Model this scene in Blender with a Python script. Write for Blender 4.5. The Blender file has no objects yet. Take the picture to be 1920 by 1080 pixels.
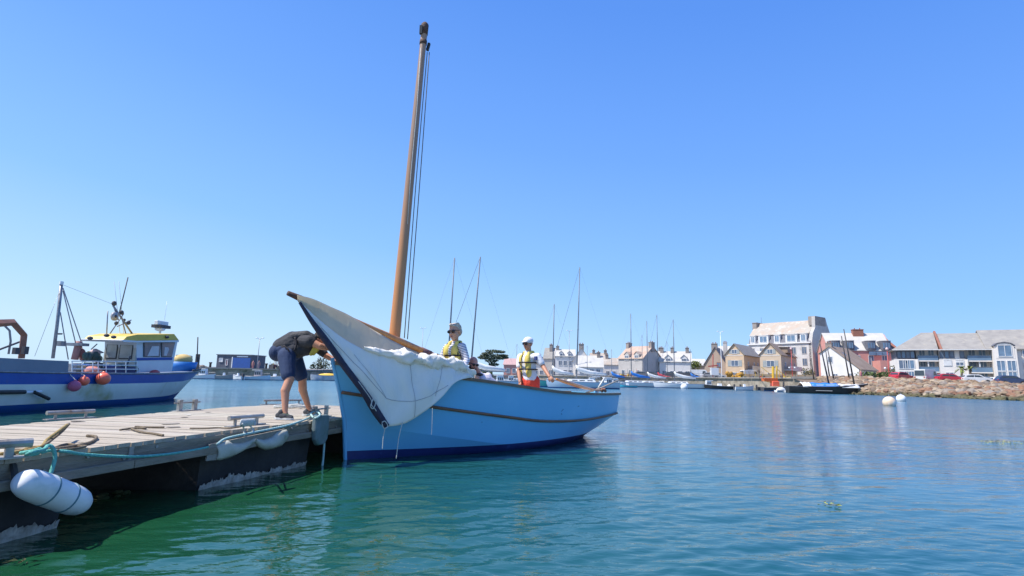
import bpy, bmesh, math, random
import numpy as np
from math import sin, cos, pi, radians, atan, sqrt, hypot
from mathutils import Vector, Matrix

random.seed(7)
C = bpy.context.scene.collection
SC = bpy.context.scene

# ------------------------------------------------------------------ camera
CAM_H = 1.22
PITCH = atan(170 / 1050)
ROLL = 0.022
FOC = 1050.0            # focal length in pixels of a 1920 px wide frame
cam_data = bpy.data.cameras.new('camera')
cam = bpy.data.objects.new('camera', cam_data)
C.objects.link(cam)
CAM_R = Matrix.Rotation(pi / 2 + PITCH, 3, 'X') @ Matrix.Rotation(ROLL, 3, 'Z')
cam.matrix_world = Matrix.Translation((0, 0, CAM_H)) @ CAM_R.to_4x4()
cam_data.sensor_width = 36
cam_data.lens = 36 * FOC / 1920
cam_data.clip_start = 0.05
cam_data.clip_end = 6000
SC.camera = cam

# ------------------------------------------------------------------ light
SUN_EL = radians(57)
SUN_AZ_VEC = Vector((-0.97, -0.22, 0)).normalized()      # horizontal direction towards the sun
sun_dir = Vector((SUN_AZ_VEC.x * cos(SUN_EL), SUN_AZ_VEC.y * cos(SUN_EL), sin(SUN_EL)))
world = bpy.data.worlds.new("World")
SC.world = world
world.use_nodes = True
wn = world.node_tree
wn.nodes.clear()
sky = wn.nodes.new('ShaderNodeTexSky')
sky.sky_type = 'NISHITA'
sky.sun_disc = False
sky.sun_elevation = SUN_EL
sky.sun_rotation = math.atan2(SUN_AZ_VEC.x, SUN_AZ_VEC.y)
sky.air_density = 1.0
sky.dust_density = 0.6
sky.ozone_density = 1.5
# the clear-day gradient of the photograph: deep blue overhead, pale blue at the horizon, a little lighter towards the sun's side
tcw = wn.nodes.new('ShaderNodeTexCoord'); sepw = wn.nodes.new('ShaderNodeSeparateXYZ')
wn.links.new(tcw.outputs['Generated'], sepw.inputs[0])
dotw = wn.nodes.new('ShaderNodeVectorMath'); dotw.operation = 'DOT_PRODUCT'; dotw.inputs[1].default_value = SUN_AZ_VEC
wn.links.new(tcw.outputs['Generated'], dotw.inputs[0])
shift = wn.nodes.new('ShaderNodeMath'); shift.operation = 'MULTIPLY_ADD'; shift.inputs[1].default_value = -0.13
wn.links.new(dotw.outputs['Value'], shift.inputs[0]); wn.links.new(sepw.outputs[2], shift.inputs[2])
rampw = wn.nodes.new('ShaderNodeValToRGB'); cr = rampw.color_ramp
stops = [(0, (0.437, 0.617, 0.818)), (0.08, (0.342, 0.556, 0.828)), (0.22, (0.21, 0.437, 0.828)), (0.42, (0.13, 0.32, 0.79)), (0.62, (0.08, 0.238, 0.71)), (1.0, (0.06, 0.165, 0.57))]
cr.elements[0].position = stops[0][0]; cr.elements[0].color = (*stops[0][1], 1)
cr.elements[1].position = 1.0; cr.elements[1].color = (*stops[-1][1], 1)
for p_, c_ in stops[1:-1]:
    e_ = cr.elements.new(p_); e_.color = (*c_, 1)
wn.links.new(shift.outputs[0], rampw.inputs[0])
scal = wn.nodes.new('ShaderNodeVectorMath'); scal.operation = 'SCALE'; scal.inputs['Scale'].default_value = 6.6
wn.links.new(rampw.outputs[0], scal.inputs[0])
tint = wn.nodes.new('ShaderNodeMix'); tint.data_type = 'RGBA'; tint.inputs[0].default_value = 0.92
wn.links.new(sky.outputs[0], tint.inputs[6]); wn.links.new(scal.outputs[0], tint.inputs[7])
bg = wn.nodes.new('ShaderNodeBackground'); bg.inputs['Strength'].default_value = 0.13
wo = wn.nodes.new('ShaderNodeOutputWorld')
wn.links.new(tint.outputs[2], bg.inputs['Color'])
wn.links.new(bg.outputs[0], wo.inputs[0])
sl = bpy.data.lights.new('sun', 'SUN')
sl.energy = 4.3
sl.angle = radians(0.5)
sl.color = (1.0, 0.95, 0.87)
so = bpy.data.objects.new('sun', sl)
C.objects.link(so)
so.rotation_euler = sun_dir.to_track_quat('Z', 'Y').to_euler()
SC.view_settings.view_transform = 'Standard'
SC.view_settings.look = 'None'
SC.view_settings.gamma = 1
SC.view_settings.use_curve_mapping = False
SC.view_settings.exposure = 0.64
SC.cycles.max_bounces = 8
SC.cycles.transparent_max_bounces = 12

# ------------------------------------------------------------------ measuring helpers (all lengths in metres)
def ray(px, py):
    return CAM_R @ Vector(((px - 960) / FOC, -(py - 540) / FOC, -1))
def WY(px, py, Y):
    d = ray(px, py); t = Y / d.y
    return Vector((d.x * t, Y, CAM_H + d.z * t))
def WX(px, py, X):
    d = ray(px, py); t = X / d.x
    return Vector((X, d.y * t, CAM_H + d.z * t))
def WZ(px, py, z=0.0):
    d = ray(px, py); t = (z - CAM_H) / d.z
    return Vector((d.x * t, d.y * t, z))
def horizon(px):
    return 710 + 0.022 * (px - 960)
def G(px, Y, z=0.0):
    v = WY(px, horizon(px), Y)
    return Vector((v.x, Y, z))

# ------------------------------------------------------------------ materials
MATS = {}
def mat(name, col, rough=0.6, col2=None, scale=4.0, bump=0.0, bscale=None, metal=0.0, spec=0.5, stretch=(1, 1, 1), detail=5.0,
        trans=0.0, dirt=None, coat=0.0, amount=1.0):
    """procedural principled material: two noise-mixed colours, fine relief, optional dirt patches"""
    if name in MATS: return MATS[name]
    m = bpy.data.materials.new(name); MATS[name] = m
    m.use_nodes = True
    nt = m.node_tree; N = nt.nodes; L = nt.links
    b = N['Principled BSDF']
    b.inputs['Roughness'].default_value = rough
    b.inputs['Metallic'].default_value = metal
    b.inputs['Specular IOR Level'].default_value = spec
    if coat: b.inputs['Coat Weight'].default_value = coat; b.inputs['Coat Roughness'].default_value = 0.08
    if trans: b.inputs['Transmission Weight'].default_value = trans
    tc = N.new('ShaderNodeTexCoord'); mp = N.new('ShaderNodeMapping')
    mp.inputs['Scale'].default_value = stretch
    L.new(tc.outputs['Object'], mp.inputs['Vector'])
    c1 = (*col, 1); c2 = (*(col2 if col2 else [min(1, c * 0.8) for c in col]), 1)
    nz = N.new('ShaderNodeTexNoise'); nz.inputs['Scale'].default_value = scale; nz.inputs['Detail'].default_value = detail
    nz.inputs['Roughness'].default_value = 0.62
    L.new(mp.outputs[0], nz.inputs['Vector'])
    rp = N.new('ShaderNodeValToRGB')
    rp.color_ramp.elements[0].position = 0.36; rp.color_ramp.elements[1].position = 0.66
    rp.color_ramp.elements[0].color = c1; rp.color_ramp.elements[1].color = c2
    L.new(nz.outputs['Fac'], rp.inputs['Fac'])
    out = rp.outputs['Color']
    if dirt:
        dc, dscale, dpos = dirt
        n2 = N.new('ShaderNodeTexNoise'); n2.inputs['Scale'].default_value = dscale; n2.inputs['Detail'].default_value = 6
        L.new(mp.outputs[0], n2.inputs['Vector'])
        r2 = N.new('ShaderNodeValToRGB')
        r2.color_ramp.elements[0].position = dpos; r2.color_ramp.elements[1].position = min(1, dpos + 0.12)
        L.new(n2.outputs['Fac'], r2.inputs['Fac'])
        mx = N.new('ShaderNodeMix'); mx.data_type = 'RGBA'
        L.new(r2.outputs['Color'], mx.inputs[0]); L.new(out, mx.inputs[6]); mx.inputs[7].default_value = (*dc, 1)
        out = mx.outputs[2]
    L.new(out, b.inputs['Base Color'])
    if bump:
        n3 = N.new('ShaderNodeTexNoise'); n3.inputs['Scale'].default_value = bscale or scale * 4; n3.inputs['Detail'].default_value = 4
        L.new(mp.outputs[0], n3.inputs['Vector'])
        bp = N.new('ShaderNodeBump'); bp.inputs['Strength'].default_value = bump; bp.inputs['Distance'].default_value = 0.02
        L.new(n3.outputs['Fac'], bp.inputs['Height']); L.new(bp.outputs[0], b.inputs['Normal'])
    return m

# ------------------------------------------------------------------ mesh building
def V3(*a): return Vector(a[0]) if len(a) == 1 else Vector(a)

def tag(o, label=None, cat=None, group=None, kind=None):
    if label: o['label'] = label
    if cat: o['category'] = cat
    if group: o['group'] = group
    if kind: o['kind'] = kind
    return o

def thing(name, loc, label, cat, group=None):
    o = bpy.data.objects.new(name, None); C.objects.link(o)
    o.location = Vector(loc); o.empty_display_size = 0.2
    tag(o, label, cat, group)
    return o

def rootloc(p):
    v = Vector((0, 0, 0))
    while p is not None:
        v = v + p.location; p = p.parent
    return v

class MB:
    def __init__(s): s.v = []; s.f = []
    def add(s, vs, fs):
        n = len(s.v); s.v += [Vector(v) for v in vs]; s.f += [tuple(i + n for i in f) for f in fs]; return s
    def box(s, c, size, ax=None):
        """box centred at c; ax = optional 3x3 matrix of axes"""
        c = Vector(c); h = [x / 2 for x in size]; vs = []
        for dz in (-1, 1):
            for dy in (-1, 1):
                for dx in (-1, 1):
                    p = Vector((dx * h[0], dy * h[1], dz * h[2]))
                    vs.append(c + (ax @ p if ax else p))
        return s.add(vs, [(0, 2, 3, 1), (4, 5, 7, 6), (0, 1, 5, 4), (2, 6, 7, 3), (0, 4, 6, 2), (1, 3, 7, 5)])
    def box2(s, a, b): a, b = Vector(a), Vector(b); return s.box((a + b) / 2, [abs(x) for x in (b - a)])
    def beam(s, a, b, w, h, up=(0, 0, 1)):
        a, b = Vector(a), Vector(b); d = (b - a); L = d.length; d.normalize()
        x = d.cross(Vector(up))
        if x.length < 1e-5: x = d.cross(Vector((1, 0, 0)))
        x.normalize(); z = x.cross(d)
        return s.box((a + b) / 2, (w, L, h), Matrix((x, d, z)).transposed())
    def tube(s, pts, r, n=8, cap=True):
        pts = [Vector(p) for p in pts]
        rs = r if isinstance(r, (list, tuple)) else [r] * len(pts)
        vs = []; fs = []; prev = None
        for i, p in enumerate(pts):
            d = (pts[min(i + 1, len(pts) - 1)] - pts[max(i - 1, 0)])
            if d.length < 1e-9: d = Vector((0, 0, 1))
            d.normalize()
            if prev is None:
                x = d.cross(Vector((0, 0, 1)))
                if x.length < 1e-3: x = d.cross(Vector((1, 0, 0)))
            else: x = prev - d * prev.dot(d)
            x.normalize(); prev = x; y = d.cross(x)
            for k in range(n):
                a = 2 * pi * k / n
                vs.append(p + (x * cos(a) + y * sin(a)) * rs[i])
        for i in range(len(pts) - 1):
            for k in range(n):
                a, b = i * n + k, i * n + (k + 1) % n
                fs.append((a, b, b + n, a + n))
        if cap:
            fs.append(tuple(range(n - 1, -1, -1))); m = (len(pts) - 1) * n; fs.append(tuple(range(m, m + n)))
        return s.add(vs, fs)
    def sphere(s, c, r, nu=12, nv=8, ax=None):
        c = Vector(c); r = Vector(r) if isinstance(r, (tuple, list, Vector)) else Vector((r, r, r))
        vs = []; fs = []
        for i in range(1, nv):
            t = pi * i / nv
            for j in range(nu):
                a = 2 * pi * j / nu
                p = Vector((r.x * sin(t) * cos(a), r.y * sin(t) * sin(a), r.z * cos(t)))
                vs.append(c + (ax @ p if ax else p))
        for q in ((0, 0, r.z), (0, 0, -r.z)):
            p = Vector(q); vs.append(c + (ax @ p if ax else p))
        T, Bm = len(vs) - 2, len(vs) - 1
        for i in range(nv - 2):
            for j in range(nu):
                a, b = i * nu + j, i * nu + (j + 1) % nu
                fs.append((a, a + nu, b + nu, b))
        for j in range(nu):
            fs.append((T, j, (j + 1) % nu)); k = (nv - 2) * nu; fs.append((Bm, k + (j + 1) % nu, k + j))
        return s.add(vs, fs)
    def grid(s, rows, closed=False):
        """rows: list of equal-length point lists"""
        n = len(rows[0]); vs = [p for r in rows for p in r]; fs = []
        for i in range(len(rows) - 1):
            for j in range(n if closed else n - 1):
                a, b = i * n + j, i * n + (j + 1) % n
                fs.append((a, b, b + n, a + n))
        return s.add(vs, fs)
    def poly(s, pts): return s.add(pts, [tuple(range(len(pts)))])
    def prism(s, pts, d):
        """extrude the planar polygon pts by vector d"""
        pts = [Vector(p) for p in pts]; d = Vector(d); n = len(pts)
        vs = pts + [p + d for p in pts]
        fs = [tuple(range(n - 1, -1, -1)), tuple(range(n, 2 * n))] + [(i, (i + 1) % n, (i + 1) % n + n, i + n) for i in range(n)]
        return s.add(vs, fs)
    def build(s, name, m, parent=None, smooth=False, thick=0.0, bevel=0.0, kind=None, sub=0):
        me = bpy.data.meshes.new(name)
        if parent is not None: off = rootloc(parent)
        else:
            xs = [v.x for v in s.v]; ys = [v.y for v in s.v]; zs = [v.z for v in s.v]
            off = Vector(((min(xs) + max(xs)) / 2, (min(ys) + max(ys)) / 2, min(zs)))
        me.from_pydata([v - off for v in s.v], [], s.f); me.update()
        bm = bmesh.new(); bm.from_mesh(me)
        bmesh.ops.recalc_face_normals(bm, faces=bm.faces); bm.to_mesh(me); bm.free()
        if smooth:
            for p in me.polygons: p.use_smooth = True
        ms = m if isinstance(m, (list, tuple)) else [m]
        for x in ms: me.materials.append(x)
        o = bpy.data.objects.new(name, me); C.objects.link(o)
        if parent is not None: o.parent = parent
        else: o.location = off
        if thick:
            q = o.modifiers.new('solid', 'SOLIDIFY'); q.thickness = thick; q.offset = 0
        if bevel:
            q = o.modifiers.new('bevel', 'BEVEL'); q.width = bevel; q.segments = 2; q.limit_method = 'ANGLE'
        if sub:
            q = o.modifiers.new('sub', 'SUBSURF'); q.levels = sub; q.render_levels = sub
        if kind: o['kind'] = kind
        return o

def spline(pts, n):
    """Catmull-Rom through pts, n samples"""
    pts = [Vector(p) for p in pts]; P = [pts[0] * 2 - pts[1]] + pts + [pts[-1] * 2 - pts[-2]]; out = []
    m = len(pts) - 1
    for k in range(n):
        t = k / (n - 1) * m; i = min(int(t), m - 1); t -= i
        a, b, c, d = P[i], P[i + 1], P[i + 2], P[i + 3]
        out.append(0.5 * ((2 * b) + (c - a) * t + (2 * a - 5 * b + 4 * c - d) * t * t + (3 * b - a - 3 * c + d) * t ** 3))
    return out

def lerp_tab(tab, x):
    xs = [t[0] for t in tab]
    return [float(np.interp(x, xs, [t[k] for t in tab])) for k in range(1, len(tab[0]))]

def copy_tree(o, parent=None):
    c = o.copy(); C.objects.link(c)
    if parent is not None: c.parent = parent
    for ch in list(o.children): copy_tree(ch, c)
    return c
# ------------------------------------------------------------------ water
def build_water():
    rows = [-40.0, -6.0, 0.5, 1.2]
    py = 1180.0
    while True:                       # rows get sparser with distance
        Y = CAM_H * FOC / (py - 700)
        rows.append(Y)
        if Y > 150: break
        py -= 1.15
    rows += [200, 260, 400, 800, 1600, 3500]
    rows = np.array(sorted(rows)); nr = len(rows)
    r = np.linspace(-1.35, 1.35, 800)
    Yg, Rg = np.meshgrid(rows, r, indexing='ij')
    Xg = Rg * (np.maximum(Yg, 0) + 3)
    sp = np.gradient(rows); spg = np.maximum(sp[:, None], (np.maximum(rows, 0)[:, None] + 3) * (r[1] - r[0]))
    Z = np.zeros_like(Xg)
    rng = np.random.RandomState(3)
    patch = 0.72 + 0.42 * np.sin(Xg * 0.21 + Yg * 0.33 + 1.0) * np.sin(Xg * 0.13 - Yg * 0.19 + 2.0)
    # calm lee beside the pontoon and the hull
    calm = 1 / (1 + np.exp(-(Xg + 0.2 * Yg - 0.3) / 1.2)); calm = 0.55 + 0.55 * calm
    for i in range(64):
        lam = 0.10 * (2.6 / 0.10) ** (i / 63.0) * rng.uniform(0.9, 1.1)
        th = pi / 2 + 0.28 + rng.normal(0, 0.36 if lam > .4 else .45)
        k = 2 * pi / lam
        slope = 0.0150 * (0.6 + 0.8 * rng.rand()) * (0.30 if lam > 0.9 else 0.55 if lam > 0.45 else 1.35)
        att = np.clip((lam / spg - 2.2) / 2.5, 0, 1)
        ph = k * (Xg * cos(th) + Yg * sin(th)) + rng.uniform(0, 6.28)
        ph = ph + 0.8 * np.sin(Xg * 0.9 * rng.uniform(.5, 1.3) + Yg * 0.7 + rng.uniform(0, 6))
        w = np.sin(ph); Z += slope / k * att * (w + 0.25 * np.cos(2 * ph))
    Z *= patch * calm
    verts = np.stack([Xg, Yg, Z], -1).reshape(-1, 3)
    n = len(r)
    idx = np.arange(nr * n).reshape(nr, n)
    faces = np.stack([idx[:-1, :-1], idx[:-1, 1:], idx[1:, 1:], idx[1:, :-1]], -1).reshape(-1, 4)
    me = bpy.data.meshes.new('water')
    me.vertices.add(len(verts)); me.vertices.foreach_set('co', verts.ravel().astype(np.float32))
    me.loops.add(faces.size); me.loops.foreach_set('vertex_index', faces.ravel().astype(np.int32))
    me.polygons.add(len(faces)); me.polygons.foreach_set('loop_start', np.arange(0, faces.size, 4, dtype=np.int32))
    me.polygons.foreach_set('use_smooth', np.ones(len(faces), dtype=bool))
    me.update(calc_edges=True); me.validate()
    m = bpy.data.materials.new('sea_water'); m.use_nodes = True
    nt = m.node_tree; N = nt.nodes; L = nt.links; b = N['Principled BSDF']
    b.inputs['Roughness'].default_value = 0.045; b.inputs['IOR'].default_value = 2.05
    b.inputs['Specular IOR Level'].default_value = 0.5
    tc = N.new('ShaderNodeTexCoord')
    big = N.new('ShaderNodeTexNoise'); big.inputs['Scale'].default_value = 0.25; big.inputs['Detail'].default_value = 3
    L.new(tc.outputs['Object'], big.inputs['Vector'])
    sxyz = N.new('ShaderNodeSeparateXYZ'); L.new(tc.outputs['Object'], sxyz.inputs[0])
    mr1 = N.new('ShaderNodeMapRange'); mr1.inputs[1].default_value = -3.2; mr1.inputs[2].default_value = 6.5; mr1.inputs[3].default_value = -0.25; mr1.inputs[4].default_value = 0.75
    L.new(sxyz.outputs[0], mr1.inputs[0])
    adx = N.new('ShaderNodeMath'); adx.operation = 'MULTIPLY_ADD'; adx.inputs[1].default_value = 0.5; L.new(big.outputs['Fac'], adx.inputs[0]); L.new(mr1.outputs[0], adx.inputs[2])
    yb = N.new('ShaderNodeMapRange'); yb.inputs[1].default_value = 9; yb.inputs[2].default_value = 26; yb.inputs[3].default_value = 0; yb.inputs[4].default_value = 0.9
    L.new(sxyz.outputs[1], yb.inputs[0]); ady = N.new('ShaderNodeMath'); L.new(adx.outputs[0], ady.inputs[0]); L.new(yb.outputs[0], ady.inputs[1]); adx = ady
    rp = N.new('ShaderNodeValToRGB')     # green by the pontoon, blue farther out: reflected sky put into the body colour
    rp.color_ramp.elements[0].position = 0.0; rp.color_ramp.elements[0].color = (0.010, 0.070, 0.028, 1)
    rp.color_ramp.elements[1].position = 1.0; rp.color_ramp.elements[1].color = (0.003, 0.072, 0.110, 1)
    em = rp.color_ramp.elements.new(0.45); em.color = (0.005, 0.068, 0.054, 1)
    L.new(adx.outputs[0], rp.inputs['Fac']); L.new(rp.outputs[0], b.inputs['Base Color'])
    mp = N.new('ShaderNodeMapping'); mp.inputs['Scale'].default_value = (0.55, 1.5, 1); mp.inputs['Rotation'].default_value = (0, 0, radians(12))
    L.new(tc.outputs['Object'], mp.inputs['Vector'])
    n1 = N.new('ShaderNodeTexNoise'); n1.inputs['Scale'].default_value = 7.0; n1.inputs['Detail'].default_value = 3.5; n1.inputs['Roughness'].default_value = 0.55
    n2 = N.new('ShaderNodeTexNoise'); n2.inputs['Scale'].default_value = 1.3; n2.inputs['Detail'].default_value = 3
    L.new(mp.outputs[0], n1.inputs['Vector']); L.new(mp.outputs[0], n2.inputs['Vector'])
    n3 = N.new('ShaderNodeTexNoise'); n3.inputs['Scale'].default_value = 0.22; n3.inputs['Detail'].default_value = 2
    L.new(tc.outputs['Object'], n3.inputs['Vector'])
    gp = N.new('ShaderNodeMapRange'); gp.inputs[1].default_value = 0.35; gp.inputs[2].default_value = 0.65; gp.inputs[3].default_value = 0.22; gp.inputs[4].default_value = 0.60
    L.new(n3.outputs['Fac'], gp.inputs[0])
    b1 = N.new('ShaderNodeBump'); b1.inputs['Distance'].default_value = 0.030
    L.new(gp.outputs[0], b1.inputs['Strength']); L.new(n1.outputs['Fac'], b1.inputs['Height'])
    far = N.new('ShaderNodeMapRange'); far.inputs[1].default_value = 6; far.inputs[2].default_value = 45; far.inputs[3].default_value = 0.05; far.inputs[4].default_value = 0.16
    L.new(sxyz.outputs[1], far.inputs[0])
    rfar = N.new('ShaderNodeMapRange'); rfar.inputs[1].default_value = 7; rfar.inputs[2].default_value = 60; rfar.inputs[3].default_value = 0.03; rfar.inputs[4].default_value = 0.22
    L.new(sxyz.outputs[1], rfar.inputs[0]); L.new(rfar.outputs[0], b.inputs['Roughness'])
    b1d = N.new('ShaderNodeMapRange'); b1d.inputs[1].default_value = 6; b1d.inputs[2].default_value = 45; b1d.inputs[3].default_value = 0.022; b1d.inputs[4].default_value = 0.075
    L.new(sxyz.outputs[1], b1d.inputs[0]); L.new(b1d.outputs[0], b1.inputs['Distance'])
    b2 = N.new('ShaderNodeBump'); b2.inputs['Strength'].default_value = 0.45; L.new(far.outputs[0], b2.inputs['Distance'])
    L.new(n2.outputs['Fac'], b2.inputs['Height']); L.new(b1.outputs[0], b2.inputs['Normal']); L.new(b2.outputs[0], b.inputs['Normal'])
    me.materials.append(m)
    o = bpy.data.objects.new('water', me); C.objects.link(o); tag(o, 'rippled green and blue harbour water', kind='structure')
build_water()

# ------------------------------------------------------------------ the quay land behind the harbour
M_quay = mat('quay_concrete', (0.32, 0.30, 0.27), 0.85, (0.22, 0.20, 0.18), 0.5, 0.4, 3)
M_asph = mat('quay_asphalt', (0.16, 0.155, 0.15), 0.9, (0.22, 0.21, 0.20), 0.3)
M_stonewall = mat('quay_stone', (0.36, 0.32, 0.26), 0.9, (0.2, 0.17, 0.13), 1.3, 0.6, 4, dirt=((0.08, 0.09, 0.05), 0.7, 0.6))
shore = [(-700, 150), (-150, 112), (-62, 106), (-44, 108), (-42, 165), (0, 165), (18, 146), (32, 138), (46, 126), (52, 104), (60, 97), (84, 89.5), (150, 72), (400, 40)]
def zq(p):   # top of the quay sinks a little towards the right
    return float(np.interp(p[0], [-62, -44, 0, 46, 60, 84, 150], [1.9, 1.9, 2.1, 2.3, 2.45, 1.85, 1.8]))
gr = MB()
front = [Vector((x, y, zq((x, y)))) for x, y in shore]
mid = [Vector((x * 1.05 + 4, y + 40, 2.6)) for x, y in shore]
back = [Vector((x * 4, 2600 + i, 4.0)) for i, (x, y) in enumerate(shore)]
gr.grid([front, mid, back])
g = gr.build('quay_ground', M_asph, None, False); tag(g, kind='structure')
wl = MB(); wl.grid([[Vector((v.x, v.y, -1)) for v in front], [v + Vector((0, 0, -0.004)) for v in front]])
w = wl.build('quay_wall', M_stonewall, None); tag(w, 'low weathered stone face of the harbour quay at the waterline', 'quay wall')
cop = MB()
for i in range(2, 10):
    a, b2 = front[i], front[i + 1]
    if (b2 - a).length < 1: continue
    n = int((b2 - a).length / 6) + 1
    for k in range(n): cop.beam(a + (b2 - a) * (k / n + 0.002) + Vector((0, 0, 0.1)), a + (b2 - a) * ((k + 1) / n - 0.002) + Vector((0, 0, 0.1)), 0.7, 0.22)
cop.build('coping', M_quay, w)
# ------------------------------------------------------------------ floating pontoon
DZ = 0.60
M_plank = mat('weathered_decking', (0.47, 0.40, 0.31), 0.85, (0.33, 0.28, 0.21), 2.0, 0.5, 14, stretch=(1, 9, 1), dirt=((0.26, 0.23, 0.19), 1.4, 0.62))
M_plank2 = mat('weathered_decking_pale', (0.51, 0.45, 0.35), 0.85, (0.41, 0.37, 0.30), 2.6, 0.5, 14, stretch=(1, 9, 1))
M_plank3 = mat('weathered_decking_brown', (0.43, 0.37, 0.30), 0.88, (0.33, 0.28, 0.23), 2.2, 0.5, 14, stretch=(1, 9, 1))
M_beam = mat('grey_timber', (0.30, 0.25, 0.19), 0.9, (0.19, 0.16, 0.12), 2.2, 0.6, 20, stretch=(1, 1, 6), dirt=((0.10, 0.10, 0.08), 2.0, 0.6))
M_float = mat('black_float', (0.018, 0.017, 0.018), 0.7, (0.04, 0.035, 0.03), 3, 0.4)
M_scum = mat('barnacle_crust', (0.55, 0.50, 0.42), 0.95, (0.28, 0.24, 0.19), 8, 0.9, 30)
M_weed = mat('brown_weed', (0.06, 0.055, 0.015), 0.9, (0.03, 0.05, 0.012), 8, 0.9, 30)
M_galv = mat('galvanised_steel', (0.42, 0.41, 0.39), 0.5, (0.26, 0.22, 0.18), 6, 0.3, 30, metal=0.5, dirt=((0.22, 0.11, 0.06), 9, 0.62))
M_rope = mat('old_hemp_rope', (0.22, 0.17, 0.11), 0.95, (0.12, 0.09, 0.06), 40, 0.6, 120)
M_ropeg = mat('green_rope', (0.08, 0.36, 0.30), 0.8, (0.16, 0.48, 0.42), 50, 0.6, 120)
M_ropey = mat('ochre_rope', (0.42, 0.30, 0.10), 0.9, (0.25, 0.17, 0.07), 50, 0.6, 120)
M_ropew = mat('white_cord', (0.62, 0.62, 0.58), 0.9, (0.45, 0.45, 0.42), 50, 0.4, 120)
M_ropet = mat('pale_teal_rope', (0.30, 0.48, 0.46), 0.85, (0.42, 0.58, 0.55), 50, 0.5, 120)
M_pvc = mat('fender_vinyl', (0.74, 0.74, 0.73), 0.42, (0.66, 0.66, 0.65), 3, 0.1, dirt=((0.44, 0.50, 0.47), 5, 0.58))
M_dirtypvc = mat('stained_plastic', (0.50, 0.49, 0.42), 0.6, (0.38, 0.37, 0.30), 5, 0.3, dirt=((0.20, 0.22, 0.14), 4, 0.62))
M_bluepvc = mat('grey_blue_fender', (0.15, 0.20, 0.21), 0.6, (0.09, 0.14, 0.12), 5, 0.3, dirt=((0.05, 0.12, 0.09), 5, 0.55))
M_black = mat('black_rubber', (0.02, 0.02, 0.022), 0.6, (0.035, 0.035, 0.035), 8)
M_board = mat('wet_board', (0.30, 0.27, 0.23), 0.8, (0.2, 0.18, 0.15), 5, 0.4)

# outline: near side N0..N1, far side F0..F1, the near side runs away from the viewer
N0 = Vector((-3.56, 3.2, DZ)); N1 = Vector((-1.95, 11.2, DZ))      # right-hand edge (lies on (-3.48,3.98) .. (-2.46,8.46))
def near_edge(t):
    tab = [(-3.2, -4.05), (0.5, -3.9), (3.98, -3.48), (6.05, -3.10), (8.46, -2.50), (11.4, -1.95)]
    return tab
NE = [(-2.5, -4.72), (3.98, -3.48), (6.05, -3.10), (8.46, -2.50), (11.45, -1.92)]
def ne_x(y): return float(np.interp(y, [a for a, b in NE], [b for a, b in NE]))
FE = [(-2.5, -6.7), (6.23, -5.49), (9.89, -5.11), (11.45, -4.72)]
def fe_x(y): return float(np.interp(y, [a for a, b in FE], [b for a, b in FE]))
dock = thing('floating_pontoon', (-4.0, 6.0, 0), 'weathered plank pontoon with grey timber sides floating in front of the blue sailing boat', 'pontoon')
AN = radians(10.5)
cx, cy = cos(AN), -sin(AN)         # across direction of the planks
y = -2.2; k = 0
while y < 11.3:
    W_ = 0.1225; x1 = ne_x(y) + 0.012 * random.uniform(-1, 1); x0 = fe_x(y + 0.3) + 0.02 * random.uniform(-1, 1)
    a = Vector((x0, y + (x1 - x0) * 0.17, 0)); b = Vector((x1, y, 0)); zt = DZ - 0.018 + random.uniform(-0.003, 0.003)
    if a.y > 11.75: break
    a.z = b.z = zt
    mb = MB(); mb.beam(a, b, W_ + random.uniform(-0.004, 0.002), 0.034)
    o = mb.build('plank', random.choice([M_plank, M_plank, M_plank2, M_plank3]), dock)
    y += 0.128; k += 1
# side timbers (three lengths with a visible joint), lower rail
def fascia(pts, z0, z1, w, name, m):
    for i in range(len(pts) - 1):
        a, b = Vector((*pts[i], (z0 + z1) / 2)), Vector((*pts[i + 1], (z0 + z1) / 2)); d = (b - a).normalized() * 0.004
        MB().beam(a + d, b - d, w, z1 - z0).build(name, m, dock, bevel=0.006)
P = [(ne_x(y_) + 0.0, y_) for y_ in (-2.4, 1.0, 3.4, 5.05, 6.8, 8.6, 10.1, 11.4)]
off = 0.035
fascia([(x - off, y_) for x, y_ in P], 0.445, 0.565, 0.06, 'side_timber', M_beam)
fascia([(x + 0.004, y_) for x, y_ in P], 0.385, 0.455, 0.10, 'lower_rail', M_beam)
fascia([(fe_x(y_) + off, y_ + 0.25) for y_ in (-2.4, 3, 7, 11.3)], 0.40, 0.565, 0.06, 'side_timber', M_beam)
fascia([(fe_x(11.4) + .1, 11.72), (ne_x(11.4) - 0.05, 11.33)], 0.40, 0.565, 0.06, 'end_timber', M_beam)
# vertical iron straps
for y_ in (5.05, 5.75, 8.6):
    x = ne_x(y_); MB().box((x + 0.0, y_, 0.50), (0.012, 0.05, 0.13), Matrix.Rotation(-AN, 3, 'Z')).build('iron_strap', M_galv, dock)
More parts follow.
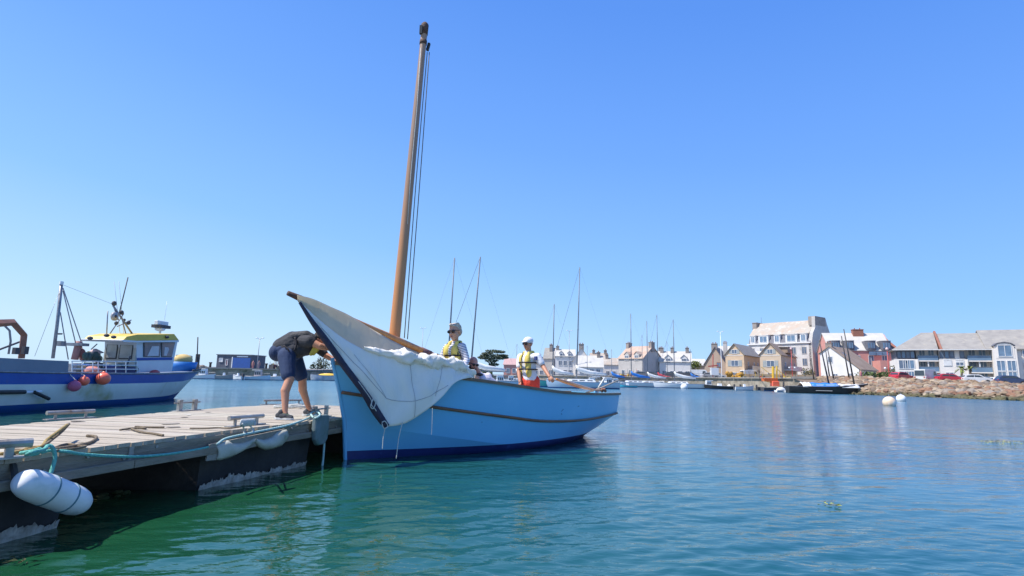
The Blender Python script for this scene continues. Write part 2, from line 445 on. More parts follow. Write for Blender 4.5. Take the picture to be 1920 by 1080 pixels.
# floats under the deck
def float_block(y0, y1, z1=0.38):
    rows = []
    for (z, ins) in ((-0.25, 0.10), (0.02, 0.03), (z1, 0.0)):
        rows.append([Vector((ne_x(y0) - 0.10 - ins, y0 + ins, z)), Vector((ne_x(y1) - 0.10 - ins, y1 - ins, z)),
                     Vector((fe_x(y1) + 0.10 + ins, y1 - ins, z)), Vector((fe_x(y0) + 0.10 + ins, y0 + ins, z))])
    mb = MB(); mb.grid(rows, closed=True); mb.poly(rows[-1])
    f = mb.build('float', M_float, dock)
    # ragged pale crust along the waterline
    mb = MB(); n = 150; bot = []; top = []
    for i in range(n + 1):
        t = i / n; yy = y0 + 0.03 + (y1 - y0 - 0.06) * t; xx = ne_x(yy) - 0.10 + 0.006
        h = 0.04 + 0.035 * random.random() ** 3 + 0.035 * max(0, sin(t * 7 + y0)) + .012 * sin(t * 31) + .008 * sin(t * 83 + 1)
        bot.append(Vector((xx - 0.03, yy, -0.03))); top.append(Vector((xx - 0.012, yy + 0.012 * random.uniform(-1, 1), h)))
    mb.grid([bot, top]); mb.build('waterline_crust', M_scum, f)
for y0, y1 in ((-1.9, 1.6), (2.3, 4.62), (6.05, 7.95), (9.2, 10.9)): float_block(y0, y1)
# cross bearers visible under the deck
for y_ in np.arange(-1.6, 11.2, 1.55):
    MB().beam((fe_x(y_) + .15, y_ + .3, 0.47), (ne_x(y_) - .1, y_, 0.47), 0.1, 0.12).build('bearer', M_beam, dock)
# weed clumps
for (px, py) in ((222, 927), (405, 876), (418, 880), (200, 932)):
    p = WZ(px, py, 0.01); mb = MB()
    for q in range(8): mb.sphere(p + Vector((random.uniform(-.09, .03), random.uniform(-.1, .1), random.uniform(-.01, .03))), (random.uniform(.02, .05), random.uniform(.03, .07), .018), 6, 4)
    mb.build('weed_clump', M_weed, dock)

def on_deck(px, py, z=DZ): return WZ(px, py, z)

# cleats: a bar carried on two feet
def cleat(pa, pb, h, post_w, bar_r, label_part=None, over=0.18, posts_tall=False, baseplate=True):
    pa, pb = Vector(pa), Vector(pb); d = (pb - pa); L = d.length; d.normalize(); up = Vector((0, 0, 1)); sd = d.cross(up)
    m = MB(); ax = Matrix((d, -sd, up)).transposed()
    m.tube([pa - d * over + up * (h), pb + d * over + up * (h)], bar_r, 10)
    body = m.build('cleat', M_galv, dock, smooth=False)
    for p in (pa, pb):
        hh = h + (0.045 if posts_tall else -0.004)
        MB().box(p + up * hh / 2, (post_w, post_w * 0.7, hh), ax).build('foot', M_galv, body, bevel=0.006)
    if baseplate: MB().box((pa + pb) / 2 + up * 0.006, (L + 0.22, 0.09, 0.012), ax).build('base_plate', M_galv, body)
    return body
cleat(on_deck(103, 787), on_deck(160, 784), 0.085, 0.03, 0.026, over=0.10)
cleat(on_deck(336, 771), on_deck(364, 769), 0.13, 0.075, 0.012, over=0.12, posts_tall=True)
cleat(on_deck(499, 759), on_deck(560, 758), 0.085, 0.03, 0.020, over=0.05)
cleat(on_deck(440, 800), on_deck(481, 796), 0.10, 0.035, 0.026, over=0.10)
cleat(on_deck(590, 784), on_deck(611, 781), 0.12, 0.065, 0.012, over=0.12, posts_tall=True)
cleat(on_deck(-60, 866), on_deck(15, 860), 0.10, 0.05, 0.032, over=0.12)

def rope(name, pts, r, m, label, cat='rope', n=60, group=None, parent=None):
    mb = MB(); mb.tube(spline(pts, n), r, 7)
    o = mb.build(name, m, parent, smooth=True)
    if parent is None: tag(o, label, cat, group)
    return o
D = lambda px, py, h=0.014: on_deck(px, py, DZ + h)
def SD(px, py, off=0.06):
    """point seen at (px, py) just outside the right-hand side of the pontoon"""
    d = ray(px, py); lo, hi = 1.5, 14.0
    for _ in range(40):
        Y = (lo + hi) / 2; x = d.x * Y / d.y
        if x < ne_x(Y) + off: hi = Y
        else: lo = Y
    return WY(px, py, (lo + hi) / 2)
rope('rope', [D(20, 847), D(60, 846), D(110, 841), D(140, 836), D(168, 830), D(180, 822), D(178, 818), D(163, 817)], 0.013, M_rope, 'brown rope ending in a hooked curl on the planks, by the white fender', 'rope')
rope('rope', [D(95, 842), D(125, 833), D(150, 836), D(160, 837), D(140, 841), D(118, 843), D(100, 846)], 0.010, M_rope, 'short dark loop of thin rope lying next to the green rope on the deck', 'rope')
rope('rope', [D(225, 806), D(250, 803), D(273, 803), D(262, 800), D(255, 800), D(285, 801), D(308, 801)], 0.010, M_rope, 'thin dark rope lying twisted on the middle planks', 'rope')
rope('rope', [D(247, 804), D(265, 810), D(288, 813), D(306, 816)], 0.011, M_rope, 'short straight end of dark rope on the middle planks', 'rope')
rope('rope', [D(356, 803), D(385, 803), D(410, 802), D(430, 803), D(452, 800, .03)], 0.008, M_rope, 'thin line running flat across the deck to the near cleat', 'rope')
# upright bent bundle of ochre and dark rope on the left
rope('rope', [D(20, 850), D(50, 845, .02), D(78, 837, .04), D(88, 825, .07), D(105, 812, .11), D(125, 797, .14)], 0.013, M_ropey, 'stiff ochre rope rising from the deck beside the fender line', 'rope')
rope('rope', [D(28, 844), D(66, 843, .02), D(86, 833, .05), D(100, 822, .07), D(115, 810, .10), D(129, 795, .14)], 0.012, M_rope, 'stiff brown rope rising beside the ochre one', 'rope')
rope('rope', [D(-10, 852), D(30, 848, .02), D(55, 840, .03), D(75, 838, .03), D(90, 836, .02)], 0.012, M_ropey, 'ochre rope lying flat along the near deck edge', 'rope')
# thick green mooring rope: coil on deck, tail down to the fender, long slack line to the boat
e = lambda px, py, Y: WY(px, py, Y)
rope('mooring_rope', [D(38, 850), D(60, 846, .03), D(75, 842, .04), D(70, 850), D(50, 853), D(60, 848, .05), D(82, 843, .05), D(90, 836, .06),
      SD(98, 839), SD(103, 855, .07), SD(100, 872, .08), SD(94, 890, .1)], 0.014, M_ropeg, 'thick green rope coiled on the deck with its tail hanging to the white fender', 'rope', 90)
rope('mooring_rope', [D(78, 848, .02), D(100, 845), SD(128, 847), SD(150, 851), SD(200, 855), SD(262, 856), SD(320, 851), SD(370, 843), SD(392, 838)], 0.0125, M_ropeg, 'long slack green rope slung along the side of the pontoon', 'rope', 90)
rope('mooring_rope', [SD(407, 833, .2), SD(425, 822, .15), SD(470, 812, .13), SD(530, 800, .1), SD(560, 791, .07), D(580, 783, .03), D(592, 778, .06)], 0.013, M_ropet, 'pale teal rope tied along the top of the moulded fenders up to the post', 'rope', 60)
rope('mooring_rope', [D(592, 776, .06), D(599, 782, .04), SD(606, 782, .05), SD(608, 800, .1), SD(608, 830, .12), SD(606, 860, .12), SD(603, 885, .12)], 0.015, M_ropet, 'pale green rope hanging straight down into the water from the last cleat', 'rope', 60)
rope('mooring_rope', [D(575, 779, .03), D(592, 772, .09), D(600, 778, .08), D(590, 784, .04), D(583, 775, .08), D(596, 770, .10), D(602, 776, .05)], 0.013, M_ropet, 'tangle of pale teal rope wrapped round the post by the shoes', 'rope', 50)
rope('mooring_rope', [D(455, 795, .10), SD(457, 804), SD(458, 818)], 0.010, M_ropew, 'white cord hanging from the left of the near cleat', 'rope', 24)
rope('mooring_rope', [D(462, 792, .10), SD(472, 802), SD(476, 813, .12)], 0.010, M_ropew, 'white cord hanging from the middle of the near cleat', 'rope', 24)
mbr = MB(); L0 = D(452, 793, .10); L1 = D(478, 791, .10)
turns = [L0 + (L1 - L0) * (i / 90) + Vector((0, sin(i * 0.9) * 0.034, cos(i * 0.9) * 0.034)) for i in range(91)]
mbr.tube(turns, 0.008, 5); o = mbr.build('rope', M_ropew, None, True); tag(o, 'white cord wound round the bar of the near cleat', 'rope')
# heap of grey rope by the far cleat
mb = MB(); cpt = on_deck(551, 766)
pts = [cpt + Vector((0.38 * cos(i * .63) * (0.6 + .4 * sin(i * .21)), 0.10 * sin(i * .63), 0.02 + 0.03 * (i / 40) + .01 * sin(i))) for i in range(60)]
mb.tube(spline(pts, 240), 0.013, 6); o = mb.build('rope_heap', M_ropew, None, True); tag(o, 'heap of pale grey rope behind the bending man\'s legs', 'rope')

# big white cylindrical fender
a = SD(58, 908, .16); b = SD(146, 941, .16)
d = (b - a).normalized(); L = (b - a).length; R0 = 0.106
fen = thing('fender', (a + b) / 2, 'large white cylindrical fender floating on its side at the pontoon edge', 'fender')
prof = [(-0.10, 0.03), (-0.095, 0.06), (-0.07, 0.080), (-0.02, 0.098), (0.04, 0.104), (0.12, R0), (L - .12, R0), (L - .04, 0.104), (L + 0.02, 0.092), (L + .06, 0.070), (L + 0.085, 0.045), (L + .09, 0.02)]
MB().tube([a + d * t for t, r in prof], [r for t, r in prof], 36).build('fender_body', M_pvc, fen, smooth=True)
for t in (0.13, L * 0.72):
    MB().tube([a + d * (t - .006), a + d * (t + .006)], [R0 + .003] * 2, 36).build('strap', mat('strap_blue', (0.10, 0.22, 0.26), 0.7), fen, smooth=True)
mb = MB(); mb.beam(D(22, 850, .02), SD(29, 900, .08), 0.05, 0.02, up=(1, 0, 0)); o = mb.build('webbing_strap', M_black, None); tag(o, 'dark webbing strap hanging from the left cleat over the pontoon edge', 'strap')

# two folded moulded half fenders on the side
def half_fender(x0, x1, Y0, Y1, label, dips, col):
    n = 22; rows = []
    for j in range(7):
        t = j / 6; row = []
        for i in range(n):
            s = i / (n - 1); px = x0[0] + (x1[0] - x0[0]) * s
            top = np.interp(s, *dips[0]); bot = np.interp(s, *dips[1]); py = top + (bot - top) * t
            p = SD(px, py, .07); p.x += 0.05 * sin(pi * min(1, t * 1.0)) ** 0.7 * (0.5 + .5 * sin(pi * min(1, max(0, s * .96 + .02)))); row.append(p)
        rows.append(row)
    mb = MB(); mb.grid(rows); o = mb.build('moulded_fender', col, None, True, thick=0.02); tag(o, label, 'fender'); return o
S1 = ((0, .06, .3, .40, .62, .85, 1), (837, 834, 826, 832, 832, 827, 822)); B1 = ((0, .1, .35, .6, .8, 1), (861, 862, 857, 848, 838, 826))
half_fender((405, 0), (476, 0), 6.35, 6.95, 'stained white moulded fender slung under the near cleat, left of the pair', (S1, B1), M_dirtypvc)
S2 = ((0, .3, .55, .68, .85, 1), (823, 826, 820, 812, 808, 806)); B2 = ((0, .15, .35, .6, .85, 1), (826, 838, 843, 840, 835, 825))
half_fender((476, 0), (536, 0), 6.95, 7.55, 'stained white moulded fender nearer the man, right of the pair', (S2, B2), M_dirtypvc)
mb = MB(); mb.prism([SD(390, 833, .05), SD(532, 804, .05), SD(534, 818, .05), SD(470, 838, .05), SD(405, 862, .05), SD(384, 864, .05)], (0.02, -0.01, 0))
o = mb.build('rubbing_board', M_board, None); tag(o, 'wet grey wooden board bolted behind the pair of moulded fenders', 'board')
# rounded grey-blue plate fender by the post
mb = MB(); c0 = SD(593, 806, .04)
prof = [(-0.13, .20), (0.13, .20), (0.145, 0.0), (0.13, -.12), (0.08, -.19), (-0.06, -.20), (-0.12, -.12), (-0.14, 0)]
mb.prism([c0 + Vector((u * .35 + .02, u * 0.94, v)) * 1.0 for u, v in prof], (0.07, -0.02, 0)); o = mb.build('plate_fender', M_bluepvc, None, bevel=0.02); tag(o, 'rounded grey-blue plate fender covering the pontoon corner below the last cleat', 'fender')

# bolt heads along the side timber, one by one
for k in range(26):
    y_ = 2.6 + k * .34; z_ = .475 if k % 2 else .535; c = Vector((ne_x(y_) - .004, y_, z_)); MB().tube([c, c + Vector((.014, -.003, 0))], .016, 6).build('bolt', M_galv, dock)
# gull droppings and damp stains on the boards
M_drop = mat('gull_dropping', (.72, .70, .64), .9); M_damp = mat('damp_stain', (.22, .19, .15), .7, (.27, .23, .18), 9)
rg = random.Random(11)
for k in range(16):
    y_ = rg.uniform(3.8, 10.6); x_ = fe_x(y_) + (ne_x(y_) - fe_x(y_)) * rg.uniform(.08, .92); r_ = rg.uniform(.015, .045) if k % 3 else rg.uniform(.05, .11)
    pts = [Vector((x_ + r_ * rg.uniform(.6, 1.2) * cos(a * .7), y_ + r_ * rg.uniform(.6, 1.2) * sin(a * .7), DZ + .004 + .0005 * k)) for a in range(9)]
    MB().poly(pts).build('dropping' if k % 3 else 'damp_patch', M_drop if k % 3 else M_damp, dock)
# ------------------------------------------------------------------ blue sailing boat
BO = Vector((-2.36, 8.5, 0)); BU = Vector((.661, .750, 0)).normalized(); BV = Vector((.750, -.661, 0)).normalized()
def B(u, v, z): return BO + BU * u + BV * v + Vector((0, 0, z))
def BP(px, py, v):
    """point seen at (px, py) on the fore-and-aft plane v of the boat"""
    d = ray(px, py); o = Vector((0, 0, CAM_H)); t = (B(0, v, 0) - o).dot(BV) / d.dot(BV); return o + d * t
M_blue = mat('blue_paint', (0.13, 0.43, 0.70), 0.28, (0.145, 0.46, 0.73), 1.2, 0.03, 3, coat=0.35, dirt=((0.17, 0.48, 0.74), 1.1, 0.62))  # faint paler patches are water reflections put into the paint colour
M_navy = mat('navy_antifouling', (0.010, 0.020, 0.115), 0.5, (0.014, 0.028, 0.14), 3, 0.15, dirt=((0.03, 0.06, 0.22), 6, 0.62))
M_strake = mat('oiled_wood', (0.22, 0.11, 0.055), 0.5, (0.14, 0.07, 0.035), 3, 0.2, stretch=(1, 1, 8))
M_gun = mat('gunwale_wood', (0.20, 0.14, 0.09), 0.55, (0.13, 0.09, 0.06), 4, 0.2)
M_var = mat('varnished_pine', (0.58, 0.25, 0.065), 0.3, (0.46, 0.17, 0.04), 2.5, 0.1, stretch=(6, 6, 0.6), coat=0.4)
M_varold = mat('weathered_spar', (0.30, 0.21, 0.15), 0.6, (0.19, 0.14, 0.11), 5, 0.3, stretch=(5, 5, 0.7))
M_cream = mat('cream_inner_hull', (0.66, 0.64, 0.58), 0.5, (0.58, 0.56, 0.5), 2)
M_leather = mat('spar_leather', (0.10, 0.05, 0.035), 0.8, (0.05, 0.03, 0.025), 18, 0.5)

boat = thing('sailing_boat', B(3, 0, 0), 'light blue open wooden sailing boat with brown rubbing strake and tall varnished mast', 'sailing boat')
ST = [  # s, gunwale(u,b,z), strake(u,b,z), chine(u,b,z), waterline(u,b)
 (0.00, (-.34, .025, 1.40), (-.19, .025, .97), (-.07, .030, .56), (-.02, .03), (.03, .03)),
 (0.30, (.06, .27, 1.345), (.16, .22, .91), (.22, .185, .50), (.28, .13), (.32, .05)),
 (0.70, (.55, .50, 1.305), (.60, .45, .83), (.64, .41, .41), (.68, .28), (.7, .08)),
 (1.20, (1.12, .73, 1.245), (1.15, .68, .745), (1.17, .61, .32), (1.2, .46), (1.2, .12)),
 (1.80, (1.78, .92, 1.19), (1.79, .86, .66), (1.8, .79, .22), (1.8, .65), (1.8, .15)),
 (2.50, (2.5, 1.04, 1.12), (2.5, .98, .57), (2.5, .90, .12), (2.5, .82), (2.5, .18)),
 (3.20, (3.22, 1.08, 1.05), (3.2, 1.02, .49), (3.2, .93, .08), (3.2, .86), (3.2, .2)),
 (4.00, (4.04, 1.07, .99), (4.0, 1.0, .45), (4.0, .88, .09), (4.0, .79), (4.0, .2)),
 (4.80, (4.88, 1.0, .965), (4.84, .92, .44), (4.78, .76, .11), (4.75, .62), (4.7, .18)),
 (5.50, (5.62, .89, .95), (5.58, .80, .455), (5.42, .60, .14), (5.36, .42), (5.2, .12)),
 (6.00, (6.14, .79, .945), (6.12, .71, .475), (5.85, .46, .17), (5.72, .24), (5.6, .06)),
 (6.30, (6.56, .70, .945), (6.56, .62, .50), (6.18, .36, .20), (6.0, .08), (5.9, .03)),
]
def section(t, inner=0.0):
    """list of (u,b,z) from gunwale to keel at fractional station t"""
    i = min(int(t), len(ST) - 2); f = t - i
    a, b = ST[i], ST[i + 1]; out = []
    for k in range(1, 6):
        pa, pb = a[k], b[k]
        if len(pa) == 2: zz = 0.0 if k == 4 else -0.32; pa, pb = (*pa, zz), (*pb, zz)
        out.append(tuple(pa[j] + (pb[j] - pa[j]) * f for j in range(3)))
    return out
def smooth_sections(n):
    # Catmull-Rom along the stations for fair lines
    cols = []
    for k in range(1, 6):
        pts = []
        for s in ST:
            p = s[k]
            if len(p) == 2: p = (*p, 0.0 if k == 4 else -0.32)
            pts.append(Vector(p))
        cols.append(spline(pts, n))
    return [[c[i] for c in cols] for i in range(n)]
NS = 67
SEC = smooth_sections(NS)
ZB = 0.125
def sect_pts(s):
    """dense section: gunwale..strake..chine..boot line..waterline..keel with row indices"""
    g, st, ch, w, k = s
    pts = [g.lerp(st, i / 5) for i in range(6)] + [st.lerp(ch, i / 5) for i in range(1, 6)]
    zc = max(ch.z, ZB + 0.012)
    if ch.z > ZB: f = (ch.z - ZB) / ch.z; boot = ch.lerp(w, f)
    else: f = (ZB - ch.z) / max(1e-4, (st.z - ch.z)); boot = ch.lerp(st, f); pts[10] = boot + Vector((0, .0015, .006)); 
    return pts, boot, [boot, (boot + w) / 2 if ch.z > ZB else ch.copy(), w, w.lerp(k, .35), k]
for sgn in (1, -1):
    up = []; lo = []
    for s in SEC:
        pts, boot, low = sect_pts(s)
        pts = [p for p in pts] + [boot]
        up.append([B(p.x, sgn * p.y, p.z) for p in pts]); lo.append([B(p.x, sgn * p.y, p.z) for p in low])
    MB().grid([r[:11] for r in up]).build('hull_side', M_blue, boat, smooth=True); MB().grid([r[10:] for r in up]).build('lower_hull_panel', M_blue, boat, smooth=True)
    MB().grid(lo).build('hull_bottom', M_navy, boat, smooth=True)
    # strake, gunwale
    MB().tube([B(s[1].x, sgn * (s[1].y + .012), s[1].z) for s in SEC], 0.024, 8).build('rubbing_strake', M_strake, boat, True)
    rows = []
    for s in SEC:
        q = s[0]; rows.append([B(q.x, sgn * (q.y + .035), q.z - .035), B(q.x, sgn * (q.y + .035), q.z + .012), B(q.x, sgn * max(0, q.y - .06), q.z + .012), B(q.x, sgn * max(0, q.y - .06), q.z - .035)])
    MB().grid(rows, closed=True).build('gunwale', M_gun, boat, False)
    rows = []
    for s in SEC[2:]:
        g_, st_, ch_ = s[0], s[1], s[2]
        f = (0.30 - ch_.z) / (st_.z - ch_.z) if st_.z > .3 else 0
        low = ch_.lerp(st_, max(0, min(1, f)))
        rows.append([B(p.x, sgn * max(0.005, p.y - .03), p.z) for p in (g_ - Vector((0, 0, .02)), st_, low)])
    MB().grid(rows).build('inner_planking', M_cream, boat, False)
# sole, thwarts, foredeck
rows = []
for s in SEC[6:]:
    f = max(0, min(1, (0.30 - s[2].z) / (s[1].z - s[2].z))); p = s[2].lerp(s[1], f); rows.append([B(p.x, -p.y + .04, .30), B(p.x, p.y - .04, .30)])
MB().grid(rows).build('sole', mat('sole_boards', (0.36, 0.27, 0.17), 0.7, (0.28, 0.2, 0.12), 4, stretch=(8, 1, 1)), boat)
rows = [[B(s[0].x, -max(0, s[0].y - .06), s[0].z - .01), B(s[0].x, max(0, s[0].y - .06), s[0].z - .01)] for s in SEC[:12]]
MB().grid(rows).build('foredeck', M_cream, boat)
rows = [[B(s[0].x, -max(0, s[0].y - .06), s[0].z - .02), B(s[0].x, max(0, s[0].y - .06), s[0].z - .02)] for s in SEC[-9:]]
MB().grid(rows).build('afterdeck', M_cream, boat)
for u_, w_ in ((2.3, .98), (4.5, .95)):
    MB().box(B(u_, 0, .62), (.26, 2 * w_ - .12, .035), Matrix((BU, -BV, Vector((0, 0, 1)))).transposed()).build('thwart', M_var, boat)
# transom
s = SEC[-1]; pl = [p for p in (s[0], s[1], s[2], s[3], s[4])]
MB().poly([B(p.x, p.y, p.z) for p in pl] + [B(p.x, -p.y, p.z) for p in reversed(pl)]).build('transom', M_blue, boat)
# stem post
MB().tube([B(-.36, 0, 1.46), B(-.20, 0, .97), B(-.085, 0, .56), B(-.03, 0, .05), B(.02, 0, -.3)], [.03, .032, .034, .034, .03], 8).build('stem', M_blue, boat, True)
# rudder and long curved tiller
MB().prism([B(6.60, -.02, 1.02), B(6.585, -.02, .62), B(6.68, -.02, .62), B(6.72, -.02, 1.02)], BV * 0.04).build('rudder_head', M_blue, boat)
til = [BP(1043, 711, .35), BP(1060, 716, .3), BP(1085, 724, .2), BP(1110, 730, .1), BP(1134, 733, 0)]
MB().tube(spline(til, 20), [.022 + .022 * sin(pi * min(1, i / 15)) for i in range(20)], 8).build('tiller', M_var, boat, True)
# small mast-step spar and boomkin at the stern
MB().tube([BP(1098, 737, .2), BP(1128, 727, -.1), BP(1160, 713, -.25)], .018, 7).build('stern_spar', mat('pale_spar', (.55, .42, .28), .6), boat, True)
MB().tube([BP(1122, 727, -.3), BP(1133, 709, -.3)], .022, 7).build('outboard_bracket', M_cream, boat, True)
mb = MB()
for q in range(9): mb.sphere(BP(1128 + random.uniform(-7, 9), 734 + random.uniform(-4, 2), random.uniform(-.1, .1)), random.uniform(.02, .04), 8, 6)
mb.build('rope_bundle', mat('red_brown_rope', (.32, .13, .08), .9, (.2, .1, .07), 30), boat, True)
# mast
mt0 = BP(733, 700, 0); mt1 = BP(797, 45, 0); mb_ = mt0 + (mt0 - mt1).normalized() * 0.95
mp = [mb_, mt0, mt0.lerp(mt1, .12), mt0.lerp(mt1, .3), mt0.lerp(mt1, .6), mt0.lerp(mt1, .9), mt0.lerp(mt1, .985), mt1]
M_mast = bpy.data.materials.new('mast_wood'); M_mast.use_nodes = True
nt = M_mast.node_tree; N = nt.nodes; Lk = nt.links; bs = N['Principled BSDF']; bs.inputs['Roughness'].default_value = .4
tc = N.new('ShaderNodeTexCoord'); sx = N.new('ShaderNodeSeparateXYZ'); Lk.new(tc.outputs['Object'], sx.inputs[0])
nz = N.new('ShaderNodeTexNoise'); nz.inputs['Scale'].default_value = 2.5; nz.inputs['Detail'].default_value = 6
mpn = N.new('ShaderNodeMapping'); mpn.inputs['Scale'].default_value = (9, 9, .5); Lk.new(tc.outputs['Object'], mpn.inputs[0]); Lk.new(mpn.outputs[0], nz.inputs['Vector'])
mr = N.new('ShaderNodeMapRange'); mr.inputs[1].default_value = 1.5; mr.inputs[2].default_value = 6.0; Lk.new(sx.outputs[2], mr.inputs[0])
ad = N.new('ShaderNodeMath'); ad.operation = 'MULTIPLY_ADD'; ad.inputs[1].default_value = .5; Lk.new(nz.outputs['Fac'], ad.inputs[0]); Lk.new(mr.outputs[0], ad.inputs[2])
rp = N.new('ShaderNodeValToRGB'); rp.color_ramp.elements[0].position = .2; rp.color_ramp.elements[0].color = (.56, .215, .06, 1)
rp.color_ramp.elements[1].position = 1.0; rp.color_ramp.elements[1].color = (.31, .19, .125, 1); e_ = rp.color_ramp.elements.new(.5); e_.color = (.46, .205, .08, 1)
Lk.new(ad.outputs[0], rp.inputs['Fac']); Lk.new(rp.outputs[0], bs.inputs['Base Color'])
mast = MB().tube(mp, [.095, .092, .090, .082, .070, .056, .058, .045], 20).build('mast', M_mast, boat, True)
mdir = (mt1 - mt0).normalized()
MB().tube([mt1 - mdir * .22, mt1 - mdir * .02, mt1 + mdir * .02], [.066, .068, .04], 14).build('masthead_cap', M_leather, mast, True)
MB().tube([mt1 - mdir * .42, mt1 - mdir * .34], .066, 14).build('mast_band', M_leather, mast, True)
MB().box(mt1 - mdir * .16 - BU * .075, (.05, .05, .16)).build('sheave_block', M_black, mast)
MB().box(BP(803, 88, 0), (.05, .06, .15), Matrix.Rotation(.2, 3, 'Y')).build('halyard_block', M_black, mast, bevel=.012)
lo1 = BP(764, 636, .1); lo2 = BP(758, 634, .12)
MB().tube(spline([BP(805, 98, 0), BP(788, 330, .06), lo1], 14), .008, 5).build('halyard', M_rope, mast, True)
MB().tube(spline([BP(801, 98, 0), BP(781, 330, .06), lo2], 14), .008, 5).build('halyard', M_rope, mast, True)
MB().tube([BP(789, 90, .08), BP(782, 200, .09), BP(770, 330, .10), BP(764, 420, .12)], .006, 5).build('halyard', M_ropew, mast, True)

# ------------------------------------------------------------------ half-lowered lug sail with its yard
M_sail = bpy.data.materials.new('sailcloth'); M_sail.use_nodes = True
nt = M_sail.node_tree; N = nt.nodes; Lk = nt.links; N.remove(N['Principled BSDF'])
df = N.new('ShaderNodeBsdfPrincipled'); df.inputs['Roughness'].default_value = .75; df.inputs['Base Color'].default_value = (.74, .73, .70, 1)
tr = N.new('ShaderNodeBsdfTranslucent'); tr.inputs['Color'].default_value = (.80, .70, .50, 1)
mxs = N.new('ShaderNodeMixShader'); mxs.inputs[0].default_value = .42
nz = N.new('ShaderNodeTexNoise'); nz.inputs['Scale'].default_value = 2.2; nz.inputs['Detail'].default_value = 6; nz.inputs['Distortion'].default_value = 1.2; tc = N.new('ShaderNodeTexCoord')
smp = N.new('ShaderNodeMapping'); smp.inputs['Rotation'].default_value = (0, .7, 0); smp.inputs['Scale'].default_value = (1.6, 1.6, .55); Lk.new(tc.outputs['Object'], smp.inputs[0]); Lk.new(smp.outputs[0], nz.inputs['Vector']); bp_ = N.new('ShaderNodeBump'); bp_.inputs['Strength'].default_value = .55; bp_.inputs['Distance'].default_value = .07
Lk.new(nz.outputs['Fac'], bp_.inputs['Height']); Lk.new(bp_.outputs[0], df.inputs['Normal']); Lk.new(bp_.outputs[0], tr.inputs['Normal'])
rp = N.new('ShaderNodeValToRGB'); rp.color_ramp.elements[0].color = (.86, .83, .76, 1); rp.color_ramp.elements[1].color = (.78, .75, .69, 1); rp.color_ramp.elements[0].position = .4
Lk.new(nz.outputs['Fac'], rp.inputs[0]); Lk.new(rp.outputs[0], df.inputs['Base Color'])
Lk.new(df.outputs[0], mxs.inputs[1]); Lk.new(tr.outputs[0], mxs.inputs[2]); Lk.new(mxs.outputs[0], N['Material Output'].inputs[0])
M_sail2 = M_sail.copy(); M_sail2.name = 'sailcloth_outer'
for n_ in M_sail2.node_tree.nodes:
    if n_.type == 'MIX_SHADER': n_.inputs[0].default_value = .16
M_sail3 = M_sail.copy(); M_sail3.name = 'sailcloth_inner_backlit'
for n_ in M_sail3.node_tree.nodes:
    if n_.type == 'VALTORGB': n_.color_ramp.elements[0].color = (.72, .67, .56, 1); n_.color_ramp.elements[1].color = (.56, .52, .44, 1)  # beige of sun through the cloth painted into the inner face
M_luff = mat('navy_bolt_rope', (.018, .020, .045), .75, (.03, .03, .06), 20, .4)
M_seam = mat('seam_tape', (.42, .41, .42), .8, (.36, .35, .36), 8)

sail = thing('lug_sail', BP(725, 800, .6), 'off-white lug sail with navy luff, half lowered and hanging over the bow from its yard', 'sail')
ytip = BP(541, 550, .15); yend = BP(884, 698, .10)
yp_ = [ytip.lerp(yend, t) for t in (0, .02, .1, .25, .5, .75, .92, 1)]
MB().tube(yp_, [.030, .037, .043, .050, .056, .052, .042, .035], 14).build('yard', M_var, sail, True)
MB().tube([ytip - (yend - ytip).normalized() * .01, ytip.lerp(yend, .05), ytip.lerp(yend, .095)], [.034, .045, .05], 12).build('yard_leather', M_leather, sail, True)
for t in (.105, .13): 
    MB().tube([ytip.lerp(yend, t - .006), ytip.lerp(yend, t + .006)], .056, 10).build('lashing', M_luff, sail, True)
MB().tube([ytip.lerp(yend, .665), ytip.lerp(yend, .72)], .062, 12).build('yard_leather', mat('purple_leather', (.20, .10, .11), .7, (.12, .06, .07), 15), sail, True)
MB().tube([ytip.lerp(yend, .76), ytip.lerp(yend, .775)], .066, 12).build('lashing', M_black, sail, True)

def curve2(pts, n):
    """pts = (px,py,v) control points resampled by arc length on the picture"""
    P3 = [BP(*p) for p in pts]; sp = spline(P3, 240)
    ds = [0]
    for i in range(1, 240): ds.append(ds[-1] + (sp[i] - sp[i - 1]).length)
    out = []
    for k in range(n):
        t = ds[-1] * k / (n - 1); j = int(np.searchsorted(ds, t)); out.append(sp[min(j, 239)])
    return out
NSC = 72
top = curve2([(563, 566, .20), (590, 592, .24), (620, 617, .29), (648, 637, .34), (682, 655, .42), (720, 665, .52), (760, 673, .63), (800, 679, .74), (845, 684, .83), (864, 690, .86), (878, 698, .88), (888, 703, .9)], NSC)
bot_luff = [(561, 567, .20), (585, 604, .24), (612, 641, .29), (640, 680, .36), (668, 717, .45), (693, 751, .53), (724, 800, .66)]
bot_leech = [(724, 800, .66), (752, 796, .72), (775, 786, .78), (803, 767, .86), (828, 744, .93), (848, 722, .97), (862, 713, .98), (876, 709, .97), (888, 707, .93)]
bl = curve2(bot_luff, 34); bb = curve2(bot_leech, NSC - 33)
bot = bl + bb[1:]
def noise1(a, b): return sin(a * 2.1 + b * .7) * .5 + sin(a * 5.3 + b * 1.9 + 1) * .25 + sin(a * 9.7 - b * 3.1 + 2) * .15
rows = []
NR = 26
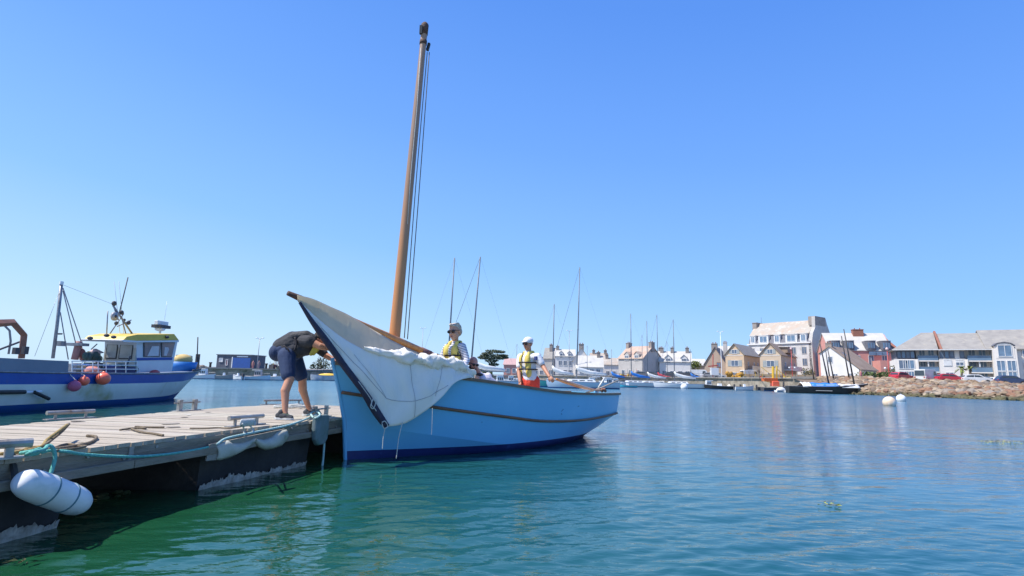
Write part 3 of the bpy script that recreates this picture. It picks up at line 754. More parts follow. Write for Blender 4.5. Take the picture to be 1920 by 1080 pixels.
for j in range(NR):
    t = j / (NR - 1); row = []
    for i in range(NSC):
        s = i / (NSC - 1); p = top[i].lerp(bot[i], t); w = (top[i] - bot[i]).length
        bulge = sin(pi * t) * (0.06 * min(1, w) + .03 * noise1(s * 8, t * 5) * min(1, w))
        fold = .020 * sin(s * 46 + t * 3) * sin(pi * t) * max(0, s - .45) * 2 + .012 * sin(s * 23 + t * 9) * t * min(1, w * 2) + .008 * sin(s * 71 - t * 4) * sin(pi * t)
        p = p + BV * (bulge + fold) + Vector((0, 0, .012 * noise1(s * 12, t * 3) * sin(pi * t)))
        row.append(p)
    rows.append(row)
cloth = MB().grid(rows).build('outer_cloth', M_sail2, sail, True, thick=.004)
outer_rows = rows
# inner face: hangs from the yard as a trough behind the folded edge
ytop = curve2([(557, 553, .23), (586, 560, .24), (621, 575.5, .24), (650, 588.5, .24), (675, 603, .23), (699, 618, .22), (745, 643, .17), (800, 667, .12), (845, 686, .11), (872, 694, .2)], NSC)
rows = []
for j in range(18):
    t = j / 17; row = []
    for i in range(NSC):
        s = i / (NSC - 1); q = top[i] - BV * .03 - Vector((0, 0, .03)) * min(1, s * 6); p = ytop[i].lerp(q, t); w = (ytop[i] - q).length
        p = p + Vector((0, 0, -.22 * sin(pi * t) * w - .02 * noise1(s * 7, t * 6) * sin(pi * t))) + BV * (-.04 * sin(pi * t) * sin(s * 9 + t * 4) * w)
        row.append(p)
    rows.append(row)
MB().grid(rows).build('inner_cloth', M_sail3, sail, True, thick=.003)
inner_rows = rows
# white bunched roll along the folded edge
rr = top[26:]; n = 16; rows = []
for i, p in enumerate(rr):
    s = i / (len(rr) - 1); R = (.020 + .070 * min(1, s * 3.0)) * (1 - .45 * max(0, s - .75) * 4 * .9) ; row = []
    for k in range(n):
        a = 2 * pi * k / n; r = R * (1 + .20 * sin(3 * a + i * .7) + .16 * sin(5 * a - i * .9) + .18 * sin(i * 1.7 + a) + .16 * random.uniform(-1, 1) + .2 * sin(i * .55) )
        row.append(p + (BV * cos(a) * 1.1 + Vector((0, 0, 1)) * sin(a) * 1.0) * r + Vector((0, 0, .02)))
    rows.append(row)
MB().grid(rows, closed=True).build('bunched_cloth', M_sail2, sail, True)
# luff rope, two dark strips
def strip(rowpts, m, name, r): return MB().tube(rowpts, r, 8).build(name, m, sail, True)
lp = [p + BV * .012 for p in bl]; strip(lp, M_luff, 'luff_tape', [.020 + .028 * min(1, i / 9) for i in range(len(lp))])
lp2 = curve2([(672, 716, .44), (690, 750, .50), (705, 775, .56), (722, 797, .62)], 14); strip(lp2, M_luff, 'luff_tape', [.02] + [.045] * 12 + [.02])
# seams on the outer cloth
def on_rows(R, s, t):
    i = s * (len(R[0]) - 1); j = t * (len(R) - 1); i0 = min(int(i), len(R[0]) - 2); j0 = min(int(j), len(R) - 2); fi, fj = i - i0, j - j0
    return R[j0][i0].lerp(R[j0][i0 + 1], fi).lerp(R[j0 + 1][i0].lerp(R[j0 + 1][i0 + 1], fi), fj)
def seam(R, a, b, off=.006, r=.004):
    pts = [on_rows(R, a[0] + (b[0] - a[0]) * k / 24, a[1] + (b[1] - a[1]) * k / 24) + BV * off for k in range(25)]
    MB().tube(pts, r, 4).build('seam', M_seam, sail, True)
seam(outer_rows, (.12, .45), (.80, .80)); seam(outer_rows, (.60, .1), (.60, .97)); seam(outer_rows, (.78, .12), (.72, .85), r=.003)
seam(outer_rows, (.30, .3), (.46, .62), r=.0025)
seam(inner_rows, (.46, .12), (.40, .9), -.008, .010); seam(inner_rows, (.78, .1), (.66, .9), -.008, .008); seam(inner_rows, (.26, .12), (.24, .9), -.008, .005); seam(inner_rows, (.12, .45), (.95, .45), -.008, .003)
# cords
def cord(pts, r=.006, m=None): return MB().tube(spline(pts, 30), r, 5).build('cord', m or M_ropew, sail, True)
cord([BP(672, 715, .58), BP(695, 748, .60), BP(697, 760, .62), BP(704, 768, .62), BP(714, 785, .64), BP(722, 796, .68)])
cord([BP(699, 748, .62), BP(704, 755, .62), BP(700, 766, .62), BP(695, 762, .62), BP(699, 749, .62)], .007)
cord([BP(716, 792, .7), BP(722, 790, .72), BP(727, 799, .72), BP(720, 803, .72), BP(716, 794, .72)], .007)
cord([BP(722, 803, .70), BP(719, 818, .70), BP(717, 842, .70)], .006)
cord([BP(755, 792, .76), BP(748, 820, .76), BP(743, 860, .76)], .006)
cord([BP(811, 765, .99), BP(810, 800, .99), BP(809, 815, .99)], .004)

M_scuff = mat('hull_scuff', (.05, .12, .25), .7)
for px, py, L_s, dy in ((1048, 771, 7, 5), (1051, 775, 3, -3), (905, 800, 9, 1), (1080, 762, 6, 1)):
    d0 = ray(px, py); best = min(((( BO + BU * q.x + BV * q.y) - Vector((0, 0, 0))).xy - (d0 * ((BO + BU * q.x + BV * q.y).y / d0.y)).xy).length for q in [s_[1] for s_ in SEC])
    q = min([s_[1] for s_ in SEC], key=lambda q: ((BO + BU * q.x + BV * q.y).xy - (d0 * ((BO + BU * q.x + BV * q.y).y / d0.y)).xy).length)
    c = WY(px, py, (BO + BU * q.x + BV * q.y).y) - BV * .0
    g_ = [s_ for s_ in SEC if s_[1] == q][0]; f = (c.z - g_[1].z) / (g_[0].z - g_[1].z); pp = g_[1].lerp(g_[0], f) if f > 0 else g_[1].lerp(g_[2], -f * .8); c = B(pp.x, pp.y + .004, pp.z)
    MB().beam(c, c + BU * L_s * .009 + Vector((0, 0, 1)) * dy * .008, .004, .008).build('scuff', M_scuff, boat)
# ------------------------------------------------------------------ people
M_skin = mat('fair_skin', (0.60, 0.32, 0.21), 0.55, (0.54, 0.27, 0.17), 9, 0.08)  # fair skin, an even tone of its own
M_skin2 = mat('tanned_skin', (0.52, 0.25, 0.15), 0.55, (0.45, 0.20, 0.12), 9, 0.08)
M_skin3 = mat('reddened_skin', (0.60, 0.28, 0.20), 0.5, (0.52, 0.21, 0.15), 9, 0.08)
M_lens = mat('sunglass_lens', (0.015, 0.013, 0.015), 0.12)
M_lips = mat('lips', (0.42, 0.12, 0.10), 0.5)
M_vest = mat('yellow_lifejacket', (0.74, 0.58, 0.14), 0.7, (0.64, 0.48, 0.10), 5, 0.4, 25)
M_web = mat('black_webbing', (0.025, 0.02, 0.025), 0.8)
def blob(name, shapes, m, parent, vox=0.007, smooth_it=4):
    """one continuous surface grown round tapered limbs and ellipsoids"""
    mb = MB()
    for s in shapes:
        if s[0] == 'c':
            _, a, ra, b, rb = s
            a, b = Vector(a), Vector(b); d = b - a; L = max(d.length, 1e-6); d /= L; pts = []; rs = []
            for k in range(4):
                t = (k + .35) / 4 * pi / 2; pts.append(a - d * ra * cos(t)); rs.append(ra * sin(t))
            pts += [a, b]; rs += [ra, rb]
            for k in range(3, -1, -1):
                t = (k + .35) / 4 * pi / 2; pts.append(b + d * rb * cos(t)); rs.append(rb * sin(t))
            mb.tube(pts, rs, 14)
        else:
            _, c, r, ax = s; mb.sphere(c, r, 16, 12, ax)
    o = mb.build(name, m, parent, True)
    q = o.modifiers.new('r', 'REMESH'); q.mode = 'VOXEL'; q.voxel_size = vox; q.use_smooth_shade = True
    q = o.modifiers.new('s', 'SMOOTH'); q.iterations = smooth_it; q.factor = 0.5
    dg = bpy.context.evaluated_depsgraph_get(); me = bpy.data.meshes.new_from_object(o.evaluated_get(dg))
    o.modifiers.clear(); o.data = me; me.name = name
    if not me.materials: me.materials.append(m)
    for p in me.polygons: p.use_smooth = True
    return o
def frame(f, u=(0, 0, 1)):
    f = Vector(f).normalized(); u = Vector(u); r = f.cross(u).normalized(); u = r.cross(f).normalized()
    return Matrix((r, f, u)).transposed()      # columns: right, forward, up
def head_shapes(c, A, k=1.0):
    A = A * k
    P = lambda x, y, z: Vector(c) + A @ Vector((x, y, z))
    return [('e', P(0, -.012, .025), (.076, .096, .092), A), ('e', P(0, .018, -.035), (.060, .072, .085), A), ('e', P(0, .045, -.085), (.036, .038, .028), A),
            ('c', P(0, .082, .012), .010, P(0, .103, -.026), .015), ('e', P(0, .078, .022), (.058, .020, .014), A),
            ('e', P(.034, .058, -.03), (.024, .028, .024), A), ('e', P(-.034, .058, -.03), (.024, .028, .024), A), ('e', P(0, .086, -.060), (.024, .014, .012), A),
            ('e', P(.078, -.01, -.008), (.010, .020, .032), A), ('e', P(-.078, -.01, -.008), (.010, .020, .032), A)]
def add_face(c, A, parent, shades=True, s=1.0):
    A = A * s
    P = lambda x, y, z: Vector(c) + A @ Vector((x, y, z))
    MB().sphere(P(0, .093, -.060), (.024, .010, .006), 10, 6, A).build('mouth', M_lips, parent, True)
    if shades:
        mb = MB()
        for q in (-1, 1): mb.sphere(P(q * .034, .092, .008), (.031, .010, .023), 14, 8, A)
        mb.tube([P(-.066, .08, .018), P(-.030, .101, .022), P(.030, .101, .022), P(.066, .08, .018)], .0045, 6)
        for q in (-1, 1): mb.tube([P(q * .066, .08, .018), P(q * .082, -.01, .012)], .004, 6)
        mb.build('sunglasses', M_lens, parent, True)
    else:
        for q in (-1, 1):
            e_ = MB().sphere(P(q * .032, .080, .008), (.013, .010, .009), 10, 8, A).build('eye', mat('eye_white', (.8, .8, .78), .2), parent, True)
def hand_shapes(w, d, n, curl=0.5, s=1.0):
    """w wrist, d direction of the palm, n direction the fingers curl towards"""
    d = Vector(d).normalized(); n = Vector(n); n = (n - d * n.dot(d)).normalized(); sd = d.cross(n); w = Vector(w); out = []
    out.append(('e', w + d * .048 * s, (.042 * s, .050 * s, .017 * s), Matrix((sd, d, n)).transposed()))
    for k, (o_, L) in enumerate(((-.030, .070), (-.010, .080), (.011, .075), (.030, .058))):
        a = w + d * .085 * s + sd * o_ * s; ang = curl * .6; dd = d * cos(ang) + n * sin(ang); b = a + dd * L * .45 * s
        ang += curl; dd = d * cos(ang) + n * sin(ang); c_ = b + dd * L * .33 * s; ang += curl; dd = d * cos(ang) + n * sin(ang); e_ = c_ + dd * L * .28 * s
        out += [('c', a - d * .02, .0105 * s, b, .0095 * s), ('c', b, .0095 * s, c_, .0088 * s), ('c', c_, .0088 * s, e_, .0078 * s)]
    a = w + d * .025 * s - sd * .032 * s; b = a + (d * .6 - sd * .6 + n * .5).normalized() * .035 * s; c_ = b + (d * .8 + n * .7).normalized() * .03 * s
    out += [('c', a, .014 * s, b, .011 * s), ('c', b, .011 * s, c_, .009 * s)]
    return out
J = WY
Z = Vector((0, 0, 1))

# ---- man bending over on the pontoon
pm = thing('person', (-3.02, 8.2, DZ), 'person in dark top and navy shorts bending forward on the pontoon, reaching behind the sail', 'person')
hn, hf = J(538, 668, 8.08), J(549, 667, 8.36)
kn, kf = J(543, 712, 7.93), J(567, 711, 8.42)
fn = WZ(527, 787, DZ + .0); ff = WZ(581, 780, DZ + .0)
fn = Vector((fn.x, fn.y, DZ)); ff = Vector((ff.x - .02, ff.y, DZ))
an, af = Vector((fn.x + .045, fn.y, DZ + .115)), Vector((ff.x + .0, ff.y - .01, DZ + .115))
pel = J(539, 660, 8.22); che = J(572, 646, 8.24); neck = J(590, 638, 8.26); hd = J(597, 636, 8.20)
sn, sf = J(580, 640, 8.06), J(588, 646, 8.42)
en, ef = J(600, 649, 8.06), J(611, 666, 8.42); wn_, wf = J(619, 654, 8.12), J(631, 678, 8.36)
calf_n = kn.lerp(an, .36) + Vector((-.035, -.01, 0)); calf_f = kf.lerp(af, .36) + Vector((-.03, 0, 0))
sh = [('c', pel, .14, che, .15), ('c', hn, .095, kn, .064), ('c', hf, .095, kf, .064), ('c', kn, .060, calf_n, .062), ('c', calf_n, .060, an, .036), ('c', kf, .060, calf_f, .062), ('c', calf_f, .060, af, .036),
      ('c', an, .036, fn + Vector((.08, -.02, .045)), .024), ('c', af, .036, ff + Vector((.08, -.015, .045)), .024),
      ('c', che, .12, neck, .07), ('c', neck, .065, hd, .06), ('c', sn, .062, en, .048), ('c', en, .050, wn_, .033), ('c', sf, .062, ef, .048), ('c', ef, .047, wf, .030)]
hA = frame((.85, -.1, -.65), (.5, 0, .8))
sh += head_shapes(hd + Vector((.02, 0, -.02)), hA)
sh += hand_shapes(wn_, (1, .1, -.1), (0, .2, -1), .7); sh += hand_shapes(wf, (.8, -.1, -.4), (.3, .8, -.6), .7)
blob('body', sh, M_skin2, pm)
add_face(hd + Vector((.02, 0, -.02)), hA, pm, False)
M_shorts = mat('navy_shorts', (0.016, 0.036, 0.095), 0.85, (0.012, 0.026, 0.07), 5, 0.5, 14)
M_top = mat('charcoal_top', (0.050, 0.050, 0.058), 0.9, (0.032, 0.032, 0.038), 6, 0.6, 16)
hemn = hn.lerp(kn, .80); hemf = hf.lerp(kf, .83)
but = J(521, 661, 8.22)
blob('shorts', [('c', pel + Vector((-.03, 0, 0)), .162, pel.lerp(che, .28), .165), ('e', but, (.12, .16, .13), None), ('c', hn + Vector((.0, 0, .0)), .130, hemn + Vector((-.01, 0, 0)), .098), ('c', hf, .132, hemf, .098)], M_shorts, pm, .009)
blob('shirt', [('c', J(528, 650, 8.22), .13, J(550, 642, 8.22), .165), ('c', J(546, 646, 8.22), .170, che, .170), ('e', J(555, 655, 8.2), (.19, .16, .13), None), ('c', pel + Vector((.02, 0, .03)), .165, che, .16), ('c', che, .145, neck, .085), ('c', sn, .082, sn.lerp(en, .25), .070), ('c', sf, .082, sf.lerp(ef, .85), .060),
               ('c', J(570, 640, 8.12), .10, sn, .085)], M_top, pm, .008)
M_blk = mat('black_harness', (0.022, 0.023, 0.028), 0.7, (0.04, 0.04, 0.045), 9, 0.5)
blob('lifejacket', [('c', J(535, 641, 8.16), .05, J(553, 631, 8.14), .075), ('c', J(553, 631, 8.14), .075, J(575, 628, 8.14), .065), ('c', J(575, 628, 8.14), .06, J(590, 634, 8.14), .05), ('c', J(537, 646, 8.3), .05, J(573, 631, 8.34), .06)], M_blk, pm, .009)
blob('lifejacket_flap', [('c', J(590, 654, 8.10), .034, J(583, 664, 8.08), .026), ('c', J(595, 655, 8.10), .03, J(588, 664, 8.10), .022)], mat('yellow_flap', (.55, .42, .06), .7), pm, .007)
MB().tube(spline([J(532, 648, 8.0), J(540, 655, 7.99), J(543, 664, 8.0)], 8), .012, 6).build('harness_strap', M_web, pm, True)
MB().tube(spline([J(553, 632, 8.04), J(556, 645, 8.03), J(552, 658, 8.03)], 8), .014, 6).build('harness_strap', M_web, pm, True)
blob('hair', [('e', hd + hA @ Vector((0, -.03, .045)) + Vector((.02, 0, -.02)), (.085, .095, .085), hA)], mat('dark_hair', (.035, .025, .02), .8, (.06, .045, .035), 40, .8, 90), pm, .008)
M_shoe = mat('trainer_mesh', (0.03, 0.035, 0.045), 0.8, (0.05, 0.055, 0.06), 40, 0.4); M_sole = mat('trainer_sole', (0.62, 0.62, 0.60), 0.6)
for f_, dr in ((fn, Vector((.97, -.25, 0))), (ff, Vector((.98, -.18, 0)))):
    dr.normalize(); A = frame(dr); h0 = f_ - dr * .05
    s_ = blob('shoe', [('c', h0 + dr * .06 + Z * .05, .046, h0 + dr * .12 + Z * .05, .045), ('c', h0 + Z * .055, .040, h0 + dr * .17 + Z * .042, .034), ('c', h0 + dr * .1 + Z * .045, .043, h0 + dr * .21 + Z * .036, .028), ('c', h0 + dr * .02 + Z * .05, .04, h0 + dr * .045 + Z * .10, .042)], M_shoe, pm, .006)
    mb = MB(); ol = [h0 + dr * x + A @ Vector((y, 0, 0)) + Z * .004 for x, y in ((-.045, -.025), (0, -.042), (.08, -.036), (.17, -.046), (.225, -.03), (.245, 0), (.22, .03), (.16, .044), (.08, .036), (0, .04), (-.045, .025))]
    mb.prism(ol, (0, 0, .026)); mb.build('sole', M_sole, s_)
    for q in range(3): MB().tube([h0 + dr * (.09 + .028 * q) + A @ Vector((-.028, 0, 0)) + Z * (.088 - .008 * q), h0 + dr * (.10 + .028 * q) + A @ Vector((.028, 0, 0)) + Z * (.090 - .008 * q)], .004, 5).build('lace', mat('lime_lace', (.30, .55, .12), .7), s_)

# ---- woman in striped jersey beside the mast
pw = thing('person', B(1.6, .45, .3), 'person with short fair hair in striped jersey and yellow lifejacket, beside the sail', 'person')
YW = 9.42
hc = J(853, 622, YW); fA = frame((-.48, -.85, -.14), (-.10, 0, 1))
nk = J(854, 641, YW + .03); ch = J(852, 660, YW + .05); wa = J(860, 690, YW + .05); pl_ = J(863, 703, YW + .05)
s1, s2 = J(867, 650, YW - .08), J(838, 652, YW + .22)
e1, e2 = J(875, 675, YW - .12), J(828, 672, YW + .20); w1, w2 = J(868, 692, YW - .28), J(838, 681, YW + .05)
SOLE = 0.30
kk = [Vector((pl_.x + q * .09, pl_.y, .72)) for q in (-1, 1)]; ff_ = [Vector((pl_.x + q * .10, pl_.y, SOLE + .05)) for q in (-1, 1)]
sh = [('c', ch, .135, wa, .120), ('c', wa, .125, pl_, .15), ('c', s1, .05, s2, .05), ('c', ch, .11, nk, .05), ('c', nk, .052, hc, .055), ('c', s1, .052, e1, .040), ('c', e1, .042, w1, .027), ('c', s2, .052, e2, .040), ('c', e2, .042, w2, .027)]
for q in (0, 1): sh += [('c', pl_ + Vector(((q * 2 - 1) * .07, 0, 0)), .10, kk[q], .06), ('c', kk[q], .055, ff_[q], .04), ('c', ff_[q], .04, ff_[q] + Vector((-.1, -.1, -.02)), .03)]
sh += head_shapes(hc, fA, 1.22) + hand_shapes(w1, (-.5, -.6, -.6), (-.4, .5, -.8), .6) + hand_shapes(w2, (-.3, -.9, .1), (0, 0, -1), .6)
blob('body', sh, M_skin, pw)
add_face(hc, fA, pw, True, 1.22)
fA = fA * 1.22
M_str = bpy.data.materials.new('breton_stripes'); M_str.use_nodes = True
nt = M_str.node_tree; N = nt.nodes; Lk = nt.links; b_ = N['Principled BSDF']; b_.inputs['Roughness'].default_value = .85
tc = N.new('ShaderNodeTexCoord'); mpn = N.new('ShaderNodeMapping'); mpn.inputs['Rotation'].default_value = (0, .25, 0); wv = N.new('ShaderNodeTexWave'); wv.bands_direction = 'Z'; wv.inputs['Scale'].default_value = 11.5; wv.inputs['Distortion'].default_value = .8; wv.inputs['Detail Scale'].default_value = 1.5
rp = N.new('ShaderNodeValToRGB'); rp.color_ramp.interpolation = 'CONSTANT'; rp.color_ramp.elements[0].color = (.03, .03, .10, 1); rp.color_ramp.elements[1].position = .30; rp.color_ramp.elements[1].color = (.76, .75, .78, 1)
Lk.new(tc.outputs['Object'], mpn.inputs[0]); Lk.new(mpn.outputs[0], wv.inputs['Vector']); Lk.new(wv.outputs['Fac'], rp.inputs[0]); Lk.new(rp.outputs[0], b_.inputs['Base Color'])
blob('jersey', [('c', ch, .148, wa, .130), ('c', wa, .132, pl_ + Z * .06, .145), ('c', s1, .066, s2, .066), ('c', ch, .12, nk - Z * .035, .07), ('c', s1, .066, e1, .056), ('c', e1, .056, w1.lerp(e1, .15), .042), ('c', s2, .066, e2, .054), ('c', e2, .054, w2.lerp(e2, .15), .040)], M_str, pw, .008)
blob('trousers', [('c', pl_ + Z * .03, .152, pl_, .155)] + [('c', pl_ + Vector(((q * 2 - 1) * .075, 0, 0)), .115, kk[q], .08) for q in (0, 1)] + [('c', kk[q], .08, ff_[q] + Z * .06, .065) for q in (0, 1)], mat('navy_trousers', (.02, .025, .055), .85, (.03, .035, .07), 6, .4), pw, .010)
blob('hair', [('e', hc + fA @ Vector((0, -.028, .048)), (.082, .088, .074), fA), ('e', hc + fA @ Vector((0, -.052, .0)), (.078, .062, .075), fA)] + [('e', hc + fA @ Vector((.05 * cos(k * 1.1), -.01 + .06 * sin(k * 1.1), .105 - .012 * (k % 3))), (.024, .03, .018), fA) for k in range(8)],
     mat('fair_grey_hair', (.50, .38, .25), .75, (.66, .57, .45), 30, .9, 70), pw, .008)
fA = fA * (1 / 1.22); fd = fA @ Vector((0, 1, 0)); fd.z = 0; fd.normalize(); rt = Vector((fd.y, -fd.x, 0))     # rt = to the wearer's right? used only symmetrically
def vest(parent, ch, wa, nk, s_l, s_r, fd, rt, straps, sc=1.0):
    c0 = ch + fd * .125; w0 = wa + fd * .105
    FA = frame(fd); um = (nk - wa).normalized()
    blob('lifejacket', [('e', p_ + rt * .080 * q - fd * .016 + um * .01, (.068, .052, .12), FA) for q in (-1, 1) for p_ in (c0 - um * .01, c0.lerp(w0, .5), w0)]
                       + [('c', nk + rt * .070 * q - Z * .02 + fd * .05, .036, c0 + rt * .07 * q - fd * .02, .046) for q in (-1, 1)] + [('c', nk - fd * .075 + rt * .06 - Z * .03, .03, nk - fd * .075 - rt * .06 - Z * .03, .03), ('c', nk + rt * .075 + Z * .0, .028, nk - fd * .07 + rt * .06, .028), ('c', nk - rt * .075, .028, nk - fd * .07 - rt * .06, .028)], M_vest, parent, .008)
    for zt in straps:
        c = ch.lerp(wa, zt); pts = []
        for k in range(25):
            a = 2 * pi * k / 24; pts.append(c + fd * (.165 * cos(a) + .008 + .028 * max(0, cos(a))) + rt * .168 * sin(a))
        MB().tube(pts, .014, 6).build('belt', M_web, parent, True)
    MB().box(ch.lerp(wa, straps[-1]) + fd * .19, (.05, .02, .035), frame(fd)).build('buckle', M_black, parent)
vest(pw, ch, wa, nk, s1, s2, fd, rt, (.25, .95))
MB().tube(spline([nk + rt * .11 + fd * .02, ch + rt * .13 + fd * .13 + Z * .04, ch.lerp(wa, .3) + rt * .13 + fd * .14], 10), .012, 6).build('harness_strap', M_web, pw, True)
MB().tube(spline([nk - rt * .11 + fd * .02, ch - rt * .13 + fd * .10 + Z * .04, ch.lerp(wa, .3) - rt * .13 + fd * .12], 10), .012, 6).build('harness_strap', M_web, pw, True)
MB().sphere(hc + fA @ Vector((.083, -.01, -.045)), .011, 8, 6).build('earring', mat('pearl', (.85, .85, .82), .2), pw, True)

# ---- man stooping low behind the gunwale, only his head and collar show
ps = thing('person', B(2.0, .55, .3), 'person with shaven head, dark glasses and black beard stooping low beside the striped jersey', 'person')
h3 = J(887, 682, 9.62); A3 = frame((.50, -.80, -.30), (.10, 0, 1)); n3 = J(896, 700, 9.8); c3 = J(906, 716, 9.95); p3 = J(925, 728, 10.25)
a3, b3 = J(905, 712, 9.72), J(915, 706, 10.15)
sh = [('c', h3, .05, n3, .058), ('c', n3, .06, c3, .11), ('c', c3, .14, p3, .14), ('c', a3, .055, J(900, 734, 9.7), .042), ('c', J(900, 734, 9.7), .04, J(884, 738, 9.65), .03), ('c', b3, .055, J(925, 730, 10.3), .042), ('c', J(925, 730, 10.3), .042, J(905, 740, 10.4), .03)]
k3 = [Vector((p3.x - .25, p3.y - .2, .62)), Vector((p3.x - .12, p3.y - .28, .62))]
for q in (0, 1): sh += [('c', p3 + Vector((0, .1 - q * .2, 0)), .10, k3[q], .065), ('c', k3[q], .06, Vector((p3.x - .02 + q * .08, p3.y - .05 - q * .15, .36)), .04), ('c', Vector((p3.x - .02 + q * .08, p3.y - .05 - q * .15, .36)), .04, Vector((p3.x - .12 + q * .08, p3.y - .15 - q * .15, .34)), .03)]
sh += head_shapes(h3, A3) + hand_shapes(J(884, 738, 9.65), (-.8, -.2, -.4), (0, -.5, -1), .6) + hand_shapes(J(905, 740, 10.4), (-.8, -.2, -.4), (0, -.5, -1), .6)
blob('body', sh, M_skin3, ps); add_face(h3, A3, ps)
blob('shirt', [('c', n3 + Vector((.01, .02, -.03)), .078, c3, .13), ('c', c3, .155, p3, .15), ('c', a3, .072, J(901, 728, 9.7), .06), ('c', b3, .072, J(922, 726, 10.25), .06)], mat('pale_pink_shirt', (.74, .66, .68), .85, (.68, .6, .62), 7, .4, 16), ps, .008)
blob('trousers', [('c', p3 + Vector((0, .08, 0)), .13, k3[0], .085), ('c', p3 - Vector((0, .08, 0)), .13, k3[1], .085)], M_shorts, ps, .010)
blob('beard', [('e', h3 + A3 @ Vector((0, .058, -.078)), (.050, .050, .040), A3), ('e', h3 + A3 @ Vector((.045, .02, -.06)), (.022, .04, .045), A3), ('e', h3 + A3 @ Vector((-.045, .02, -.06)), (.022, .04, .045), A3)], mat('black_beard', (.03, .022, .02), .9, (.05, .04, .035), 60, .8, 120), ps, .007)
blob('collar', [('c', n3 + Vector((-.04, -.06, -.0)), .03, n3 + Vector((.07, -.04, -.03)), .03)], mat('dark_collar', (.05, .05, .06), .8), ps, .008)

# ---- helmsman in cap
ph = thing('person', B(3.7, .15, .3), 'person in white cap, yellow lifejacket and red shorts standing aft holding the tiller', 'person')
YH = 10.9
h4 = J(990, 645, YH); A4 = frame((-.72, -.66, -.08)); n4 = J(991, 660, YH + .03); c4 = J(991, 676, YH + .03); w4 = J(992, 699, YH + .02); p4 = J(993, 714, YH + .02)
s4, t4 = J(1008, 669, YH - .10), J(976, 670, YH + .10)
e4, g4 = J(1019, 688, YH - .16), J(973, 696, YH + .02); v4, u4 = J(1030, 706, YH - .35), J(975, 716, YH - .12)
kh = [Vector((p4.x + q * .10, p4.y - .02, .74)) for q in (-1, 1)]; fh = [Vector((p4.x + q * .11, p4.y, SOLE + .07)) for q in (-1, 1)]
sh = [('c', c4, .135, w4, .125), ('c', w4, .125, p4, .14), ('c', s4, .055, t4, .055), ('c', c4, .12, n4, .055), ('c', n4, .056, h4, .055), ('c', s4, .056, e4, .045), ('c', e4, .045, v4, .029), ('c', t4, .056, g4, .045), ('c', g4, .045, u4, .029)]
for q in (0, 1): sh += [('c', p4 + Vector(((q * 2 - 1) * .08, 0, 0)), .10, kh[q], .06), ('c', kh[q], .058, fh[q], .04), ('c', fh[q], .04, fh[q] + Vector((-.12, -.08, -.03)), .033)]
sh += head_shapes(h4, A4) + hand_shapes(v4, (.5, -.5, -.6), (.5, .5, -.5), 1.0) + hand_shapes(u4, (-.1, -.1, -1), (-.7, -.5, 0), .5)
blob('body', sh, M_skin2, ph); add_face(h4, A4, ph)
M_tee = mat('white_tee', (.76, .75, .76), .85, (.70, .69, .71), 6, .5, 15)
blob('shirt', [('c', c4, .150, w4, .142), ('c', w4, .142, p4 + Z * .04, .155), ('c', s4, .074, t4, .074), ('c', c4, .13, n4 - Z * .03, .08), ('c', s4, .076, s4.lerp(e4, .62), .068), ('c', t4, .076, t4.lerp(g4, .62), .068)], M_tee, ph, .008)
blob('shorts', [('c', p4 + Z * .01, .152, p4 - Z * .05, .155)] + [('c', p4 + Vector(((q * 2 - 1) * .08, 0, 0)), .12, kh[q] + Z * .02, .095) for q in (0, 1)], mat('coral_red_shorts', (.80, .07, .035), .8, (.72, .05, .03), 6, .4), ph, .010)
fd = A4 @ Vector((0, 1, 0)); fd.z = 0; fd.normalize(); rt = Vector((fd.y, -fd.x, 0))
vest(ph, c4, w4, n4, s4, t4, fd, rt, (.18, .72))
MB().tube(spline([w4 + fd * .17 + rt * .05, p4 + fd * .17 + rt * .03, p4 + fd * .15 - Z * .15 + rt * .0], 10), .012, 6).build('harness_strap', M_web, ph, True)
MB().tube(spline([n4 + rt * .05 + fd * .10, c4 + fd * .165 + rt * .03, w4 + fd * .165 + rt * .02], 10), .007, 6).build('zip', M_web, ph, True)
MB().box(s4 + fd * .07 - Z * .03 - rt * .02, (.06, .03, .07), frame(fd)).build('radio', mat('navy_radio', (.03, .05, .2), .6), ph)
P4 = lambda x, y, z: h4 + A4 @ Vector((x, y, z))
cap = blob('cap', [('e', P4(0, -.012, .060), (.090, .108, .080), A4), ('e', P4(0, .07, .050), (.066, .07, .012), A4), ('e', P4(0, .105, .044), (.056, .045, .009), A4)], mat('white_cap', (.78, .76, .78), .8, (.72, .7, .72), 9, .3), ph, .007)
# ------------------------------------------------------------------ fishing boat on the left
FX = -15.3
M_fblue = mat('fishing_blue', (0.008, 0.070, 0.30), 0.35, (0.012, 0.085, 0.34), 1.2, 0.05, 4, spec=0.2, dirt=((0.05, 0.09, 0.22), 1.6, 0.66))
M_fwhite = mat('grey_white_hull', (0.66, 0.70, 0.66), 0.45, (0.56, 0.62, 0.56), 0.9, 0.05, 3, dirt=((0.36, 0.38, 0.20), 0.8, 0.60))
M_frust = mat('rust_streak', (0.42, 0.25, 0.10), 0.8, (0.5, 0.36, 0.2), 5)
M_fnavy = mat('boot_blue', (0.012, 0.075, 0.27), 0.6, (0.02, 0.09, 0.25), 2, spec=0.2)
M_fgrey = mat('grey_bulwark', (0.16, 0.19, 0.24), 0.6, (0.20, 0.23, 0.28), 0.8, 0.1, 3)
M_fcab = mat('cabin_white', (0.68, 0.70, 0.74), 0.4, (0.60, 0.63, 0.68), 1.5)
M_fcream = mat('cabin_cream', (0.62, 0.58, 0.50), 0.5, (0.54, 0.50, 0.43), 2)
M_yel = mat('yellow_roof', (0.72, 0.50, 0.08), 0.5, (0.62, 0.42, 0.06), 2, dirt=((0.5, 0.4, 0.2), 3, 0.62))
M_glass = mat('window_glass', (0.10, 0.14, 0.18), 0.08, (0.16, 0.20, 0.24), 1.0)
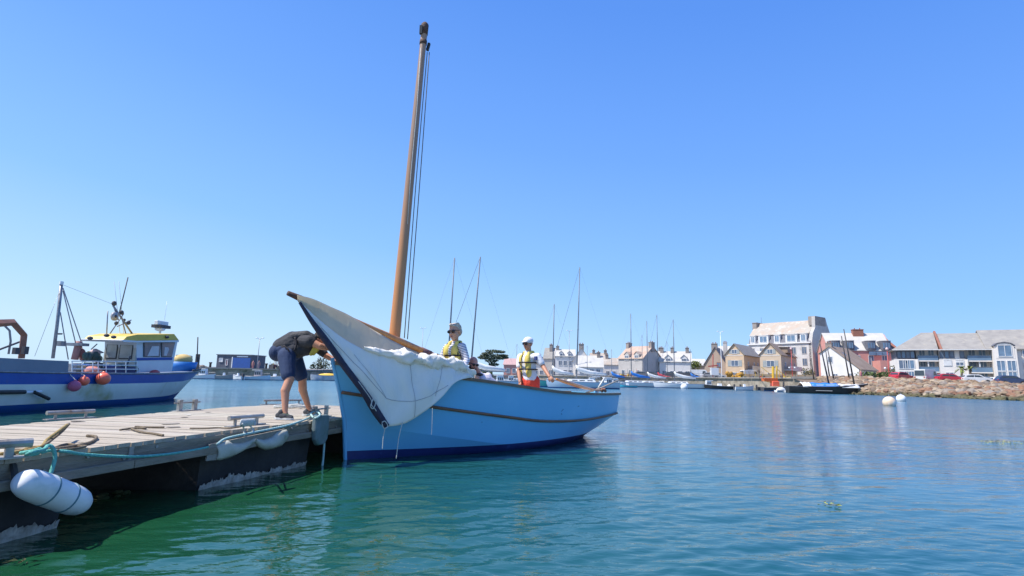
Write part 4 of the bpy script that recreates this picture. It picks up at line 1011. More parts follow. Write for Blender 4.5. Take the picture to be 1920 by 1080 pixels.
M_glassl = mat('window_bright', (0.50, 0.58, 0.64), 0.15, (0.35, 0.43, 0.5), 1.4)
M_steel = mat('dull_steel', (0.30, 0.31, 0.33), 0.45, (0.2, 0.2, 0.22), 6, metal=.5)
M_dark = mat('dark_gear', (0.05, 0.05, 0.06), 0.7, (0.09, 0.08, 0.08), 6)
M_oran = mat('orange_buoy', (0.98, 0.19, 0.10), 0.35, (0.92, 0.15, 0.08), 3, coat=.2)
M_pink = mat('faded_buoy', (0.60, 0.13, 0.20), 0.6, (0.48, 0.11, 0.20), 5)
M_gant = mat('rusty_orange_gantry', (0.34, 0.14, 0.09), 0.7, (0.22, 0.11, 0.08), 3, 0.2)
M_white = mat('white_paint', (0.76, 0.77, 0.78), 0.4, (0.70, 0.71, 0.72), 2)
fb = thing('fishing_boat', (FX, 20, 0), 'blue and white fishing boat with yellow-roofed wheelhouse moored beyond the pontoon', 'fishing boat')
# stations along -Y from the bow; (Y at deck, half-beam deck, z deck, z stripe bottom; Y at wl, half-beam wl)
FS = [(27.9, .03, 1.34, 1.12, 26.0, .03), (27.2, .45, 1.30, 1.00, 25.4, .22), (26.2, .86, 1.24, .88, 24.7, .55), (24.8, 1.22, 1.18, .80, 23.8, .92), (22.5, 1.52, 1.12, .76, 22.0, 1.28),
      (20, 1.62, 1.10, .75, 20, 1.44), (17, 1.66, 1.10, .76, 17, 1.50), (14, 1.66, 1.12, .78, 14, 1.50), (11.5, 1.60, 1.18, .84, 11.6, 1.42)]
def fsec(sgn, inset=0.0):
    A_ = [spline([Vector((s[1] - inset, s[0], s[2])) for s in FS], 45), None, None]
    out = []
    for i in range(45):
        t = i / 44 * (len(FS) - 1); k = min(int(t), len(FS) - 2); f = t - k
        s = [FS[k][j] + (FS[k + 1][j] - FS[k][j]) * f for j in range(6)]
        d = Vector((s[1], s[0], s[2])); w = Vector((s[5], s[4], 0))
        def at(z, bul=0.0):
            f_ = (d.z - z) / d.z; p = d.lerp(w, f_); p.x += .10 * sin(pi * min(1, max(0, f_))) * min(1, s[1]); p.z = z; return p
        out.append([d, at(s[3] + (s[2] - s[3]) / 2), at(s[3]), at(s[3] * .66 + .1), at(s[3] * .33 + .14), at(.20 + .10 * max(0, (s[0] - 24) / 4)), w, Vector((s[5] * .5, s[4] - .4, -.4))])
    return [[Vector((FX + sgn * p.x, p.y, p.z)) for p in r] for r in out]
for sg in (1, -1):
    S = fsec(sg)
    MB().grid([r[0:3] for r in S]).build('blue_stripe', M_fblue, fb, True)
    MB().grid([r[2:6] for r in S]).build('hull_side', M_fwhite, fb, True)
    MB().grid([r[5:8] for r in S]).build('hull_bottom', M_fnavy, fb, True)
    MB().tube([r[0] for r in S], .035, 6).build('rubbing_rail', M_fcab if sg < 0 else M_steel, fb, True)
    MB().grid([[r[0] + Vector((-.02 * sg, 0, 0)), r[0] + Vector((-.05 * sg, 0, .34 + .02))] for r in S if r[0].y < 17.6]).build('bulwark', M_fgrey, fb, False, thick=.03)
    MB().grid([[r[0] + Vector((0, 0, 0)), r[0] + Vector((.02 * sg, 0, .10))] for r in S if r[0].y > 25.4]).build('bow_rail_plank', M_dark, fb, True, thick=.05)
Sd = fsec(1); Sl = fsec(-1)
MB().grid([[a[0] - Vector((0, 0, .06)), b[0] - Vector((0, 0, .06))] for a, b in zip(Sd, Sl)]).build('deck', M_fgrey, fb)
a, b = Sd[-1], Sl[-1]; MB().poly([p for p in a] + [p for p in reversed(b)]).build('transom', M_fblue, fb)
S1 = lambda px, py, x=-13.95: WX(px, py, x)
def fbx(name, px0, px1, py0, py1, m, x0=-13.95, dx=-.4, parent=None, bevel=0.01):
    a = S1(px0, py1, x0); b = S1(px1, py0, x0); mb = MB(); mb.box2((x0, a.y, a.z), (x0 + dx, b.y, b.z)); return mb.build(name, m, parent or fb, bevel=bevel)
# wheelhouse: raked front towards the bow; built from its side outline
XN, XF = -14.15, -15.35
def outline(pts, x): return [WX(px, py, x) for px, py in pts]
def ext(name, pts, m, x=XN, d=XF - XN, parent=None, bevel=0.0):
    return MB().prism(outline(pts, x), (d, 0, 0)).build(name, m, parent or fb, bevel=bevel)
cabf = ext('forward_cabin', [(256, 641), (333, 640), (322, 697), (256, 698)], M_fcab)
YA = WX(256, 660, XN).y; zA0, zA1 = WX(256, 690, XN).z - .3, WX(256, 641, XN).z - .01
caba = MB().box2((XN - .004, YA - .03, zA0), (XF + .004, YA - .003, zA1)).build('aft_wall', M_fcream, fb)
roof = ext('roof', [(232, 637), (238, 631), (258, 627), (270, 627), (327, 626), (336, 638), (256, 639), (235, 639)], M_yel, XN + .12, XF - XN - .24, bevel=.02)
ext('roof_edge', [(228, 638), (232, 637), (258, 639), (336, 638), (335, 641.5), (256, 642), (232, 641)], M_fcab, XN + .16, XF - XN - .32)
ext('blue_waist_band', [(257, 671), (324, 670), (323, 675), (257, 676)], M_fblue, XN + .012, -.02)
ext('blue_lower_panel', [(198, 687), (254, 688), (254, 699), (198, 699)], M_navy, XN + .25, -.05)
# windows on the near side and the reflections seen across the cabin
def win(pts, m=M_glass, x=XN + .006, fr=.03):
    f = MB(); P_ = outline(pts, x); c = sum(P_, Vector()) / len(P_)
    f.prism([c + (p - c) * 1.10 for p in P_], (.012, 0, 0)); fo = f.build('window', M_dark, fb)
    MB().prism([p + Vector((.014, 0, 0)) for p in P_], (.010, 0, 0)).build('pane', m, fo)
win([(270, 643), (300, 643), (298, 668), (270, 668)]); win([(303, 643), (327, 642), (321, 668), (303, 668)])
for x0_, x1_, nm_ in ((XN - .12, XN - .62, 'door_window'), (XN - .70, XN - 1.12, 'window')):
    fo = MB().box2((x0_, YA - .05, zA0 + .62), (x1_, YA - .034, zA1 - .08)).build(nm_, M_dark, fb)
    MB().box2((x0_ - .03, YA - .06, zA0 + .66), (x1_ + .03, YA - .052, zA1 - .12)).build('pane', mat('beige_glass', (.42, .40, .36), .2, (.62, .62, .60), 1.2), fo)
# bright far windows seen through: their daylight painted as pale panels on the pane
for pts in ([(275, 668), (284, 649), (297, 649), (296, 667)], [(306, 667), (308, 651), (314, 651), (316, 655), (311, 667)]): 
    MB().prism([p + Vector((.026, 0, 0)) for p in outline(pts, XN + .004)], (.004, 0, 0)).build('seen_through_light', M_glassl, fb)
# front windscreen
MB().prism([Vector((XN - .15, WX(332, 643, XN).y + .03, WX(332, 643, XN).z)), Vector((XF + .15, WX(332, 643, XN).y + .03, WX(332, 643, XN).z)), Vector((XF + .15, WX(326, 668, XN).y + .03, WX(326, 668, XN).z)), Vector((XN - .15, WX(326, 668, XN).y + .03, WX(326, 668, XN).z))], (0, .03, 0)).build('windscreen', M_glass, fb)
# radar, lights, aerials on the roof
C0 = -15.3
T = lambda px, py, x=C0: WX(px, py, x)
def tb(name, pts, r, m=M_steel, parent=None, n=6): return MB().tube([T(*p) for p in pts], r, n).build(name, m, parent or fb, True)
ped = tb('radar_mast', [(300, 628), (300, 612)], .05, M_white)
MB().sphere(T(300, 617), (.2, .22, .10), 12, 8).build('radome', M_white, ped, True)
MB().box2(T(292, 607) + Vector((-.08, 0, -.03)), T(313, 605) + Vector((.08, 0, .03))).build('radar_bar', M_white, ped, bevel=.02)
MB().box2(T(292, 613) + Vector((-.2, 0, -.02)), T(312, 612) + Vector((.2, 0, .02))).build('radar_platform', M_dark, ped)
tb('aerial', [(308, 604), (313, 565)], .008, M_white); tb('aerial', [(225, 625), (214, 528)], .010, M_white); tb('aerial', [(232, 625), (223, 528)], .010, M_white)
tb('aerial', [(223, 590), (240, 520)], .022, M_dark)
fr = tb('aerial_frame', [(248, 626), (212, 573)], .035, M_steel)
for q in ([(200, 628), (202, 583)], [(206, 626), (232, 588)], [(236, 626), (228, 595)], [(220, 612), (246, 600)], [(213, 575), (222, 600)]): tb('frame_strut', q, .022, M_steel, fr)
for px, py, r in ((214, 569, .10), (228, 586, .09), (241, 605, .09), (218, 606, .08), (233, 600, .06)): MB().sphere(T(px, py), (r * .8, r, r), 10, 7).build('deck_lamp', M_dark, fr, True)
MB().tube([T(212, 593) + Vector((.10, 0, 0)), T(212, 593) + Vector((.02, 0, 0))], .17, 18).build('loudhailer', mat('lamp_grey', (.42, .42, .42), .4, (.3, .3, .3), 9), fr, True)
MB().tube([T(212, 593) + Vector((.12, 0, 0)), T(212, 593) + Vector((.10, 0, 0))], .06, 12).build('lamp_centre', M_dark, fr, True)
for px, py in ((169, 634), (200, 629), (213, 632), (313, 632)): MB().sphere(T(px, py, XN + .15), (.08, .10, .06), 8, 6).build('roof_lamp', M_dark, roof, True)
# aft mast and its stays
mst = tb('mast', [(99, 672), (107, 610), (115, 532)], .05, M_steel, n=10); MB().tube([T(114.5, 534), T(116, 528)], .06, 8).build('mast_cap', M_white, mst)
for q in ([(118, 540), (152, 640), (156, 672)], [(118, 545), (141, 640), (146, 672)], [(113, 585), (128, 674)]): tb('stay', q, .018, M_steel, mst)
tb('stay', [(116, 534), (65, 668)], .006, M_steel, mst); tb('stay', [(118, 534), (210, 570)], .005, M_steel, mst)
tb('crosstree', [(108, 626), (116, 626)], .03, M_dark, mst); MB().box2(T(109, 644) + Vector((-.1, 0, -.08)), T(119, 640) + Vector((.1, 0, 0))).build('name_board', M_steel, mst)
# winch / derrick base and deck gear
wn_ = tb('derrick', [(140, 674), (146, 650), (148, 640)], .11, mat('pink_red_gear', (.45, .22, .2), .7, (.3, .16, .15), 5), n=10)
MB().sphere(T(151, 662), (.15, .15, .17), 12, 8).build('winch_drum', mat('red_drum', (.35, .12, .1), .7), wn_, True)
tb('derrick_arm', [(152, 672), (160, 672), (150, 655)], .08, mat('pink_red_gear', (.5, .3, .3)), wn_)
MB().box2(T(137, 648) + Vector((-.3, 0, 0)), T(152, 644) + Vector((.3, 0, 0))).build('winch_head', M_steel, wn_)
net = MB(); 
for q in range(26): net.sphere(T(173 + random.uniform(-14, 12), 668 + random.uniform(-6, 5), C0 + random.uniform(-.3, .3)), (random.uniform(.08, .18), random.uniform(.08, .2), random.uniform(.08, .16)), 8, 6)
net.build('net_heap', mat('green_net', (.06, .12, .10), .9, (.12, .13, .12), 12, .8, 40), fb, True)
MB().tube([T(171, 655), T(182, 645)], .02, 6).build('pole', M_steel, fb)
hp = MB(); hp.tube([T(178, 662), T(178, 654)], [.28, .05], 10); hp.build('tarpaulin', mat('pale_pink_tarp', (.6, .45, .45), .8), fb, True)
# railing along the waist
for k, py in enumerate((677.5, 684.5, 692)):
    MB().tube([WX(134, py - .3, -13.75), WX(200, py, -13.75), WX(258, py + .5, -13.75)], .018, 6).build('rail', M_white, fb)
for px in (135, 154, 174, 184, 199, 217, 236, 257): MB().tube([WX(px, 699, -13.72), WX(px, 677, -13.76)], .016, 6).build('rail_post', M_white, fb)
clut = [M_dark, M_fblue, mat('green_net', (0, 0, 0)), M_steel, mat('khaki_crate', (.3, .3, .22), .8, (.2, .2, .15), 6)]
for q in range(22):
    px = 138 + q * 5.4; c = WX(px, 695 - random.uniform(0, 9), -14.1 - random.random() * .25)
    MB().box(c, (.25, random.uniform(.2, .45), random.uniform(.12, .3)), Matrix.Rotation(random.uniform(-.4, .4), 3, 'Z')).build('deck_crate', random.choice(clut), fb, bevel=.02)
MB().tube([WX(236, 692, -13.8), WX(244, 668, -13.9)], .03, 6).build('handle_bar', M_dark, fb)
# gantry at the left edge
g = MB(); gp = [WX(-30, 606, -14.3), WX(0, 606, -14.3), WX(24, 604.5, -14.3), WX(45, 628, -14.3), WX(40, 672, -14.3)]
g.tube(gp, .105, 4); gn = g.build('gantry', M_gant, fb)
g = MB(); g.tube([p + Vector((-2.2, 0, 0)) for p in gp], .105, 4); g.build('gantry_far_leg', M_gant, gn)
tb('gantry_hose', [(8, 610), (18, 620), (20, 640), (16, 664)], .03, M_steel, gn); tb('gantry_brace', [(-20, 660), (0, 655), (37, 641)], .03, M_dark, gn)
MB().box2(WX(45, 664, -14.1), WX(49, 650, -14.2)).build('gantry_ladder', M_dark, gn); MB().box2(WX(28, 664, -14.1), WX(32, 652, -14.2)).build('gantry_hook', M_dark, gn)
# side fittings
MB().box2(WX(53, 733, -13.62), WX(81, 722, -13.78)).build('white_side_box', M_white, fb, bevel=.02)
MB().tube([WX(-40, 736, -13.6), WX(47, 735, -13.55)], .055, 8).build('black_pipe', M_black, fb); MB().tube([WX(46, 736, -13.55), WX(78, 734, -13.55)], .03, 8).build('white_pipe', M_white, fb)
MB().tube([WX(64, 735, -13.5), WX(92, 748, -13.45)], .05, 8).build('black_hose', M_black, fb)
MB().box2(WX(193, 733, -13.70), WX(214, 722, -13.85)).build('discharge_plate', mat('plate_grey', (.22, .25, .27), .6, (.3, .3, .3), 5), fb)
# bow: blue tub and yellow sack on the foredeck
bt = MB(); c = WX(341, 696, -15.0); bt.tube([c, c + Vector((0, 0, .42))], [.52, .60], 18)
o = bt.build('tub', mat('bright_blue_tub', (.03, .22, .62), .5, (.02, .17, .5), 3), None, True); tag(o, 'bright blue plastic tub on the bow of the fishing boat', 'tub')
o = MB().sphere(c + Vector((0, 0, .52)), (.38, .42, .26), 12, 8).build('sack', mat('sandy_yellow_sack', (.62, .45, .18), .8, (.5, .36, .14), 4, .5), None, True); tag(o, 'sandy yellow sack heaped in the blue tub on the bow', 'sack')
for q in ([(325, 680), (330, 666), (350, 666), (360, 668), (360, 694)], [(325, 682), (345, 684), (362, 684)]): tb('bow_rail', q, .025, M_steel)
tb('bow_light_pole', [(370, 690), (370, 663), (371, 632)], .03, M_dark); MB().box2(T(368, 692) + Vector((-.1, 0, 0)), T(372, 664) + Vector((.1, 0, 0))).build('pole_base', M_dark, fb)
o = MB().sphere(WX(290, 700, -13.95), (.14, .28, .14), 12, 8).build('float', mat('dull_red_float', (.5, .08, .08), .6), None, True); tag(o, 'dull red float lying on the side deck below the wheelhouse', 'float')
for (px, py, r, m_, x, lab) in ((193.5, 710, .215, M_oran, -13.45, 'largest bright orange buoy hanging from the rail of the fishing boat'), (157.5, 714.5, .155, M_oran, -13.5, 'smaller round orange buoy hanging between the large one and the faded one'),
                                (139.5, 724, .175, M_pink, -13.45, 'faded purple-pink buoy hanging lowest on the hull of the fishing boat')):
    c = WX(px, py, x); b_ = thing('buoy', c, lab, 'buoy', 'round buoys hanging on the fishing boat')
    MB().sphere(c, (r, r, r * .95), 20, 14).build('ball', m_, b_, True); MB().tube([c + Vector((0, 0, r * .85)), c + Vector((0, 0, r * 1.12))], [r * .25, r * .15], 8).build('eye', m_, b_, True)
    MB().tube([c + Vector((0, 0, r * 1.1)), Vector((-13.72, c.y, 1.12))], .012, 5).build('lanyard', M_ropew, b_)
o = MB().sphere(WX(172, 699, -14.0), (.25, .4, .22), 14, 10).build('float_heap', mat('salmon_cover', (.75, .3, .22), .7, (.65, .24, .18), 5, .4), None, True); tag(o, 'salmon coloured heap of floats lying on deck behind the white rail', 'floats')
# ------------------------------------------------------------------ buildings of the town
M_wpeach = mat('peach_render', (0.62, 0.46, 0.31), .85, (.55, .40, .27), .8, .1, 6)
M_wpeach2 = mat('beige_render', (0.58, 0.46, 0.34), .85, (.52, .40, .29), .8, .1, 6)
M_wwhite = mat('white_render', (0.74, 0.72, 0.70), .85, (.66, .64, .62), .6, .1, 6)
M_wgrey = mat('grey_render', (0.50, 0.47, 0.45), .85, (.42, .40, .38), .6, .1, 6)
M_wpink = mat('pink_render', (0.60, 0.28, 0.24), .85, (.54, .25, .21), .6, .1, 6)
M_wtan = mat('tan_render', (0.44, 0.33, 0.25), .85, (.38, .28, .21), .6, .1, 6)
M_wcream = mat('cream_render', (0.76, 0.71, 0.66), .85, (.70, .65, .60), .6, .1, 6)
M_slate = mat('grey_slate', (0.24, 0.225, 0.21), .75, (.31, .29, .26), .8, .3, 8, dirt=((.34, .31, .26), 1.0, .6))
M_slate_d = mat('dark_slate', (0.11, 0.115, 0.14), .7, (.15, .15, .18), .8, .3, 8)
M_lich = mat('lichen_slate', (0.38, 0.35, 0.31), .8, (.40, .31, .24), .5, .3, 8, dirt=((.50, .44, .38), .7, .55))
M_pale = mat('pale_slate', (0.52, 0.50, 0.46), .8, (.44, .42, .39), .5, .3, 8)
M_brown = mat('brown_slate', (0.25, 0.18, 0.13), .8, (.33, .25, .19), .7, .3, 8)
M_orl = mat('orange_lichen_roof', (0.46, 0.29, 0.21), .8, (.42, .36, .30), .5, .3, 8)
M_chim = mat('chimney_stone', (0.34, 0.29, 0.26), .9, (.24, .21, .19), 1.2, .4, 8)
M_brick = mat('red_brown_brick', (0.30, 0.13, 0.09), .9, (.24, .1, .07), 2, .4, 8)
M_frame = mat('white_window_frame', (0.74, 0.74, 0.74), .5)
M_winb = mat('window_dark', (0.09, 0.13, 0.19), .12, (.14, .18, .25), .6)
M_winl = mat('window_blue', (0.16, 0.25, 0.36), .12, (.10, .16, .24), .6)
M_shut = mat('louvre_shutter', (0.35, 0.38, 0.38), .7)
M_white2 = mat('white_slat', (.72, .72, .72), .6)

class Bld:
    """a building set out from one facade corner: a runs along the facade, d goes back into the block"""
    def __init__(s, name, p0, ang, label, cat='house', group=None, zb=1.8):
        s.p = Vector((p0.x, p0.y, 0)); s.fx = Vector((cos(ang), sin(ang), 0)); s.bk = Vector((-sin(ang), cos(ang), 0)); s.zb = zb
        s.r = thing(name, (s.p.x, s.p.y, zb), label, cat, group)
    def L(s, a, d, z): return s.p + s.fx * a + s.bk * d + Vector((0, 0, z))
    def hull(s, pts, name, m, parent=None): pass
    def walls(s, w, dp, ze, m, ridge=None, kind='side', a0=0, d0=0, name='wall', off=0.0):
        z0 = s.zb - .5; L = s.L; mb = MB(); a1 = a0 + w; d1 = d0 + dp
        if ridge is None:
            mb.prism([L(a0, d0, z0), L(a1, d0, z0), L(a1, d1, z0), L(a0, d1, z0)], (0, 0, ze - z0))
        elif kind == 'side':        # ridge parallel to the facade, gables at both ends
            rd = d0 + dp * (.5 + off)
            mb.prism([L(a0, d0, z0), L(a0, d1, z0), L(a0, d1, ze), L(a0, rd, ridge), L(a0, d0, ze)], s.fx * w)
        else:                       # gable on the facade
            ra = a0 + w * (.5 + off)
            mb.prism([L(a0, d0, z0), L(a1, d0, z0), L(a1, d0, ze), L(ra, d0, ridge), L(a0, d0, ze)], s.bk * dp)
        return mb.build(name, m, s.r)
    def roof(s, w, dp, ze, zr, m, kind='side', a0=0, d0=0, off=0.0, ov=.25, th=.16, ze2=None):
        L = s.L; ze2 = ze if ze2 is None else ze2; a1 = a0 + w; d1 = d0 + dp; out = []
        up = Vector((0, 0, th))
        if kind == 'side':
            rd = d0 + dp * (.5 + off); k1 = (zr - ze) / (rd - d0); k2 = (zr - ze2) / (d1 - rd)
            A = [L(a0 - ov, d0 - ov, ze - ov * k1 + .01), L(a1 + ov, d0 - ov, ze - ov * k1 + .01), L(a1 + ov, rd, zr + .01), L(a0 - ov, rd, zr + .01)]
            Bq = [L(a0 - ov, d1 + ov, ze2 - ov * k2 + .01), L(a1 + ov, d1 + ov, ze2 - ov * k2 + .01), L(a1 + ov, rd + .002, zr + .01), L(a0 - ov, rd + .002, zr + .01)]
        else:
            ra = a0 + w * (.5 + off); k1 = (zr - ze) / (ra - a0); k2 = (zr - ze2) / (a1 - ra)
            A = [L(a0 - ov, d0 - ov, ze - ov * k1 + .01), L(a0 - ov, d1 + ov, ze - ov * k1 + .01), L(ra, d1 + ov, zr + .01), L(ra, d0 - ov, zr + .01)]
            Bq = [L(a1 + ov, d0 - ov, ze2 - ov * k2 + .01), L(a1 + ov, d1 + ov, ze2 - ov * k2 + .01), L(ra + .002, d1 + ov, zr + .01), L(ra + .002, d0 - ov, zr + .01)]
        return [MB().prism(q, up).build('roof', m, s.r) for q in (A, Bq)]
    def hip(s, w, dp, ze, zr, m, inl=3, inr=3, a0=0, d0=0, ov=.3):
        L = s.L; a1, d1 = a0 + w, d0 + dp; e = [L(a0 - ov, d0 - ov, ze), L(a1 + ov, d0 - ov, ze), L(a1 + ov, d1 + ov, ze), L(a0 - ov, d1 + ov, ze)]
        r = [L(a0 + inl, d0 + dp / 2, zr), L(a1 - inr, d0 + dp / 2, zr)]
        return MB().add(e + r, [(0, 1, 5, 4), (2, 3, 4, 5), (1, 2, 5), (3, 0, 4), (3, 2, 1, 0)]).build('roof', m, s.r)
    def win(s, a, z, w, h, side='f', m=None, fm=None, ref=0.0, mull=True, shut=None, parent=None, d0=0.0):
        """window centred at a along its wall, sill at z. side f facade, r right-hand wall, with ref = facade width"""
        m = m or M_winb; fm = fm or M_frame
        if side == 'f': P = lambda u, o, z_: s.L(a + u, d0 - o, z_)
        elif side == 'r': P = lambda u, o, z_: s.L(ref + o, a + u, z_)
        else: P = lambda u, o, z_: s.L(ref - o, a + u, z_)
        def bx(mb, u0, u1, z0, z1, o0, o1):
            c = (P(u0, o0, z0) + P(u1, o1, z1)) / 2; ax = Matrix((s.fx, s.bk, Vector((0, 0, 1)))).transposed()
            sz = (abs(u1 - u0), abs(o1 - o0), z1 - z0) if side == 'f' else (abs(o1 - o0), abs(u1 - u0), z1 - z0); mb.box(c, sz, ax)
        t = .09; mb = MB(); W = w / 2
        bx(mb, -W, W, z, z + t, 0.004, .10); bx(mb, -W, W, z + h - t, z + h, .004, .09); bx(mb, -W, -W + t, z + t + .003, z + h - t - .003, .004, .085); bx(mb, W - t, W, z + t + .003, z + h - t - .003, .004, .085)
        if mull and w > .8: bx(mb, -.04, .04, z + t + .003, z + h - t - .003, .004, .08)
        f = mb.build('window', fm, parent or s.r)
        pm_ = MB(); bx(pm_, -W + t, W - t, z + t, z + h - t, .002, .04)
        if parent is None: pm_.build('pane', m, f)
        else: pm_.build('pane', m, parent)
        if shut:
            for q in (-1, 1):
                sm = MB(); bx(sm, q * (W + .05), q * (W + .05 + w * .42), z, z + h, .005, .05); sm.build('shutter', shut, s.r)
        return f
    def box(s, name, a0, a1, d0, d1, z0, z1, m, parent=None):
        L = s.L; return MB().prism([L(a0, d0, z0), L(a1, d0, z0), L(a1, d1, z0), L(a0, d1, z0)], (0, 0, z1 - z0)).build(name, m, parent or s.r)
    def chimney(s, a, d, w, dp, z0, z1, m=None):
        c = s.box('chimney', a - w / 2, a + w / 2, d - dp / 2, d + dp / 2, z0, z1, m or M_chim)
        s.box('chimney_cap', a - w / 2 - .08, a + w / 2 + .08, d - dp / 2 - .08, d + dp / 2 + .08, z1 + .003, z1 + .14, m or M_chim, c)
        for q in (-.25, .25):
            p = s.L(a, d, z1 + .14) + (s.bk * dp * q if dp > w else s.fx * w * q); MB().tube([p, p + Vector((0, 0, .35))], .12, 7).build('chimney_pot', M_brick, c)
        return c
    def dormer(s, a, w, z, h, d_front, d_back, wall, roof, wm=None, peaked=True, parts=True):
        z1 = z + h; L = s.L
        if peaked:
            zr = z1 + w * .45
            o = MB().prism([L(a - w / 2, d_front, z), L(a + w / 2, d_front, z), L(a + w / 2, d_front, z1), L(a, d_front, zr), L(a - w / 2, d_front, z1)], s.bk * (d_back - d_front)).build('dormer', wall, s.r)
            for q in (-1, 1):
                MB().prism([L(a + q * (w / 2 + .12), d_front - .12, z1 - .05), L(a + q * (w / 2 + .12), d_back, z1 - .05), L(a + q * .003, d_back, zr + .05), L(a + q * .003, d_front - .12, zr + .05)], (0, 0, .1)).build('dormer_roof', roof, o)
        else:
            o = s.box('dormer', a - w / 2, a + w / 2, d_front, d_back, z, z1, wall)
            s.box('dormer_roof', a - w / 2 - .12, a + w / 2 + .12, d_front - .15, d_back, z1 + .003, z1 + .13, roof, o)
        s.win(a, z + h * .12, w * .72, h * .78, 'f', wm or M_winb, d0=d_front, parent=o, mull=w > 1.2)
        return o

def zof(px, py, p): # height of pixel row py above a ground point p seen in column px
    return WY(px, py, p.y).z
def solve_w(p0, ang, px1):
    """length along the facade until it reaches picture column px1"""
    r = G(px1, 100); k = r.x / r.y; c, s_ = cos(ang), sin(ang)
    return (k * p0.y - p0.x) / (c - k * s_)

# --- apartment block on the right
ang = math.atan2(-10, 18)
p0 = G(1683, 110); ap = Bld('apartment_building', p0, ang, 'long cream apartment block with grey slate roofs and balconies on the right shore', 'apartment building', zb=2.2)
def A_(px): return solve_w(p0, ang, px)
def pz(a, px, py): q = ap.L(a, 0, 0); return WY(px, py, q.y).z
WT = A_(2075); ze = pz(0, 1683, 656)
aw1, aw2, aw3, aw4, aw5, aw6 = A_(1725), A_(1766), A_(1819), A_(1867), A_(1912), A_(1960)
H1 = ze; fl = [2.2, 2.2 + (H1 - 2.2) * .32, 2.2 + (H1 - 2.2) * .66, H1]
ap.walls(aw1, 11, fl[2] + .3, M_wcream); ap.walls(aw1 - .6, 10, H1 - .02, M_slate_d, a0=.3, d0=.5, name='glazed_storey')
ap.walls(aw2 - aw1, 9, H1 - .02, M_wcream, a0=aw1 + .003, d0=1.6, name='balcony_wall')
ap.walls(aw3 - aw2, 11, fl[2] + .3, M_wcream, a0=aw2, d0=0); ap.walls(aw3 - aw2 - .3, 10, H1 - .02, M_wcream, a0=aw2 + .15, d0=.5, name='glazed_storey')
ap.walls(aw4 - aw3, 9, H1 - .02, M_wcream, a0=aw3 + .003, d0=1.8, name='balcony_wall')
ap.walls(aw5 - aw4, 12, H1 + .1, M_wcream, a0=aw4, d0=-1.0, name='projecting_bay'); ap.walls(WT - aw5, 11, H1, M_wcream, a0=aw5 + .003, d0=.1)
def bal(a0, a1, z, d=0):
    b = ap.box('balcony', a0 + .05, a1 - .05, d, d + 1.7, z - .12, z + .08, M_wcream)
    ap.box('balcony_glass', a0 + .1, a1 - .1, d + .02, d + .06, z + .1, z + .95, M_winl, b); ap.box('handrail', a0 + .05, a1 - .05, d - .02, d + .08, z + .96, z + 1.03, M_steel, b)
for (x0, x1, n, dd) in ((aw1, aw2, 2, 1.6), (aw3, aw4, 2, 1.8)):
    for z in fl[1:3]: bal(x0, x1, z)
    for k, z in enumerate(fl[:3]):
        for q in range(2):
            ap.win(x0 + (x1 - x0) * (.3 + .42 * q), z + .15, (x1 - x0) * .30, 2.0, 'f', M_winl if q else M_winb, d0=dd)
    ap.box('balcony_divider', (x0 + x1) / 2 - .08, (x0 + x1) / 2 + .08, .2, dd, fl[1], fl[2] + .9, M_wwhite)
    ap.box('party_pier', x0 - .12, x0 + .12, -.15, 1.6, 1.9, fl[2] + .3, M_wcream)
for a0, a1, n in ((.4, aw1 - .3, 4), (aw2 + .2, aw3 - .2, 5)):
    for k in range(n):
        w = (a1 - a0) / n
        if a0 > aw1 and k == 3: continue
        ap.win(a0 + w * (k + .5), fl[2] + .5, w * .98, H1 - fl[2] - .75, 'f', M_winl if k % 2 else M_winb, d0=.5, fm=M_slate_d)
for px, pyb, pyt, w in ((1697.5, 692, 675, 1.5), (1710, 692, 675, 1.5), (1698, 708, 696, 1.5), (1711.5, 708, 696, 1.5)): 
    a = A_(px); zb_ = pz(a, px, pyb); ap.win(a, zb_, w, max(.8, pz(a, px, pyt) - zb_), 'f', M_winl if px > 1705 else M_winb)
for px, pyb, pyt, m in ((1781.5, 686, 675.5, M_frame), (1804.5, 686, 675.5, M_frame), (1783.5, 708, 698, M_winl)):
    a = A_(px); zb_ = pz(a, px, pyb); f = ap.win(a, zb_, 1.25, pz(a, px, pyt) - zb_, 'f', M_winb if px != 1783.5 else m)
    if m is M_frame: ap.box('roller_shutter', a - .55, a + .55, -.09, -.045, zb_ + (.1 if px < 1800 else .6), zb_ + 1.25, M_white2, f)
# projecting bay windows and arched gable dormer
am = (aw4 + aw5) / 2; bw = aw5 - aw4
for z, h in ((fl[0] + .2, 2.0), (fl[1] + .3, 1.9)):
    for q in (-1, 1): ap.win(am + q * bw * .22, z, bw * .38, h, 'f', M_winl, d0=-1.0)
ap.win(am, fl[2] + .75, bw * .6, 2.1, 'f', M_winl, d0=-1.05)
arc = [(-bw * .40, fl[2] + .4), (bw * .40, fl[2] + .4), (bw * .40, H1 + .55), (bw * .26, H1 + .95), (0, H1 + 1.12), (-bw * .26, H1 + .95), (-bw * .40, H1 + .55)]
dm = MB().prism([ap.L(am + u, -1.04, z) for u, z in arc], ap.bk * 4.5).build('arched_dormer', M_wcream, ap.r)
arc2 = [(-bw * .46, H1 + .5), (-bw * .28, H1 + .98), (0, H1 + 1.16), (bw * .28, H1 + .98), (bw * .46, H1 + .5), (bw * .46, H1 + .68), (bw * .30, H1 + 1.12), (0, H1 + 1.32), (-bw * .30, H1 + 1.12), (-bw * .46, H1 + .68)]
MB().prism([ap.L(am + u, -1.2, z) for u, z in arc2], ap.bk * 4.2).build('arched_roof', M_slate_d, dm)
for k in range(5):
    a = aw5 + 1.6 + k * 2.4
    for z in fl[:3]: ap.win(a, z + .6, 1.3, 1.4, 'f', M_winl)
